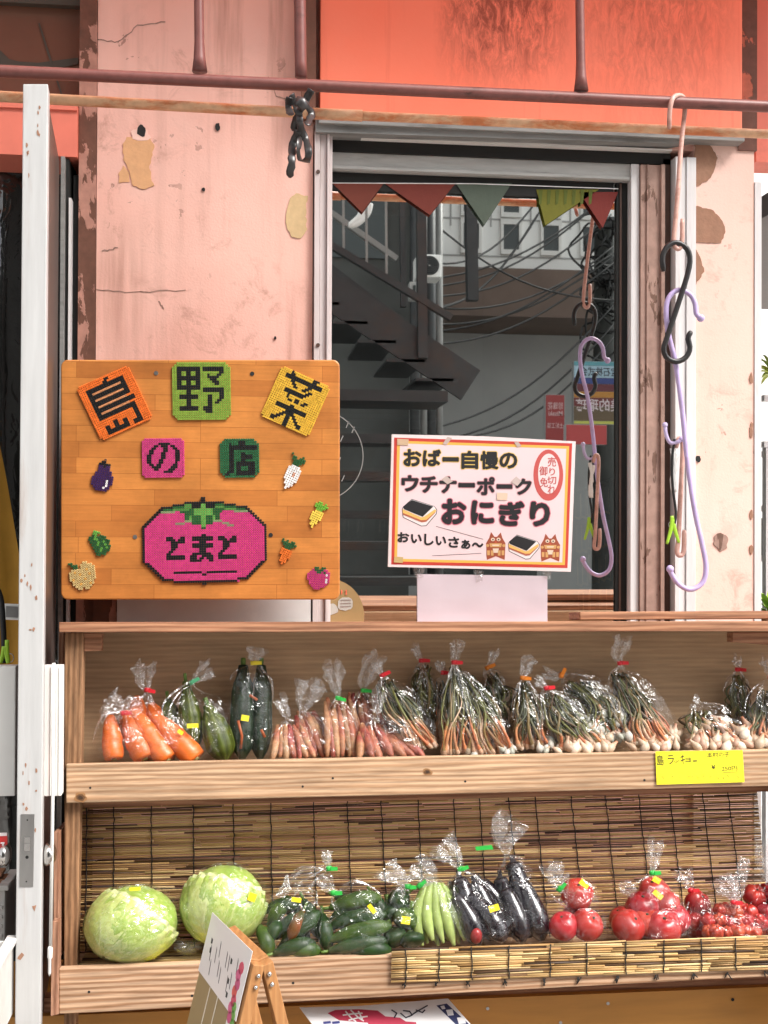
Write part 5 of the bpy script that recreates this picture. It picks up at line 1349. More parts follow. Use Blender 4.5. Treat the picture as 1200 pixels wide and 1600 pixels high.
for j in range(15):
    t = j / 14; rows.append((S(612 - t, lerp(1484, 1534, t), BL_ - 0.006), S(1440, lerp(1459, 1508, t) - 4, BL_ - 0.006)))
x_ = [633, 682, 731, 787, 850, 906, 966, 1025, 1084, 1138, 1197, 1260, 1330]
blind('bamboo_blind', 'bright bamboo blind folded over the lower front rail', rows, [((x - 612) / 828, (x - 611) / 828) for x in x_], sd=5, dark=0.22, rod=0.0023, seglen=(0.05, 0.22))
lb = bpy.data.objects['bamboo_blind.001'] if 'bamboo_blind.001' in bpy.data.objects else None
m = MB()
for x in x_:
    y = lerp(1536, 1510, (x - 612) / 828)
    for k in range(3):
        p = S(x + random.uniform(-3, 3), y, BL_ - 0.004); m.tube([p, S(x + random.uniform(-6, 6), y + random.uniform(4, 12), BL_ - 0.004)], 0.0012, 5)
m.build('cord_end', M['string'], lb)
rows = []
for j in range(26):
    t = j / 25; rows.append((FS.at(SU(120, 1500, 0)[0], vf + 0.004, 0.008 - 0.150 * t), FS.at(SU(614, 1500, 0)[0], vf + 0.004, 0.008 - 0.150 * t)))
blind('bamboo_mat', 'bamboo mat lying under the two cabbages on the lower tier', rows, [(0.05, 0.05), (0.18, 0.18), (0.33, 0.33), (0.48, 0.48), (0.63, 0.63), (0.8, 0.8)], sd=8, dark=0.3, rod=0.0024)
m = MB(); a = [SU(x, y, 0.0) for x, y in ((225, 1499), (320, 1492), (322, 1497), (235, 1506))]; yl = Frame(FS.at(0, vf + 0.0075, 0), FS.ax, -FS.n)
uu = SU(226, 1500, 0.0)[0]; m.hexa([FS.at(uu, vf + 0.007, 0.004), FS.at(uu + 0.10, vf + 0.007, 0.004), FS.at(uu + 0.11, vf + 0.007, -0.02), FS.at(uu + 0.02, vf + 0.007, -0.02), FS.at(uu, vf + 0.0078, 0.004), FS.at(uu + 0.10, vf + 0.0078, 0.004), FS.at(uu + 0.11, vf + 0.0078, -0.02), FS.at(uu + 0.02, vf + 0.0078, -0.02)])
tag(m.build('price_slip', M['sticker']), 'yellow paper slip lying on the mat before the first cabbage', 'slip')
# yellow price card on the upper rail
pc = thing('price_card', 'bright yellow handwritten price card on the upper front rail', 'price card', S(1093, 1226, -0.004))
m = MB(); FC = Frame(FS.at(0, 0, 0.0035), FS.ax, FS.ay)
m.prism(FC, [FC.px(*p) for p in ((1024, 1174), (1160, 1172), (1163, 1222), (1026, 1226))], 0.0, 0.001); m.build('card', mvar('yellow card', (0.88, 0.78, 0.02), 0.55, 0.06, 20, bump=0.05), pc)
m = MB()
def ct(body, x0, y0, x1, y1, off=0.0001): text(m, FC, body, x0, y0, x1, y1, 0.0014, (0.02, 0.02, 0.02), off=off, rot=R(1.5))
ct('島', 1027, 1180, 1037, 1196); ct('ラ', 1044, 1180, 1053, 1194); ct('ッ', 1053, 1188, 1061, 1192); ct('キ', 1064, 1178, 1070, 1194); ct('ョ', 1071, 1184, 1079, 1191); ct('ー', 1083, 1188, 1089, 1190)
ct('本村の子', 1105, 1175, 1140, 1184, 0.0); ct('¥', 1112, 1195, 1118, 1202); ct('250円', 1128, 1197, 1152, 1205, -0.0)
stroke(m, FC, [(1130, 1207), (1152, 1206)], 0.6, 0.0014, col=(0.05, 0.05, 0.03))
for x in (1034, 1050, 1062, 1075, 1081, 1090, 1098, 1110, 1121, 1129, 1136, 1152): stroke(m, FC, [(x, 1212 + random.uniform(-2, 2)), (x + random.uniform(1, 4), 1215 + random.uniform(-2, 3))], 0.7, 0.0014, col=(0.25, 0.22, 0.03))
m.build('handwriting', M['paint'], pc)
# ochre cupboard below, flyer and A-board
cb = thing('ochre_counter', 'ochre painted plywood counter front under the rack', 'counter', V((0.1, -0.33, 0.12)))
m = MB(); fr3 = wallframe(-0.33)
m.prism(fr3, [fr3.px(x, y) for x, y in ((-40, 1592), (1500, 1530), (1500, 2150), (-40, 2150))], -0.3, 0.0); m.build('front_panel', M['yellowply'], cb)
for x, y in ((950, 1568), (876, 1598), (1145, 1562), (762, 1576)):
    m = MB(); poly(m, fr3, ell(x, y, 2.6, 2.6, 10), 0.002); m.build('nail', M['steel'] if x != 1145 else M['gasket'], cb)
FL = Frame(P(610, 1575, -0.40), P(740, 1558, -0.36) - P(480, 1577, -0.40), V((0.0, 0.9, 0.55)))
fy_ = thing('flyer', 'white flyer with dark pink shapes and a navy strip lying under the rack', 'flyer', FL.pp(610, 1600))
m = MB(); poly(m, FL, [(468, 1574), (560, 1572), (700, 1560), (738, 1603), (780, 1660), (520, 1680), (495, 1610)], 0.001, 0.001, col=(0.76, 0.75, 0.76))
poly(m, FL, [(512, 1583), (524, 1578), (560, 1577), (590, 1579), (602, 1588), (625, 1590), (634, 1596), (650, 1597), (660, 1640), (590, 1640), (575, 1598), (530, 1594)], 0.0016, col=(0.42, 0.03, 0.07))
poly(m, FL, [(682, 1571), (698, 1568), (733, 1600), (716, 1604)], 0.0016, col=(0.02, 0.03, 0.10))
m.build('sheet', M['paper'], fy_)
m = MB()
for pts in ([(540, 1580), (548, 1590), (556, 1596)], [(548, 1578), (560, 1590), (568, 1595)], [(536, 1586), (552, 1584), (566, 1583)], [(545, 1594), (560, 1590), (574, 1588)], [(560, 1580), (566, 1592)]):
    stroke(m, FL, pts, 2.2, 0.0022, col=(0.75, 0.74, 0.75))
m.build('pale_lettering', M['paper'], fy_); m = MB()
for bx in ((688, 1572, 694, 1576), (697, 1578, 707, 1586), (714, 1590, 726, 1599)):
    poly(m, FL, [(bx[0], bx[1]), (bx[2], bx[1] - 1), (bx[2] + 2, bx[3]), (bx[0] + 3, bx[3] + 1)], 0.0022, col=(0.7, 0.7, 0.72))
m.build('strip_lettering', M['paper'], fy_); m = MB()
for pts in ([(612, 1578), (620, 1583), (616, 1590)], [(668, 1571), (652, 1580), (640, 1588)], [(650, 1578), (660, 1582), (664, 1578)], [(626, 1583), (634, 1590), (644, 1586), (640, 1580), (630, 1579)]):
    stroke(m, FL, pts, 2.0, 0.0022, col=(0.02, 0.02, 0.04))
m.build('emblem', M['paper'], fy_); m = MB()
for x in (506, 520): stroke(m, FL, [(x, 1598), (x + 10, 1597)], 4, 0.0022, col=(0.03, 0.04, 0.2))
m.build('printing', M['paper'], fy_)

ab = thing('a_board', 'small folding wooden sign stand with a white picture sheet before the rack', 'sign stand', V((-0.36, -0.9, 0.125)))
# two leaves: right one faces the shop side, left one carries the sheet
A0 = P(352, 1449, -0.66); A1 = P(420, 1504, -0.80); A1.z = A0.z - 0.004; A1 = V((A1.x, A1.y, A0.z - 0.003))
# near end found on the same height as the far end
d_ = ray(404, 1500); t_ = (A0.z - CAM.z) / d_.z; A1 = CAM + d_ * t_
rdg = (A1 - A0); rl = rdg.length; rd = rdg.normalized(); side = V((rd.y, -rd.x, 0)).normalized()
if side.x < 0: side = -side
def leaf(sgn, off, name):
    dn = (V((0, 0, -1)) * 0.968 + side * (sgn * 0.25)).normalized(); H = 0.70
    nrm = rd.cross(dn).normalized()
    base0 = A0 + side * off; base1 = A1 + side * off
    if (nrm.dot(side) * sgn) < 0: nrm = -nrm
    root = []
    w_ = 0.021; th = 0.020
    def bar(p, q, ax, wd, nm):
        m = MB(); a = p - ax * (wd / 2); b = p + ax * (wd / 2); c = q - ax * (wd / 2); d = q + ax * (wd / 2); o = nrm * th
        m.hexa([a, b, b - o, a - o, c, d, d - o, c - o]); return m.build(nm, M['aboard'], ab, 0.0015)
    s1 = bar(base1 + dn * 0.002, base1 + dn * H, rd, w_, 'stile'); s0 = bar(base0 + dn * 0.002, base0 + dn * H, rd, w_, 'stile')
    bar(base0 + rd * (w_ / 2 + 0.001) + dn * 0.013, base1 - rd * (w_ / 2 + 0.001) + dn * 0.011, dn, 0.022, 'rail')
    return base0, base1, dn, nrm
b0, b1, dn, nrm = leaf(1, 0.021, 'rear'); 
for k in (0.018, 0.036):
    m = MB(); c = b1 + dn * k + rd * 0.013 - nrm * 0.012; m.ball(c, 0.0042, 0.0042, 0.0042, 12, 8); m.build('hinge_bolt', M['chrome'], ab)
c0, c1, dn2, nrm2 = leaf(-1, -0.012, 'front')
for k in (0.018, 0.036):
    m = MB(); c = c1 + dn2 * k + rd * 0.013 - nrm2 * 0.012; m.ball(c, 0.0036, 0.0036, 0.0036, 12, 8); m.build('hinge_bolt', M['chrome'], ab)
FA = Frame(c1 + nrm2 * 0.0015 - rd * 0.008, -rd if (-rd).cross(-dn2).dot(nrm2) > 0 else rd, -dn2)
m = MB(); sl_ = FA.ax.dot(c0 - c1)
def fa(u, v): return (u * sl_, -v)
m.prism(FA, [fa(-0.02, -0.012), fa(1.15, -0.012), fa(1.15, 0.70), fa(-0.02, 0.70)], 0.0, 0.001, col=(0.30, 0.21, 0.09)); m.build('backing', M['paint'], ab)
m = MB(); m.prism(FA, [fa(-0.06, -0.016), fa(1.18, -0.016), fa(1.18, 0.085), fa(-0.06, 0.095)], 0.0012, 0.002, col=(0.78, 0.74, 0.73)); m.prism(FA, [fa(0.02, 0.09), fa(0.16, 0.09), fa(0.16, 0.70), fa(0.02, 0.70)], 0.0012, 0.002, col=(0.78, 0.74, 0.73))
for u in (0.5, 0.75): m.prism(FA, [fa(u, 0.09), fa(u + 0.02, 0.09), fa(u + 0.02, 0.7), fa(u, 0.7)], 0.0012, 0.0016, col=(0.72, 0.66, 0.55))
for k in range(6):
    u, v = (0.85, 0.30) if k < 3 else (0.45, 0.32)
    m.prism(FA, [fa(u + 0.16 * math.cos(t) * (1 - k % 3 * 0.25), v + 0.13 * math.sin(t) * (1 - k % 3 * 0.25)) for t in [i * 0.45 for i in range(14)]], 0.0016, 0.0021 + 0.0004 * (k % 3), col=[(0.45, 0.42, 0.41), (0.62, 0.6, 0.6), (0.38, 0.34, 0.3)][k % 3])
m.build('picture_sheet', M['lamin'], ab)
m = MB(); rnd = random.Random(4)
for k in range(11):
    u = 0.98 - k * 0.075; v = 0.03 + 0.02 * math.sin(k * 1.7)
    m.prism(FA, [fa(u, v), fa(u - 0.02, v + 0.004), fa(u - 0.045, v + 0.026), fa(u - 0.03, v + 0.024)], 0.002, 0.0024, col=(0.12, 0.10, 0.10))
for u, v in ((1.02, 0.02), (1.0, 0.035), (0.4, 0.02), (0.36, 0.05), (0.32, 0.07)):
    m.prism(FA, [fa(u, v), fa(u - 0.04, v + 0.001), fa(u - 0.045, v + 0.008), fa(u - 0.01, v + 0.009)], 0.002, 0.0026, col=(0.02, 0.02, 0.02))
m.build('handwriting', M['paint'], ab)
m = MB()
for k in range(7):
    u, v = 0.10 + 0.03 * (k % 2), 0.02 + k * 0.013
    m.prism(FA, [fa(u + 0.06 * math.cos(t), v + 0.010 * math.sin(t)) for t in [i * 0.7 for i in range(9)]], 0.002, 0.0028, col=[(0.6, 0.06, 0.12), (0.65, 0.12, 0.25), (0.55, 0.08, 0.2), (0.7, 0.1, 0.08)][k % 4])
for k in range(3):
    u, v = 0.05 - 0.02 * k, 0.08 + k * 0.012
    m.prism(FA, [fa(u + 0.05 * math.cos(t), v + 0.009 * math.sin(t)) for t in [i * 0.7 for i in range(9)]], 0.002, 0.0028, col=(0.15, 0.35, 0.06))
m.build('flower_print', M['paint'], ab)
# ================================================================== PRODUCE
NS = -FS.n            # into the shelf
def kpx(px, py, b): return (S(px + 1, py, b) - S(px, py, b)).length
def taper(mb, p0, p1, prof, n=12, bend=(0, 0, 0), cols=None, wob=0.06, seg=14, flat=1.0, **k):
    """A tapered body from p0 to p1 with radii prof along it."""
    pts = []; rad = []; cc = []
    bend = V(bend)
    for i in range(seg + 1):
        t = i / seg; pts.append(p0.lerp(p1, t) + bend * math.sin(math.pi * t))
        q = t * (len(prof) - 1); j = min(int(q), len(prof) - 2); rad.append(max(0.0004, lerp(prof[j], prof[j + 1], q - j)))
        if cols: 
            q = t * (len(cols) - 1); j = min(int(q), len(cols) - 2); cc.append(mixc(cols[j], cols[j + 1], q - j))
    if cols: mb.tube(pts, rad, n, cols=cc, wob=wob, flat=flat, **k)
    else: mb.tube(pts, rad, n, wob=wob, flat=flat, **k)

def crumple(mb, rings, rnd, jit):
    """Crumpled film: every cell split along a random diagonal, corners nudged, flat facets like creased cellophane."""
    n = len(rings[0]); vs = []; fs = []
    for i, r_ in enumerate(rings):
        for p in r_: vs.append(p + V((rnd.uniform(-jit, jit), rnd.uniform(-jit, jit), rnd.uniform(-jit, jit))))
    for i in range(len(rings) - 1):
        for j in range(n):
            a, b, c, d = i * n + j, i * n + (j + 1) % n, (i + 1) * n + (j + 1) % n, (i + 1) * n + j
            fs += [(a, b, c), (a, c, d)] if rnd.random() < 0.5 else [(a, b, d), (b, c, d)]
    mb.add(vs, fs, smooth=False)
def bagfilm(root, secs, b, seed, mat='film', tuft=None, tie=None, tiecol=(0.6, 0.02, 0.03), amp=0.0045, n=30, dz=1.3):
    """Film bag lofted through pixel sections (px, py, half width px, half depth m, extra depth b) from base to neck, with a gathered tuft above its tie."""
    rnd = random.Random(seed); so_ = V((rnd.uniform(-50, 50), rnd.uniform(-50, 50), rnd.uniform(-50, 50)))
    C = []; 
    for s in secs:
        bb = b + (s[4] if len(s) > 4 else 0.0); k = kpx(s[0], s[1], bb); C.append((S(s[0], s[1], bb), s[2] * k * (1.05 if s[2] > 15 else 1), s[3] * (dz if s[3] > 0.018 else 1)))
    NR = 22; cen = spline([c[0] for c in C], NR); ra = spline([V((c[1], c[2], 0)) for c in C], NR)
    rings = []
    npl = rnd.randint(9, 13)
    for i, (p, r) in enumerate(zip(cen, ra)):
        t = i / NR; d = (cen[min(i + 1, NR)] - cen[max(i - 1, 0)]).normalized()
        ax = d.cross(NS).normalized(); ax = -ax if ax.x < 0 else ax
        ring = []
        for j in range(n):
            th = 2 * math.pi * j / n; cx, sx_ = math.cos(th), math.sin(th)
            e = 0.85; cx = math.copysign(abs(cx) ** e, cx); sx_ = math.copysign(abs(sx_) ** e, sx_)
            q = p + ax * (max(r.x, 0.002) * cx) + NS * (max(r.y, 0.002) * sx_)
            nz = noise.fractal(q * 26 + so_, 0.7, 2.2, 3) ; rd_ = abs(noise.noise(q * 55 + so_ * 1.3))
            o = (q - p).normalized()
            pl_ = 0.16 * max(0, t - 0.55) / 0.45 * math.cos(npl * th + 3 * noise.noise(q * 8))
            q = q + o * (amp * (nz - 0.2) - amp * 1.6 * (0.35 - rd_) * (rd_ < 0.35) + min(r.x, r.y) * pl_)
            ring.append(q)
        rings.append(ring)
    m = MB(); crumple(m, rings, rnd, amp * 0.36)
    if tuft:
        p = cen[-1]; q0 = C[-1][0]; T = [S(x, y, b + (tb if tb else 0)) for x, y, tb in [(tt + (0,))[:3] for tt in tuft[0]]]
        cl = spline([p] + T, 14); flare = tuft[1] * kpx(secs[-1][0], secs[-1][1], b); r2 = []
        npl = rnd.randint(5, 8); ph = rnd.uniform(0, 6)
        for i, c in enumerate(cl):
            t = i / 14; d = (cl[min(i + 1, 14)] - cl[max(i - 1, 0)]).normalized(); ax = d.cross(NS).normalized(); bx_ = d.cross(ax)
            r = lerp(0.0045, flare, min(1, t * 1.15) ** 0.8); ring = []
            for j in range(n):
                th = 2 * math.pi * j / n; rr = r * (0.62 + 0.38 * math.cos(npl * th + ph) * min(1, t * 3) + 0.5 * noise.noise(V((math.cos(th) * 2, math.sin(th) * 2, t * 3)) + so_))
                e_ = d * (0.022 * noise.noise(V((math.cos(th) * 1.6, math.sin(th) * 1.6, 7)) + so_) * (t > 0.9))
                ring.append(c + ax * (rr * math.cos(th)) + bx_ * (rr * 0.6 * math.sin(th)) + e_ + V((noise.noise(c * 70 + so_ + V((th, 0, 0))), 0, noise.noise(c * 60 - so_ + V((0, th, 0))))) * 0.004 * t)
            r2.append(ring)
        mt = MB(); crumple(mt, r2, rnd, 0.0012); mt.build('bag_tuft', M['film_w'], root)
    if len(secs) > 4:      # pleats running down from the neck
        for k in range(rnd.randint(9, 13)):
            j0 = rnd.uniform(0, n); st_ = NR - rnd.randint(1, 4); ln = rnd.randint(4, 11); dj = rnd.uniform(-0.25, 0.25) ; wd = rnd.uniform(0.5, 1.5) * 0.0016; prev = None
            for i in range(ln):
                r_ = rings[max(0, st_ - i)]; jj = (j0 + dj * i) % n; a = int(jj); f_ = jj - a; p = r_[a].lerp(r_[(a + 1) % n], f_); q = r_[(a + 1) % n].lerp(r_[(a + 2) % n], f_)
                tn = (q - p).normalized(); o = (p - sum(r_, V()) / n).normalized(); ww = wd * math.sin(math.pi * (i + 0.6) / (ln + 0.4)) * 1.6
                cur = [p - tn * ww + o * 0.0008, p + o * (0.0008 + ww * 0.9), p + tn * ww * 0.7 + o * 0.0008]
                if prev: m.add(prev + cur, [(0, 1, 4, 3), (1, 2, 5, 4)], mi=1)
                prev = cur
    m.build('bag_film', [M[mat], M['fold']], root)
    if tie:
        c = S(tie[0], tie[1], b + (tie[2] if len(tie) > 2 else 0)); mt = MB(); r = 0.0062; a = tie[3] if len(tie) > 3 else 0.0
        ax = V((math.cos(a), 0, math.sin(a)))
        d = ax.cross(NS).normalized()
        mt.loft([[c + ax * (rr * math.cos(t)) + NS * (rr * math.sin(t)) + d * h for t in [2 * math.pi * i / 16 for i in range(16)]] for rr, h in ((r * 0.7, -0.0045), (r, -0.004), (r * 1.02, 0), (r, 0.004), (r * 0.7, 0.0045))], col=tiecol)
        mt.hexa([c + ax * 0.003 - NS * 0.007 + d * -0.004, c + ax * 0.017 - NS * 0.006 + d * -0.005, c + ax * 0.017 - NS * 0.0045 + d * -0.005, c + ax * 0.003 - NS * 0.0055 - d * 0.004,
                 c + ax * 0.003 - NS * 0.007 + d * 0.004, c + ax * 0.017 - NS * 0.006 + d * 0.002, c + ax * 0.017 - NS * 0.0045 + d * 0.002, c + ax * 0.003 - NS * 0.0055 + d * 0.004], col=tiecol)
        mt.build('tie', M['tie'], root)
def sticker(root, x, y, b, w_=12, h_=10, rot=0):
    fr = Frame(FS.at(0, 0, -b), (1, 0.0, 0), FS.ay); m = MB(); c, s_ = math.cos(R(rot)), math.sin(R(rot))
    pts = [(x + dx * c - dy * s_, y + dx * s_ + dy * c) for dx, dy in ((-w_ / 2, -h_ / 2), (w_ / 2, -h_ / 2), (w_ / 2, h_ / 2), (-w_ / 2, h_ / 2))]
    m.prism(fr, [fr.px(*p) for p in pts], -0.0004, 0.0004); return m.build('price_sticker', M['sticker'], root)
def bag(name, label, cat, px, py, b, group=None):
    return thing(name, label, cat, S(px, py, b), group)
RED = (0.62, 0.02, 0.03); GRN = (0.03, 0.42, 0.06); ORG = (0.75, 0.22, 0.02); YEL = (0.75, 0.6, 0.04)

# ---- upper tier -------------------------------------------------------------
CAR = [(0.66, 0.135, 0.012), (0.70, 0.125, 0.010), (0.72, 0.15, 0.014)]
def carrot(root, x0, y0, x1, y1, w0, w1, b0, b1):
    k = kpx(x1, y1, b1); p0, p1 = S(x0, y0, b0), S(x1, y1, b1); m = MB()
    r0, r1 = w0 * k / 2 * 0.84, w1 * k / 2 * 0.88
    taper(m, p0, p1, [r0 * 0.45, r0 * 0.72, r0 * 0.86, lerp(r0, r1, 0.2), lerp(r0, r1, 0.45), lerp(r0, r1, 0.7), lerp(r0, r1, 0.85), r1 * 0.97, r1, r1, r1 * 0.97, r1 * 0.84], n=18, cols=[varc(c, 0.08) for c in CAR], wob=0.09, seg=34)
    d = (p1 - p0).normalized(); m.tube([p1 - d * 0.002, p1 + d * 0.003], r1 * 0.28, 10, col=(0.25, 0.2, 0.06)); m.build('carrot', M['carrot'], root)
r = bag('carrot_bag', 'small bag of two carrots standing at the left end of the upper tier', 'vegetable bag', 195, 1188, 0.06, 'bags of carrots')
carrot(r, 172, 1118, 178, 1186, 30, 38, 0.07, 0.045); carrot(r, 196, 1112, 226, 1186, 32, 44, 0.085, 0.045)
bagfilm(r, [(196, 1190, 36, 0.02), (194, 1178, 46, 0.035), (188, 1150, 40, 0.034), (184, 1128, 28, 0.025), (190, 1117, 8, 0.008), (193, 1112, 4, 0.004)], 0.052, 1, tuft=([(180, 1104), (168, 1098)], 24), tie=(193, 1114, -0.005, 0.1), tiecol=(0.6, 0.05, 0.06))
r = bag('carrot_bag', 'large bag of carrots with red tie beside the small carrot bag', 'vegetable bag', 255, 1188, 0.07, 'bags of carrots')
for q in ((206, 1110, 262, 1188, 34, 42, 0.085, 0.04), (238, 1116, 306, 1186, 32, 44, 0.075, 0.04), (196, 1120, 205, 1150, 30, 34, 0.12, 0.11), (214, 1088, 216, 1130, 26, 34, 0.12, 0.10), (236, 1100, 246, 1130, 26, 32, 0.12, 0.10)): carrot(r, *q)
bagfilm(r, [(268, 1192, 44, 0.02), (262, 1180, 60, 0.04), (240, 1145, 52, 0.045), (224, 1112, 34, 0.035), (230, 1090, 9, 0.01), (230, 1080, 4.5, 0.005)], 0.075, 2, tuft=([(228, 1062), (226, 1036)], 22), tie=(230, 1078, 0.0, -0.15), tiecol=RED)
bagfilm(r, [(214, 1118, 10, 0.008), (206, 1104, 16, 0.012), (196, 1092, 8, 0.01)], 0.045, 3, mat='film_w', amp=0.006)
def gourd(root, x0, y0, x1, y1, w0, w1, b0, b1, cols, name, ribs=9, dark=0.45, bend=(0, 0, 0), mat='veg', flat=1.0):
    k = kpx(x1, y1, b1); p0, p1 = S(x0, y0, b0), S(x1, y1, b1); ax = (p1 - p0).normalized(); a = ax.cross(V((0, 1, 0))).normalized(); c = ax.cross(a)
    m = MB(); prof = [w0 * 0.45, w0 * 0.6, w0 * 0.9, lerp(w0, w1, 0.35), lerp(w0, w1, 0.6), w1 * 0.98, w1, w1, w1 * 0.92, w1 * 0.7, w1 * 0.25]; rings = []; n = ribs * 6
    vs = []; fs = []; cc = []
    for i in range(31):
        t = i / 30; q = t * 10; j = min(int(q), 9); r_ = lerp(prof[j], prof[j + 1], q - j) * k / 2; p = p0.lerp(p1, t) + V(bend) * math.sin(math.pi * t)
        for jj in range(n):
            th = 2 * math.pi * jj / n; rr = r_ * (1 + 0.045 * math.cos(ribs * th) + 0.05 * noise.noise(p * 50 + V((math.cos(th), math.sin(th), 0))))
            vs.append(p + a * (rr * math.cos(th)) + c * (rr * flat * math.sin(th)))
    for i in range(30):
        for jj in range(n):
            th = 2 * math.pi * (jj + 0.5) / n; g_ = 0.5 + 0.5 * math.cos(ribs * th)
            base = mixc(cols[0], cols[1], max(0, min(1, 0.5 + noise.noise(vs[i * n + jj] * 45)))); col = mixc(tuple(x * dark for x in base), base, g_ ** 0.5)
            fs.append((i * n + jj, i * n + (jj + 1) % n, (i + 1) * n + (jj + 1) % n, (i + 1) * n + jj)); cc.append(col)
    m.add(vs, fs, col=cc, smooth=True); m.add(vs[-n:], [tuple(range(n))], col=cols[0])
    m.tube([p0 + ax * 0.002, p0 - ax * 0.012, p0 - ax * 0.016], [w0 * k * 0.12] * 3, 8, col=(0.12, 0.2, 0.04))
    return m.build(name, M[mat], root)
LUF = [(0.10, 0.12, 0.012), (0.045, 0.065, 0.008)]
r = bag('loofah_bag', 'bag of striped olive green loofahs between carrots and dark cucumbers', 'vegetable bag', 300, 1188, 0.08)
gourd(r, 262, 1092, 268, 1150, 24, 36, 0.12, 0.11, LUF, 'loofah'); gourd(r, 290, 1064, 302, 1172, 22, 38, 0.09, 0.075, LUF, 'loofah'); gourd(r, 324, 1102, 352, 1188, 30, 46, 0.075, 0.05, LUF, 'loofah')
bagfilm(r, [(326, 1192, 30, 0.02), (320, 1178, 48, 0.04), (306, 1135, 58, 0.045), (296, 1095, 46, 0.04), (298, 1072, 10, 0.012), (302, 1064, 5, 0.005)], 0.078, 4, tuft=([(312, 1056), (328, 1040)], 17), tie=(300, 1066, 0.0, 0.6), tiecol=(0.1, 0.4, 0.2))
sticker(r, 301, 1134, 0.028, 18, 7, -2); sticker(r, 282, 1144, 0.028, 9, 6, 35)
CUC = [(0.010, 0.026, 0.008), (0.005, 0.014, 0.006)]
r = bag('cucumber_bag', 'tall bag of two dark green cucumbers with yellow tie', 'vegetable bag', 390, 1188, 0.09)
gourd(r, 380, 1040, 378, 1186, 34, 40, 0.11, 0.06, CUC, 'cucumber', ribs=7, dark=0.6); gourd(r, 408, 1040, 406, 1186, 32, 36, 0.115, 0.07, CUC, 'cucumber', ribs=7, dark=0.6)
bagfilm(r, [(392, 1190, 28, 0.02), (392, 1176, 34, 0.034), (392, 1110, 35, 0.036), (394, 1062, 33, 0.034), (396, 1044, 16, 0.016), (396, 1036, 5, 0.005)], 0.088, 5, tuft=([(398, 1026), (400, 1015)], 17), tie=(396, 1036, 0.0, 0.1), tiecol=YEL)
sticker(r, 383, 1122, 0.045, 12, 9, 10)
m = MB()
for q in ([(372, 1126), (378, 1150), (376, 1170)], [(390, 1086), (402, 1094)], [(408, 1140), (414, 1152)]): m.tube([S(x, y, 0.046) for x, y in q], 0.0028, 6, flat=0.4, col=(0.30, 0.07, 0.02))
tag(m.build('twine_band', M['tie'], r), 'reddish twine round the cucumbers')

RT = [(0.44, 0.15, 0.07), (0.50, 0.235, 0.11), (0.36, 0.06, 0.05), (0.42, 0.11, 0.06), (0.54, 0.30, 0.15)]
def roots(root, neck, base, n, w_, b0, b1, seed, name='root'):
    rnd = random.Random(seed)
    for i in range(n):
        f = (i + 0.5) / n; row = i % 2
        x0 = neck[0] + (f - 0.5) * neck[2]; y0 = neck[1] + rnd.uniform(-5, 6) - row * 4; x1 = lerp(base[0], base[2], f) + rnd.uniform(-3, 3); y1 = lerp(base[1], base[3], f) + rnd.uniform(-4, 2) - row * 6
        bb0 = b0 + rnd.uniform(-0.004, 0.004) + row * 0.012; bb1 = b1 + row * 0.02 + rnd.uniform(-0.004, 0.004); k = kpx(x1, y1, bb1); q = w_ * k * 0.5 * rnd.uniform(0.8, 1.15)
        m = MB(); c = rnd.choice(RT); taper(m, S(x0, y0, bb0), S(x1, y1, bb1), [q * 0.35, q * 0.75, q, q * 1.08, q * 1.0, q * 0.9, q * 0.4], n=9, bend=V((rnd.uniform(-0.004, 0.004), 0, 0)), cols=[varc(c, 0.2), varc(rnd.choice(RT), 0.2), varc(c, 0.2), varc(rnd.choice(RT), 0.25), varc(c, 0.15)], wob=0.28, seg=14); m.build(name, M['root'], root)
RG = 'bags of knobbly red roots'
def rootbag(label, neck, base, n, w_, b0, b1, secs, b, seed, tuft, tie=None, tc=GRN, mat='film'):
    r = bag('root_bag', label, 'vegetable bag', (base[0] + base[2]) / 2, max(base[1], base[3]), b1, RG); roots(r, neck, base, n, w_, b0, b1, seed); bagfilm(r, secs, b, seed, tuft=tuft, tie=tie, tiecol=tc, mat=mat); return r
rootbag('bag of upright reddish roots next to the cucumbers, first of the root bags', (452, 1133, 40), (422, 1186, 496, 1186), 13, 13, 0.09, 0.05, [(456, 1190, 34, 0.016), (455, 1176, 40, 0.03), (454, 1146, 34, 0.028), (450, 1128, 12, 0.012), (449, 1122, 5, 0.005)], 0.072, 11, ([(444, 1108), (438, 1092)], 13))
rootbag('bag of roots lying behind the first root bag, with a big clear tuft', (476, 1118, 30), (470, 1180, 522, 1186), 10, 15, 0.12, 0.075, [(506, 1190, 26, 0.016), (500, 1170, 36, 0.03), (486, 1134, 28, 0.028), (474, 1118, 10, 0.012), (470, 1112, 5, 0.006)], 0.10, 12, ([(478, 1092), (486, 1062)], 26), mat='film')
rootbag('bag of red and tan roots with green tie standing in the middle of the roots', (526, 1098, 40), (508, 1182, 562, 1184), 12, 13, 0.105, 0.06, [(534, 1190, 26, 0.016), (532, 1172, 30, 0.03), (528, 1122, 28, 0.028), (528, 1098, 12, 0.012), (528, 1090, 5, 0.005)], 0.086, 13, ([(524, 1066), (520, 1040)], 18), (528, 1091, 0.0, -0.15))
rootbag('bag of roots leaning behind with green tie and a tall bent tuft', (566, 1086, 44), (544, 1160, 612, 1160), 13, 12, 0.13, 0.10, [(572, 1160, 30, 0.02), (572, 1142, 34, 0.028), (570, 1106, 30, 0.028), (568, 1086, 12, 0.012), (568, 1079, 5, 0.005)], 0.115, 14, ([(572, 1056), (592, 1024)], 18), (568, 1079, 0.0, 0.0))
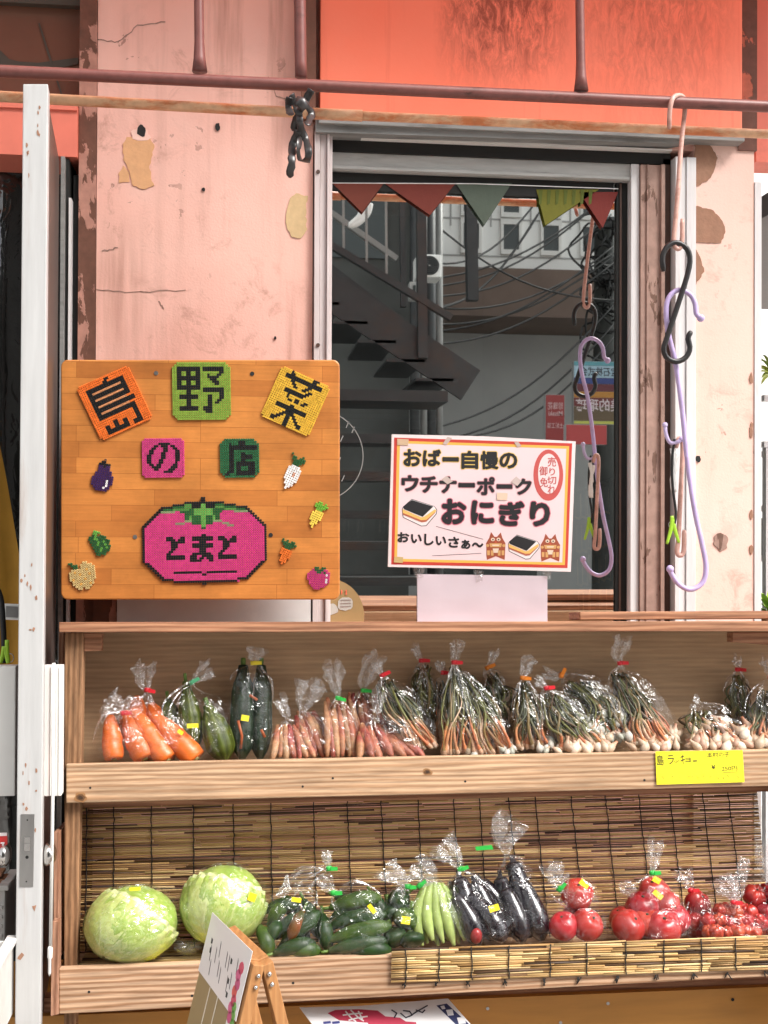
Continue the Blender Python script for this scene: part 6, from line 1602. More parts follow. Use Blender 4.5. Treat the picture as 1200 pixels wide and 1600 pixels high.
rootbag('bag of roots lying flat at the front, last of the root bags', (585, 1138, 52), (560, 1186, 668, 1186), 13, 16, 0.075, 0.03, [(612, 1191, 52, 0.014), (610, 1178, 58, 0.028), (602, 1150, 46, 0.03), (592, 1130, 22, 0.02), (590, 1116, 12, 0.012)], 0.055, 15, ([(590, 1100), (594, 1084)], 12))

GL = [(0.055, 0.060, 0.012), (0.10, 0.092, 0.018), (0.035, 0.040, 0.010), (0.15, 0.10, 0.028), (0.09, 0.05, 0.02), (0.12, 0.12, 0.02)]
ST = [(0.40, 0.12, 0.045), (0.50, 0.22, 0.10), (0.26, 0.12, 0.045), (0.48, 0.15, 0.06), (0.20, 0.12, 0.035), (0.58, 0.34, 0.20), (0.58, 0.21, 0.08), (0.60, 0.40, 0.27)]
BU = [(0.60, 0.46, 0.34), (0.50, 0.38, 0.27), (0.68, 0.57, 0.46), (0.36, 0.24, 0.16), (0.46, 0.28, 0.2)]
BG_ = [(0.40, 0.38, 0.33), (0.34, 0.34, 0.28), (0.50, 0.46, 0.40)]
def shallots(root, neck, base, n, b0, b1, seed, bulb=5.5, green=0.55, sp=0.012, bulbs=BU, spread=0.0, name='shallot', bow=0.0, top=22):
    """Bundle of leaves gathered at the neck that fan down to bulbs along base (x0,y0,x1,y1)."""
    rnd = random.Random(seed); n = min(int(n * 2.0), 98); green0 = green
    for i in range(n):
        green = max(0.1, green0 + rnd.uniform(-0.2, 0.16)); f = (i + rnd.uniform(0.1, 0.9)) / n; lay = rnd.random()
        x1 = lerp(base[0], base[2], f); y1 = lerp(base[1], base[3], f) - lay * sp * 900 + rnd.uniform(-3, 2)
        p1 = S(x1, y1, b1 + lay * 0.035); p0 = S(neck[0] + (f - 0.5) * neck[2] + rnd.uniform(-3, 3), neck[1] + rnd.uniform(-2, top), b0 + (lay - 0.5) * 0.02)
        mid = S(lerp(neck[0], x1, 0.42) + (f - 0.5) * spread + rnd.gauss(0, 9) + bow, lerp(neck[1], y1, 0.45) + rnd.uniform(-10, 10), lerp(b0, b1, 0.4) + (lay - 0.5) * 0.055)
        mid2 = S(lerp(neck[0], x1, 0.75) + rnd.gauss(0, 5), lerp(neck[1], y1, 0.75) + rnd.uniform(-5, 5), lerp(b0, b1, 0.75) + (lay - 0.5) * 0.045)
        pts = spline([p0, mid, mid2, p1], 16); k = kpx(x1, y1, b1); br = bulb * 1.12 * k * rnd.uniform(0.7, 1.25); lr = 1.35 * k * rnd.uniform(0.6, 1.5)
        g, s_, bu = rnd.choice(GL), rnd.choice(ST), rnd.choice(bulbs); cols = []; rad = []
        for q in range(17):
            t = q / 16; 
            cols.append(varc(g if t < green else mixc(g, s_, min(1, (t - green) / 0.15)) if t < 0.84 else mixc(s_, bu, min(1, (t - 0.84) / 0.06)), 0.15))
            rad.append(lr * (1.0 + 0.5 * t) if t < 0.84 else lerp(lr * 1.5, br, math.sin(math.pi * min(1, (t - 0.84) / 0.16) * 0.72)) * (0.45 if q == 16 else 1))
        m = MB(); m.tube(pts, rad, 6 if bulb < 4 else 8, cols=cols, wob=0.15)
        m.build(name, M['allium'], root)
SGp = 'bags of island shallots'
PILE = {29: (912, 1168, 988, 1152, 44, 0.04, 0.07, 40, 6.0, BG_), 30: (872, 1174, 954, 1173, 30, 0.02, 0.06, 34, 6.2, BU), 31: (986, 1170, 1062, 1169, 24, 0.025, 0.06, 26, 6.6, BU), 33: (1166, 1166, 1240, 1166, 22, 0.02, 0.06, 24, 6.6, BU), 27: (740, 1180, 804, 1178, 16, 0.03, 0.06, 14, 5.2, BG_), 28: (838, 1176, 866, 1174, 18, 0.03, 0.05, 10, 5.2, BG_)}
def bulb_pile(root, x0, y0, x1, y1, h, b0, b1, n, size, seed, cols=BU):
    rnd = random.Random(seed * 7 + 1)
    for i in range(n):
        f = rnd.random(); lv = rnd.random() ** 1.4; x = lerp(x0, x1, f); y = lerp(y0, y1, f) - h * lv; b = lerp(b0, b1, lv) + rnd.uniform(-0.006, 0.01); k = kpx(x, y, b); q = size * k * rnd.uniform(0.75, 1.2)
        c = S(x, y, b); a = rnd.uniform(-0.9, 0.9); d = V((math.sin(a), -rnd.uniform(0.1, 0.9), -math.cos(a) * 0.7)).normalized(); m = MB(); cc = rnd.choice(cols); c2 = rnd.choice(ST)
        taper(m, c - d * (q * 2.6), c + d * (q * 1.3), [q * 0.3, q * 0.36, q * 0.6, q * 0.95, q, q * 0.85, q * 0.3], n=9, cols=[mixc(cc, c2, 0.7), mixc(cc, c2, 0.25), varc(cc, 0.15), varc(cc, 0.15), tuple(x_ * 0.75 for x_ in cc)], wob=0.12, seg=9)
        for t in range(3): 
            e = c + d * (q * 1.25); m.tube([e, e + d * (q * 0.5) + V((rnd.uniform(-q, q) * 0.5, 0, -q * 0.3))], q * 0.06, 4, col=(0.35, 0.27, 0.18))
        m.build('bulb', M['allium'], root)
def sbag(label, neck, base, n, b0, b1, secs, b, seed, tuft, tie, tc, **k):
    r = bag('shallot_bag', label, 'vegetable bag', (base[0] + base[2]) / 2, max(base[1], base[3]), b1, SGp)
    shallots(r, neck, base, n, b0, b1, seed, **k)
    if seed in PILE: q = PILE[seed]; bulb_pile(r, *q[:9], seed, q[9])
    bagfilm(r, secs, b, seed, tuft=tuft, tie=tie, tiecol=tc, amp=0.004); return r
# behind first
sbag('dark bag of green leaves with red tie behind, left of the tallest shallot bag', (661, 1040, 20), (650, 1110, 690, 1140), 22, 0.13, 0.12, [(672, 1150, 24, 0.02), (668, 1110, 32, 0.026), (662, 1070, 26, 0.024), (660, 1044, 12, 0.012), (659, 1034, 4.5, 0.005)], 0.126, 21, ([(652, 1020), (647, 1009)], 9), (659, 1032, 0, 0.05), RED, green=0.95, bulb=2)
sbag('bag of red shallot stems half hidden behind the tallest shallot bag', (692, 1064, 16), (684, 1160, 706, 1170), 14, 0.12, 0.10, [(694, 1176, 18, 0.016), (693, 1130, 20, 0.02), (692, 1070, 14, 0.014), (693, 1054, 4.5, 0.005)], 0.11, 22, ([(690, 1046), (688, 1038)], 8), (693, 1051, 0, 0.0), RED, green=0.3, bulb=4)
sbag('dark bag of shallots with orange tie behind, right of the tallest bag', (770, 1052, 18), (768, 1120, 800, 1140), 20, 0.13, 0.115, [(788, 1160, 22, 0.018), (784, 1110, 28, 0.024), (772, 1066, 20, 0.02), (764, 1050, 8, 0.01), (763, 1044, 4.5, 0.005)], 0.122, 23, ([(768, 1030), (774, 1018)], 9), (762, 1043, 0, 0.5), ORG, green=0.7, bulb=3)
sbag('dark shallot bag with red tie standing behind the bag above the price card', (1153, 1056, 16), (1138, 1130, 1172, 1140), 22, 0.13, 0.115, [(1156, 1162, 20, 0.018), (1154, 1120, 24, 0.026), (1152, 1076, 20, 0.022), (1153, 1052, 7, 0.008), (1153, 1047, 4.5, 0.005)], 0.122, 24, ([(1153, 1038), (1152, 1030)], 8), (1153, 1046, 0, 0.0), RED, green=0.95, bulb=2)
sbag('slanting bag of shallots with red tie beside the root bag lying flat', (600, 1062, 22), (640, 1176, 684, 1168), 34, 0.10, 0.04, [(666, 1186, 24, 0.016), (654, 1160, 36, 0.03), (626, 1104, 34, 0.03), (604, 1072, 18, 0.018), (599, 1060, 5, 0.006), (598, 1056, 4.5, 0.005)], 0.072, 25, ([(593, 1046), (587, 1036)], 9), (598, 1055, 0, 0.55), RED, green=0.45, bulb=3.4)
sbag('tallest shallot bag with bright red tie in the middle of the upper tier', (712, 1044, 14), (692, 1182, 754, 1182), 36, 0.09, 0.03, [(722, 1190, 32, 0.018), (722, 1168, 38, 0.034), (716, 1110, 28, 0.03), (711, 1058, 13, 0.014), (710, 1042, 5, 0.006), (710, 1036, 4.5, 0.005)], 0.064, 26, ([(711, 1020), (714, 1003)], 12), (710, 1035, 0, 0.05), RED, green=0.42, bulb=4.4)
sbag('wide slanting shallot bag sharing the tall tuft, grey bulbs at its foot', (728, 1056, 16), (745, 1182, 804, 1178), 30, 0.10, 0.045, [(778, 1188, 30, 0.018), (768, 1160, 38, 0.034), (744, 1104, 30, 0.03), (724, 1062, 12, 0.014), (718, 1050, 6, 0.008)], 0.078, 27, None, None, RED, green=0.4, bulb=5, bow=6)
sbag('slim bag of shallots with orange tie and a white tuft', (819, 1066, 14), (806, 1172, 866, 1172), 32, 0.10, 0.045, [(834, 1184, 30, 0.018), (830, 1160, 36, 0.032), (822, 1110, 24, 0.028), (819, 1072, 12, 0.014), (818, 1060, 4.5, 0.005)], 0.076, 28, ([(820, 1044), (826, 1028)], 13), (817, 1059, 0, -0.05), ORG, green=0.6, bulb=4)
sbag('bag with bulging dark leaves and grey bulbs under an orange tie', (906, 1066, 50), (914, 1166, 988, 1150), 46, 0.115, 0.06, [(950, 1176, 40, 0.02), (944, 1150, 52, 0.04), (916, 1096, 44, 0.04), (892, 1066, 28, 0.024), (882, 1057, 8, 0.01), (878, 1056, 4.5, 0.005)], 0.09, 29, ([(866, 1056), (852, 1052)], 10), (877, 1055, 0, 1.2), ORG, green=0.62, bulb=5.5, bulbs=BG_, bow=14)
sbag('low shallot bag with red tie and cream bulbs before the bulging bag', (860, 1084, 22), (876, 1172, 950, 1172), 40, 0.09, 0.035, [(908, 1184, 46, 0.018), (900, 1162, 50, 0.032), (872, 1112, 34, 0.03), (856, 1086, 14, 0.014), (853, 1076, 4.5, 0.005)], 0.062, 30, ([(846, 1068), (840, 1064)], 10), (854, 1075, 0, 0.2), RED, green=0.55, bulb=5.6)
sbag('tall bag of shallots with high clear tuft and a row of white bulbs', (968, 1052, 24), (990, 1168, 1060, 1168), 46, 0.11, 0.04, [(1024, 1178, 42, 0.018), (1016, 1152, 46, 0.036), (990, 1092, 38, 0.036), (970, 1058, 20, 0.02), (969, 1042, 6, 0.007), (969, 1037, 4.5, 0.005)], 0.074, 31, ([(966, 1018), (972, 996)], 18), (969, 1036, 0, 0.1), RED, green=0.5, bulb=6)
r = bag('shallot_bag', 'low bag lying with white bulbs to the front above the yellow price card', 'vegetable bag', 1120, 1170, 0.05, SGp)
shallots(r, (1094, 1112, 30), (1076, 1168, 1172, 1168), 44, 0.11, 0.035, 32, bulb=6.5, green=0.5, sp=0.03, bow=-8)
bulb_pile(r, 1078, 1170, 1174, 1168, 42, 0.02, 0.06, 46, 6.8, 32)
bagfilm(r, [(1122, 1176, 48, 0.018), (1116, 1158, 54, 0.034), (1100, 1124, 38, 0.034), (1090, 1104, 16, 0.016), (1088, 1098, 6, 0.008)], 0.07, 32, tuft=([(1088, 1094), (1088, 1090)], 6), amp=0.005)
sbag('shallot bag at the right edge of the upper tier with rows of pale bulbs', (1196, 1080, 30), (1168, 1164, 1240, 1164), 36, 0.11, 0.035, [(1204, 1172, 40, 0.018), (1202, 1150, 46, 0.036), (1198, 1106, 38, 0.036), (1200, 1078, 22, 0.02), (1204, 1060, 4.5, 0.005)], 0.07, 33, ([(1200, 1044), (1196, 1030)], 11), (1204, 1058, 0, 0.0), RED, green=0.45, bulb=6.2)

# ---- lower tier -------------------------------------------------------------
LB = -0.02
def cabbage(label, cx, cy, wpx, hpx, b, seed, stx, sty, stks):
    root = bag('cabbage', label, 'cabbage', cx, cy + hpx / 2, b, 'cabbages'); rnd = random.Random(seed)
    k = kpx(cx, cy, b); c = S(cx, cy, b); rx, rz = wpx * k / 2, hpx * k / 2; ry = rx * 0.92
    sd = V((stx, -0.55, sty)).normalized(); a = sd.cross(V((0, 0, 1))).normalized(); bb = sd.cross(a)
    cols_ = [(0.26, 0.38, 0.06), (0.36, 0.46, 0.10), (0.48, 0.54, 0.17)]
    def shell(th0, th1, ph1, lift, cset, seed2, nm):
        m = MB(); rows = []; nt, nph = 60, 40; cc = []
        for i in range(nph + 1):
            ph = ph1 * (0.02 + 0.98 * i / nph); row = []
            for j in range(nt + 1):
                th = lerp(th0, th1, j / nt); wv_ = 0.10 * noise.noise(V((math.cos(th) * 2, math.sin(th) * 2, ph * 1.4 + seed2)))
                d = sd * math.cos(ph) + (a * math.cos(th) + bb * math.sin(th)) * math.sin(ph)
                edge = max(0, i / nph - 0.8) / 0.2
                v = vein(th, ph, seed2); bmp = 0.018 * v
                q = 1 + wv_ * 0.28 + bmp * 0.7 + lift + edge * 0.03 * (1 + math.sin(th * 17 + seed2)) * (ph1 < 3) + 0.012 * noise.fractal(d * 7 + V((seed2, 0, 0)), 0.8, 2, 3)
                row.append(c + V((d.x * rx * q, d.y * ry * q, d.z * rz * q)))
            rows.append(row)
        n1 = nt + 1; vs = [p for r_ in rows for p in r_]; fs = []; cl = []
        for i in range(nph):
            for j in range(nt):
                th = lerp(th0, th1, (j + 0.5) / nt); ph = ph1 * (0.02 + 0.98 * (i + 0.5) / nph)
                v = vein(th, ph, seed2); base = mixc(cset[0], cset[1], max(0, min(1, 0.5 + 0.9 * noise.noise(V((th * 1.3, ph * 2.1, seed2 * 2)))))); base = mixc(base, (0.60, 0.64, 0.32), min(1, (0.8 if i > nph - 3 and ph1 < 3 else 0) + 0.65 * v + max(0, 0.5 - ph) * 0.9))
                fs.append((i * n1 + j, i * n1 + j + 1, (i + 1) * n1 + j + 1, (i + 1) * n1 + j)); cl.append(base)
        m.add(vs, fs, col=cl, smooth=True); m.build(nm, M['cabbage'], root)
    def vein(th, ph, s_):
        v = 0.0; f = th * 2.2 + 0.8 * noise.noise(V((th, ph * 1.5, s_)))
        x = abs(((f / (2 * math.pi) * 4) % 1) - 0.5) * 2; v = max(v, max(0, 1 - x * (5 + 5 * ph)))
        y = ((th * 2.0 + ph * 2.6 + 0.6 * noise.noise(V((th * 3, ph * 3, s_)))) * 1.6) % 1; v = max(v, 0.6 * max(0, 1 - abs(y - 0.5) * 16))
        y = ((-th * 2.0 + ph * 3.1 + 0.6 * noise.noise(V((th * 3, ph * 3, s_ + 5)))) * 1.7) % 1; v = max(v, 0.5 * max(0, 1 - abs(y - 0.5) * 18))
        return v
    shell(0, 2 * math.pi, math.pi * 0.99, 0.0, (cols_[0], cols_[1]), seed, 'head')
    for q in range(5):
        t0 = q * 1.26 + rnd.uniform(0, 0.5); shell(t0, t0 + rnd.uniform(2.0, 2.6), rnd.uniform(1.7, 2.3), 0.016 + 0.010 * q, (cols_[q % 2], cols_[1 + q % 2]), seed + q * 3.1, 'outer_leaf')
    m = MB(); m.tube([c + V((sd.x * rx, sd.y * ry, sd.z * rz)) * 0.9, c + V((sd.x * rx, sd.y * ry, sd.z * rz)) * 1.07], [0.018, 0.014], 14, col=(0.55, 0.55, 0.30)) if stks == 'stem' else None
    m2 = MB(); so_ = V((seed * 7.7, 3, 1))
    def f_(d):
        z = noise.fractal(d * 3.2 + so_, 0.7, 2.2, 4); rd_ = abs(noise.noise(d * 7 + so_)); return 1.088 + 0.014 * z - 0.06 * max(0, 0.25 - rd_)
    rg_ = []
    for i in range(31):
        ph = math.pi * (0.02 + 0.96 * i / 30); rg_.append([c + V((d.x * rx, d.y * ry, d.z * rz)) * f_(d) for d in [V((math.sin(ph) * math.cos(t), math.sin(ph) * math.sin(t), -math.cos(ph))) for t in [2 * math.pi * j / 48 for j in range(48)]]])
    crumple(m2, rg_, rnd, 0.0016); m2.build('cling_wrap', M['wrap'], root)
    return root
r = cabbage('large pale green cabbage in cling wrap at the left end of the lower tier', 207, 1443, 142, 112, 0.035, 3, -0.6, -0.75, 0); sticker(r, 211, 1389, -0.02, 17, 5, -5)
r = cabbage('rounder cabbage in cling wrap behind the wooden sign stand', 350, 1413, 130, 118, 0.055, 8, -0.35, -0.95, 0); sticker(r, 394, 1402, -0.012, 12, 13, 20)
m = MB()
for (x, y) in ((284, 1478), (294, 1484), (302, 1478)):
    m.ball(S(x, y, 0.04), 0.016, 0.014, 0.012, 24, 16, f=lambda d: 1 + 0.35 * noise.noise(d * 4 + V((x, 0, 0))), col=(1, 1, 1))
tag(m.build('film_scrap', M['film_w']), 'crumpled scrap of clear film lying between the two cabbages', 'film')

PEP = [(0.018, 0.050, 0.008), (0.010, 0.030, 0.007)]; PEPL = [(0.06, 0.11, 0.014), (0.03, 0.065, 0.010)]
def pepper(root, x0, y0, x1, y1, w_, b0, b1, cols, name='green_pepper', curve=0.006):
    return gourd(root, x0, y0, x1, y1, w_ * 0.9, w_ * 1.08, b0, b1, cols, name, ribs=3, dark=0.9, bend=(0, -curve, curve))
r = bag('pepper_bag', 'bag of long dark green peppers with a patch of orange, right of the sign stand', 'vegetable bag', 450, 1492, 0.03, 'bags of green peppers')
for q in ((404, 1446, 424, 1492, 22, 0.035, 0.0, PEPL), (412, 1424, 470, 1412, 22, 0.06, 0.05, PEP), (420, 1448, 448, 1408, 22, 0.05, 0.05, PEPL), (436, 1484, 500, 1424, 24, 0.02, 0.02, PEP), (428, 1490, 494, 1474, 22, -0.005, 0.0, PEP), (452, 1488, 502, 1486, 20, -0.01, 0.0, PEPL), (474, 1406, 500, 1466, 22, 0.06, 0.035, PEP), (430, 1466, 470, 1430, 22, 0.03, 0.04, PEP), (412, 1480, 440, 1440, 20, 0.015, 0.03, PEP), (484, 1476, 446, 1400, 22, 0.06, 0.075, PEP)): pepper(r, *q)
pepper(r, 474, 1422, 452, 1470, 18, 0.022, 0.0, [(0.26, 0.06, 0.012), (0.05, 0.055, 0.01)], 'orange_pepper')
bagfilm(r, [(452, 1497, 44, 0.02), (452, 1482, 54, 0.045), (456, 1440, 48, 0.05), (462, 1410, 42, 0.036), (466, 1396, 30, 0.02), (472, 1376, 22, 0.012), (498, 1362, 12, 0.008), (513, 1358, 5, 0.005)], 0.03, 41, tuft=([(512, 1344), (510, 1328)], 9), tie=(514, 1357, 0, 0.1), tiecol=GRN, amp=0.007)
sticker(r, 463, 1406, -0.012, 15, 7, 8)
bagfilm(r, [(438, 1402, 8, 0.008), (446, 1386, 10, 0.01), (449, 1368, 4, 0.004)], 0.02, 47, mat='film_w', amp=0.006)
r = bag('pepper_bag', 'shiny bag of long green peppers with green tie, no orange in it', 'vegetable bag', 555, 1488, 0.03, 'bags of green peppers')
for q in ((504, 1428, 512, 1486, 22, 0.04, 0.01, PEP), (516, 1418, 596, 1402, 24, 0.05, 0.04, PEPL), (508, 1448, 604, 1428, 24, 0.03, 0.015, PEP), (512, 1470, 612, 1446, 24, 0.01, 0.0, PEPL), (514, 1486, 608, 1470, 22, -0.008, -0.005, PEP), (548, 1489, 612, 1484, 20, -0.012, -0.01, PEP), (524, 1400, 600, 1440, 24, 0.075, 0.05, PEP), (580, 1396, 608, 1450, 22, 0.06, 0.04, PEP), (510, 1458, 560, 1400, 22, 0.045, 0.06, PEP)): pepper(r, *q)
bagfilm(r, [(556, 1492, 50, 0.02), (554, 1476, 60, 0.045), (552, 1440, 54, 0.05), (544, 1410, 44, 0.036), (526, 1400, 14, 0.014), (521, 1395, 5, 0.005)], 0.025, 42, tuft=([(514, 1384), (506, 1374)], 14), tie=(521, 1395, -0.012, 0.1), tiecol=GRN, amp=0.008)
sticker(r, 581, 1420, -0.03, 7, 16, -38)
r = bag('pepper_bag', 'small bag of round dark green peppers next to the pale beans', 'vegetable bag', 620, 1482, 0.03, 'bags of green peppers')
for q in ((606, 1410, 612, 1440, 34, 0.05, 0.05, PEP), (636, 1396, 612, 1420, 32, 0.05, 0.05, PEP), (640, 1420, 626, 1452, 36, 0.03, 0.02, PEPL), (610, 1450, 620, 1480, 36, 0.02, 0.01, PEP), (640, 1456, 644, 1482, 36, 0.012, 0.0, PEP)): pepper(r, *q)
bagfilm(r, [(624, 1486, 28, 0.02), (624, 1470, 34, 0.04), (624, 1430, 32, 0.045), (626, 1400, 22, 0.03), (634, 1388, 8, 0.01), (637, 1385, 5, 0.005)], 0.03, 43, tuft=([(622, 1370), (604, 1356)], 20), tie=(637, 1385, 0, 0.0), tiecol=GRN, amp=0.007)
sticker(r, 634, 1438, -0.02, 14, 12, 8)
BN = [(0.36, 0.46, 0.13), (0.27, 0.38, 0.09)]
r = bag('bean_bag', 'bag of long pale green beans with green tie', 'vegetable bag', 690, 1482, 0.03)
for i in range(9):
    f = i / 8; rnd = random.Random(i)
    x0 = lerp(668, 690, f) ; y0 = 1378 + 4 * abs(f - 0.5) + (i % 2) * 3; x1 = lerp(660, 726, f); y1 = 1478 - (i % 3) * 4; b_ = 0.03 + (i % 2) * 0.02
    k = kpx(x1, y1, b_); m = MB(); q = 9.0 * k * rnd.uniform(0.75, 1.0); c_ = varc(BN[i % 2], 0.12)
    taper(m, S(x0, y0, b_ + 0.02), S(x1, y1, b_ - 0.02), [q * 0.4, q * 0.8, q, q, q * 1.05, q, q * 0.7, q * 0.3], n=10, bend=V(((f - 0.5) * 0.022 - 0.006, 0, 0)), cols=[varc(c_, 0.1), varc(c_, 0.12), varc(c_, 0.1), mixc(c_, (0.5, 0.55, 0.22), 0.3)], wob=0.12, seg=20); m.build('bean', M['veg'], r)
bagfilm(r, [(696, 1484, 34, 0.018), (693, 1466, 40, 0.036), (682, 1420, 34, 0.036), (672, 1390, 22, 0.024), (662, 1382, 8, 0.01), (655, 1384, 5, 0.005)], 0.028, 44, tuft=([(664, 1370), (650, 1350)], 26), tie=(655, 1384, 0, 0.8), tiecol=GRN, amp=0.005)
def aubergine(root, x0, y0, x1, y1, w_, b0, b1):
    k = kpx(x1, y1, b1); q = w_ * k / 2; p0, p1 = S(x0, y0, b0), S(x1, y1, b1); m = MB()
    taper(m, p0, p1, [q * 0.5, q * 0.66, q * 0.72, q * 0.8, q * 0.9, q, q * 1.02, q * 0.95, q * 0.75, q * 0.25], n=20, wob=0.03, seg=26, bend=V((0.004, 0, 0.004)), col=(1, 1, 1)); m.build('aubergine', M['eggplant'], root)
    m = MB(); d = (p1 - p0).normalized(); m.tube([p0 - d * 0.016, p0 - d * 0.004, p0 + d * 0.004, p0 + d * 0.012], [q * 0.18, q * 0.22, q * 0.62, q * 0.72], 8, col=(0.035, 0.03, 0.035), wob=0.2); m.build('calyx', M['veg'], root)
r = bag('aubergine_bag', 'bag of black aubergines with green tie beside the pale beans', 'vegetable bag', 750, 1480, 0.03, 'bags of aubergines')
for q in ((718, 1372, 738, 1472, 38, 0.06, 0.02), (742, 1380, 770, 1470, 40, 0.06, 0.03), (706, 1390, 716, 1460, 34, 0.08, 0.05), (732, 1400, 788, 1472, 40, 0.04, 0.0), (752, 1378, 806, 1462, 38, 0.08, 0.045), (712, 1400, 748, 1478, 36, 0.03, 0.0)): aubergine(r, *q)
m = MB(); m.ball(S(744, 1462, -0.01), 0.012, 0.012, 0.016, 14, 10, col=(0.35, 0.02, 0.02)); tag(m.build('red_end', M['fruit'], r), 'reddish end of one aubergine')
bagfilm(r, [(764, 1482, 42, 0.02), (758, 1466, 50, 0.045), (742, 1420, 44, 0.048), (726, 1380, 28, 0.03), (720, 1362, 8, 0.01), (719, 1357, 5, 0.005)], 0.03, 45, tuft=([(708, 1338), (688, 1320)], 26), tie=(719, 1358, 0, 0.4), tiecol=GRN, amp=0.006)
sticker(r, 772, 1419, -0.02, 16, 10, -18)
r = bag('aubergine_bag', 'bag of black aubergines with a wide clear tuft left of the three apples', 'vegetable bag', 830, 1475, 0.04, 'bags of aubergines')
for q in ((802, 1348, 826, 1466, 40, 0.08, 0.04), (782, 1372, 796, 1464, 36, 0.08, 0.05), (816, 1380, 846, 1470, 38, 0.06, 0.02), (790, 1390, 816, 1474, 36, 0.05, 0.01)): aubergine(r, *q)
bagfilm(r, [(824, 1478, 32, 0.02), (822, 1462, 40, 0.042), (812, 1400, 36, 0.044), (800, 1354, 22, 0.028), (794, 1342, 8, 0.01), (792, 1336, 6, 0.006)], 0.05, 46, tuft=([(790, 1312), (800, 1280)], 30), amp=0.006)
m = MB(); fb = Frame(FS.at(0, 0, -0.045), FS.ax, FS.ay); m.prism(fb, [fb.px(*p) for p in ((742, 1323), (768, 1320), (771, 1327), (744, 1329))], 0, 0.001, col=GRN); m.build('tie', M['tie'], r)
FR = [(0.42, 0.010, 0.022), (0.46, 0.018, 0.026), (0.35, 0.008, 0.016), (0.50, 0.05, 0.03)]
def fruit(root, x, y, rpx, b, seed, name, lobes=0.05, dimple=True, cols=None):
    rnd = random.Random(seed); k = kpx(x, y, b); r_ = rpx * k; c = S(x, y, b); so_ = V((seed * 3.3, 0, 0)); up = V((rnd.uniform(-0.6, 0.6), rnd.uniform(-0.8, 0.2), 1)).normalized(); nl = rnd.randint(4, 6); m = MB(); cols = cols or FR; c0, c1 = rnd.choice(cols), rnd.choice(cols)
    a = up.cross(V((0, 1, 0))).normalized(); bb = up.cross(a); rings = []; cl = []
    for i in range(17):
        ph = math.pi * (0.02 + 0.96 * i / 16); ring = []
        for j in range(24):
            th = 2 * math.pi * j / 24; q = 1 + lobes * math.cos(nl * th) * math.sin(ph) ** 0.5 - (0.22 * math.exp(-(ph / 0.32) ** 2) + 0.12 * math.exp(-((math.pi - ph) / 0.3) ** 2) if dimple else 0)
            d = up * math.cos(ph) * 0.92 + (a * math.cos(th) + bb * math.sin(th)) * math.sin(ph); q += 0.05 * noise.noise(d * 2 + so_); ring.append(c + d * (r_ * q))
        rings.append(ring); cl.append(mixc(c0, c1, max(0, min(1, 0.5 + noise.noise(V((ph * 1.2, seed, 0)))))))
    m.loft(rings, cols=cl); o = m.build(name, M['fruit'], root)
    m = MB(); t_ = c + up * (r_ * 0.74)
    m.ball(t_, r_ * 0.10, r_ * 0.10, r_ * 0.08, 8, 6, col=(0.03, 0.035, 0.012)); m.build('stalk', M['veg'], o)
r = bag('apple_bag', 'bag of three red apples with green tie, yellow sticker on top', 'fruit bag', 900, 1470, 0.02, 'bags of red fruit')
for i, q in enumerate(((902, 1397, 25, 0.045), (881, 1447, 23, 0.01), (917, 1445, 25, 0.01), (900, 1430, 20, 0.06))): fruit(r, *q, 50 + i, 'apple', 0.02)
bagfilm(r, [(900, 1476, 34, 0.03), (900, 1456, 48, 0.045), (898, 1420, 42, 0.042), (896, 1390, 30, 0.036), (878, 1390, 7, 0.008), (874, 1389, 5, 0.005)], 0.02, 51, tuft=([(868, 1374), (862, 1352)], 20), tie=(874, 1389, 0, 0.9), tiecol=GRN, amp=0.005)
sticker(r, 913, 1381, -0.005, 16, 9, 38)
r = bag('apple_bag', 'big pile of red apples in a bag with green tie and two yellow stickers', 'fruit bag', 1018, 1468, 0.03, 'bags of red fruit')
for i, q in enumerate(((1022, 1394, 24, 0.07), (1003, 1418, 25, 0.045), (982, 1448, 26, 0.01), (1036, 1450, 27, 0.0), (1054, 1436, 24, 0.03), (1010, 1442, 24, 0.02), (1040, 1414, 22, 0.05), (972, 1436, 20, 0.05))): fruit(r, *q, 60 + i, 'apple', 0.03)
bagfilm(r, [(1018, 1476, 54, 0.03), (1018, 1456, 67, 0.052), (1016, 1418, 54, 0.052), (1018, 1384, 32, 0.040), (1020, 1368, 8, 0.01), (1020, 1362, 5, 0.005)], 0.025, 52, tuft=([(1022, 1342), (1024, 1314)], 14), tie=(1019, 1364, 0, 0.15), tiecol=GRN, amp=0.006)
sticker(r, 1026, 1375, 0.02, 13, 9, 30); sticker(r, 1028, 1398, 0.002, 17, 8, 40)
bagfilm(r, [(990, 1396, 8, 0.01), (980, 1388, 12, 0.012), (974, 1378, 6, 0.006)], 0.03, 58, mat='film_w', amp=0.006)
r = bag('tomato_bag', 'small bag of dark tomatoes with red tie behind, right of the apple pile', 'fruit bag', 1090, 1465, 0.07, 'bags of red fruit')
for i, q in enumerate(((1090, 1412, 20, 0.07), (1080, 1438, 16, 0.055), (1104, 1436, 18, 0.08), (1090, 1452, 16, 0.06))): fruit(r, *q, 70 + i, 'tomato', 0.07, cols=[(0.30, 0.012, 0.014), (0.38, 0.025, 0.018)])
bagfilm(r, [(1090, 1464, 28, 0.02), (1090, 1450, 34, 0.034), (1088, 1420, 28, 0.034), (1082, 1398, 10, 0.012), (1079, 1392, 5, 0.005)], 0.07, 53, tuft=([(1076, 1378), (1066, 1362)], 17), tie=(1079, 1391, 0, 0.1), tiecol=RED, amp=0.005)
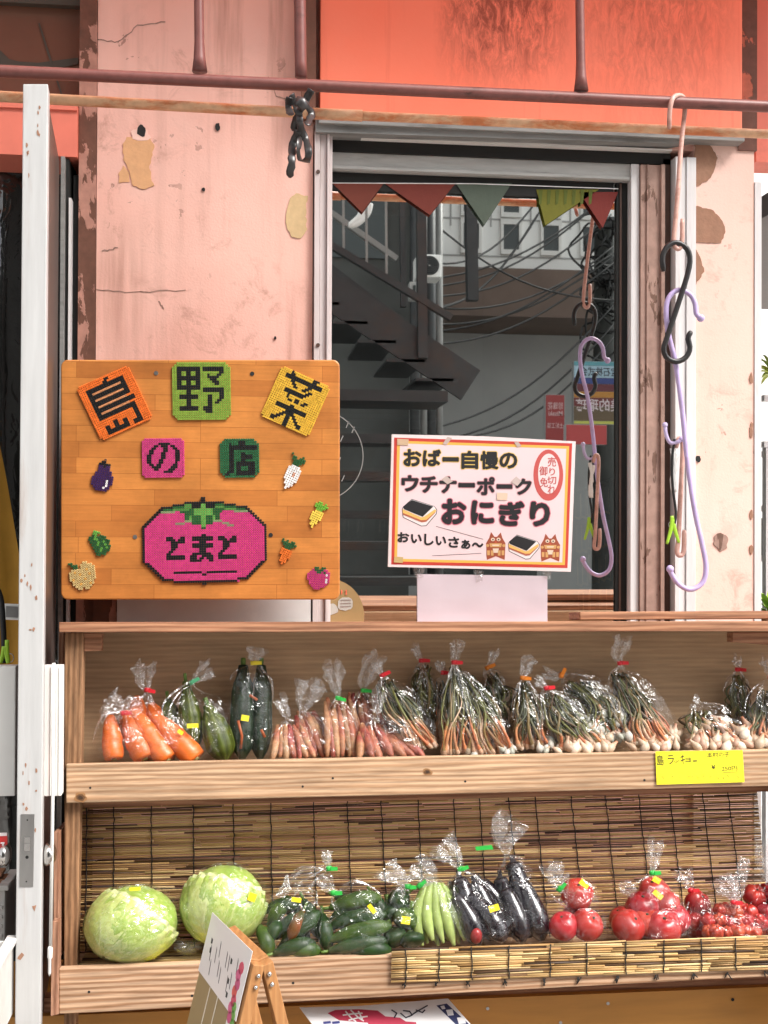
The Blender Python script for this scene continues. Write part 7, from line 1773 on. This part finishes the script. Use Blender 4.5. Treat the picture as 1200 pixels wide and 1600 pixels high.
r = bag('tomato_bag', 'wide bag full of small ridged red tomatoes with red tie in front', 'fruit bag', 1140, 1465, 0.02, 'bags of red fruit')
rnd = random.Random(9); i = 0
for y, x0, x1, n_, b_ in ((1456, 1100, 1186, 6, 0.0), (1440, 1102, 1190, 6, 0.02), (1424, 1120, 1180, 5, 0.035), (1448, 1110, 1180, 5, 0.045)):
    for k in range(n_):
        fruit(r, lerp(x0, x1, (k + 0.5) / n_) + rnd.uniform(-3, 3), y + rnd.uniform(-3, 3), rnd.uniform(9.5, 12.5), b_ + rnd.uniform(-0.005, 0.005), 80 + i, 'tomato', 0.10, cols=[(0.44, 0.03, 0.02), (0.50, 0.08, 0.03), (0.38, 0.018, 0.02)]); i += 1
bagfilm(r, [(1142, 1470, 48, 0.028), (1142, 1452, 57, 0.042), (1144, 1428, 46, 0.042), (1146, 1416, 12, 0.014), (1146, 1410, 5, 0.005)], 0.02, 54, tuft=([(1142, 1392), (1128, 1376)], 20), tie=(1146, 1410, 0, 0.05), tiecol=RED, amp=0.006)
bagfilm(r, [(1148, 1408, 6, 0.006), (1156, 1380, 12, 0.01), (1164, 1340, 8, 0.01)], 0.02, 59, mat='film_w', amp=0.006)
r = bag('tomato_bag', 'bag of red tomatoes with red tie cut off by the right edge', 'fruit bag', 1195, 1462, 0.06, 'bags of red fruit')
for i, q in enumerate(((1180, 1400, 18, 0.07), (1204, 1396, 18, 0.07), (1196, 1424, 18, 0.06), (1216, 1420, 18, 0.06), (1190, 1446, 16, 0.05), (1208, 1446, 18, 0.04), (1188, 1442, 12, 0.03))): fruit(r, *q, 120 + i, 'tomato', 0.08)
bagfilm(r, [(1204, 1464, 34, 0.02), (1204, 1448, 42, 0.04), (1202, 1412, 36, 0.04), (1200, 1390, 10, 0.012), (1200, 1384, 5, 0.005)], 0.06, 55, tuft=([(1202, 1360), (1198, 1318)], 22), tie=(1200, 1386, 0, 0.05), tiecol=RED, amp=0.006)

# ------------------------------------------------------------------ tidy
bpy.data.objects.remove(_to)
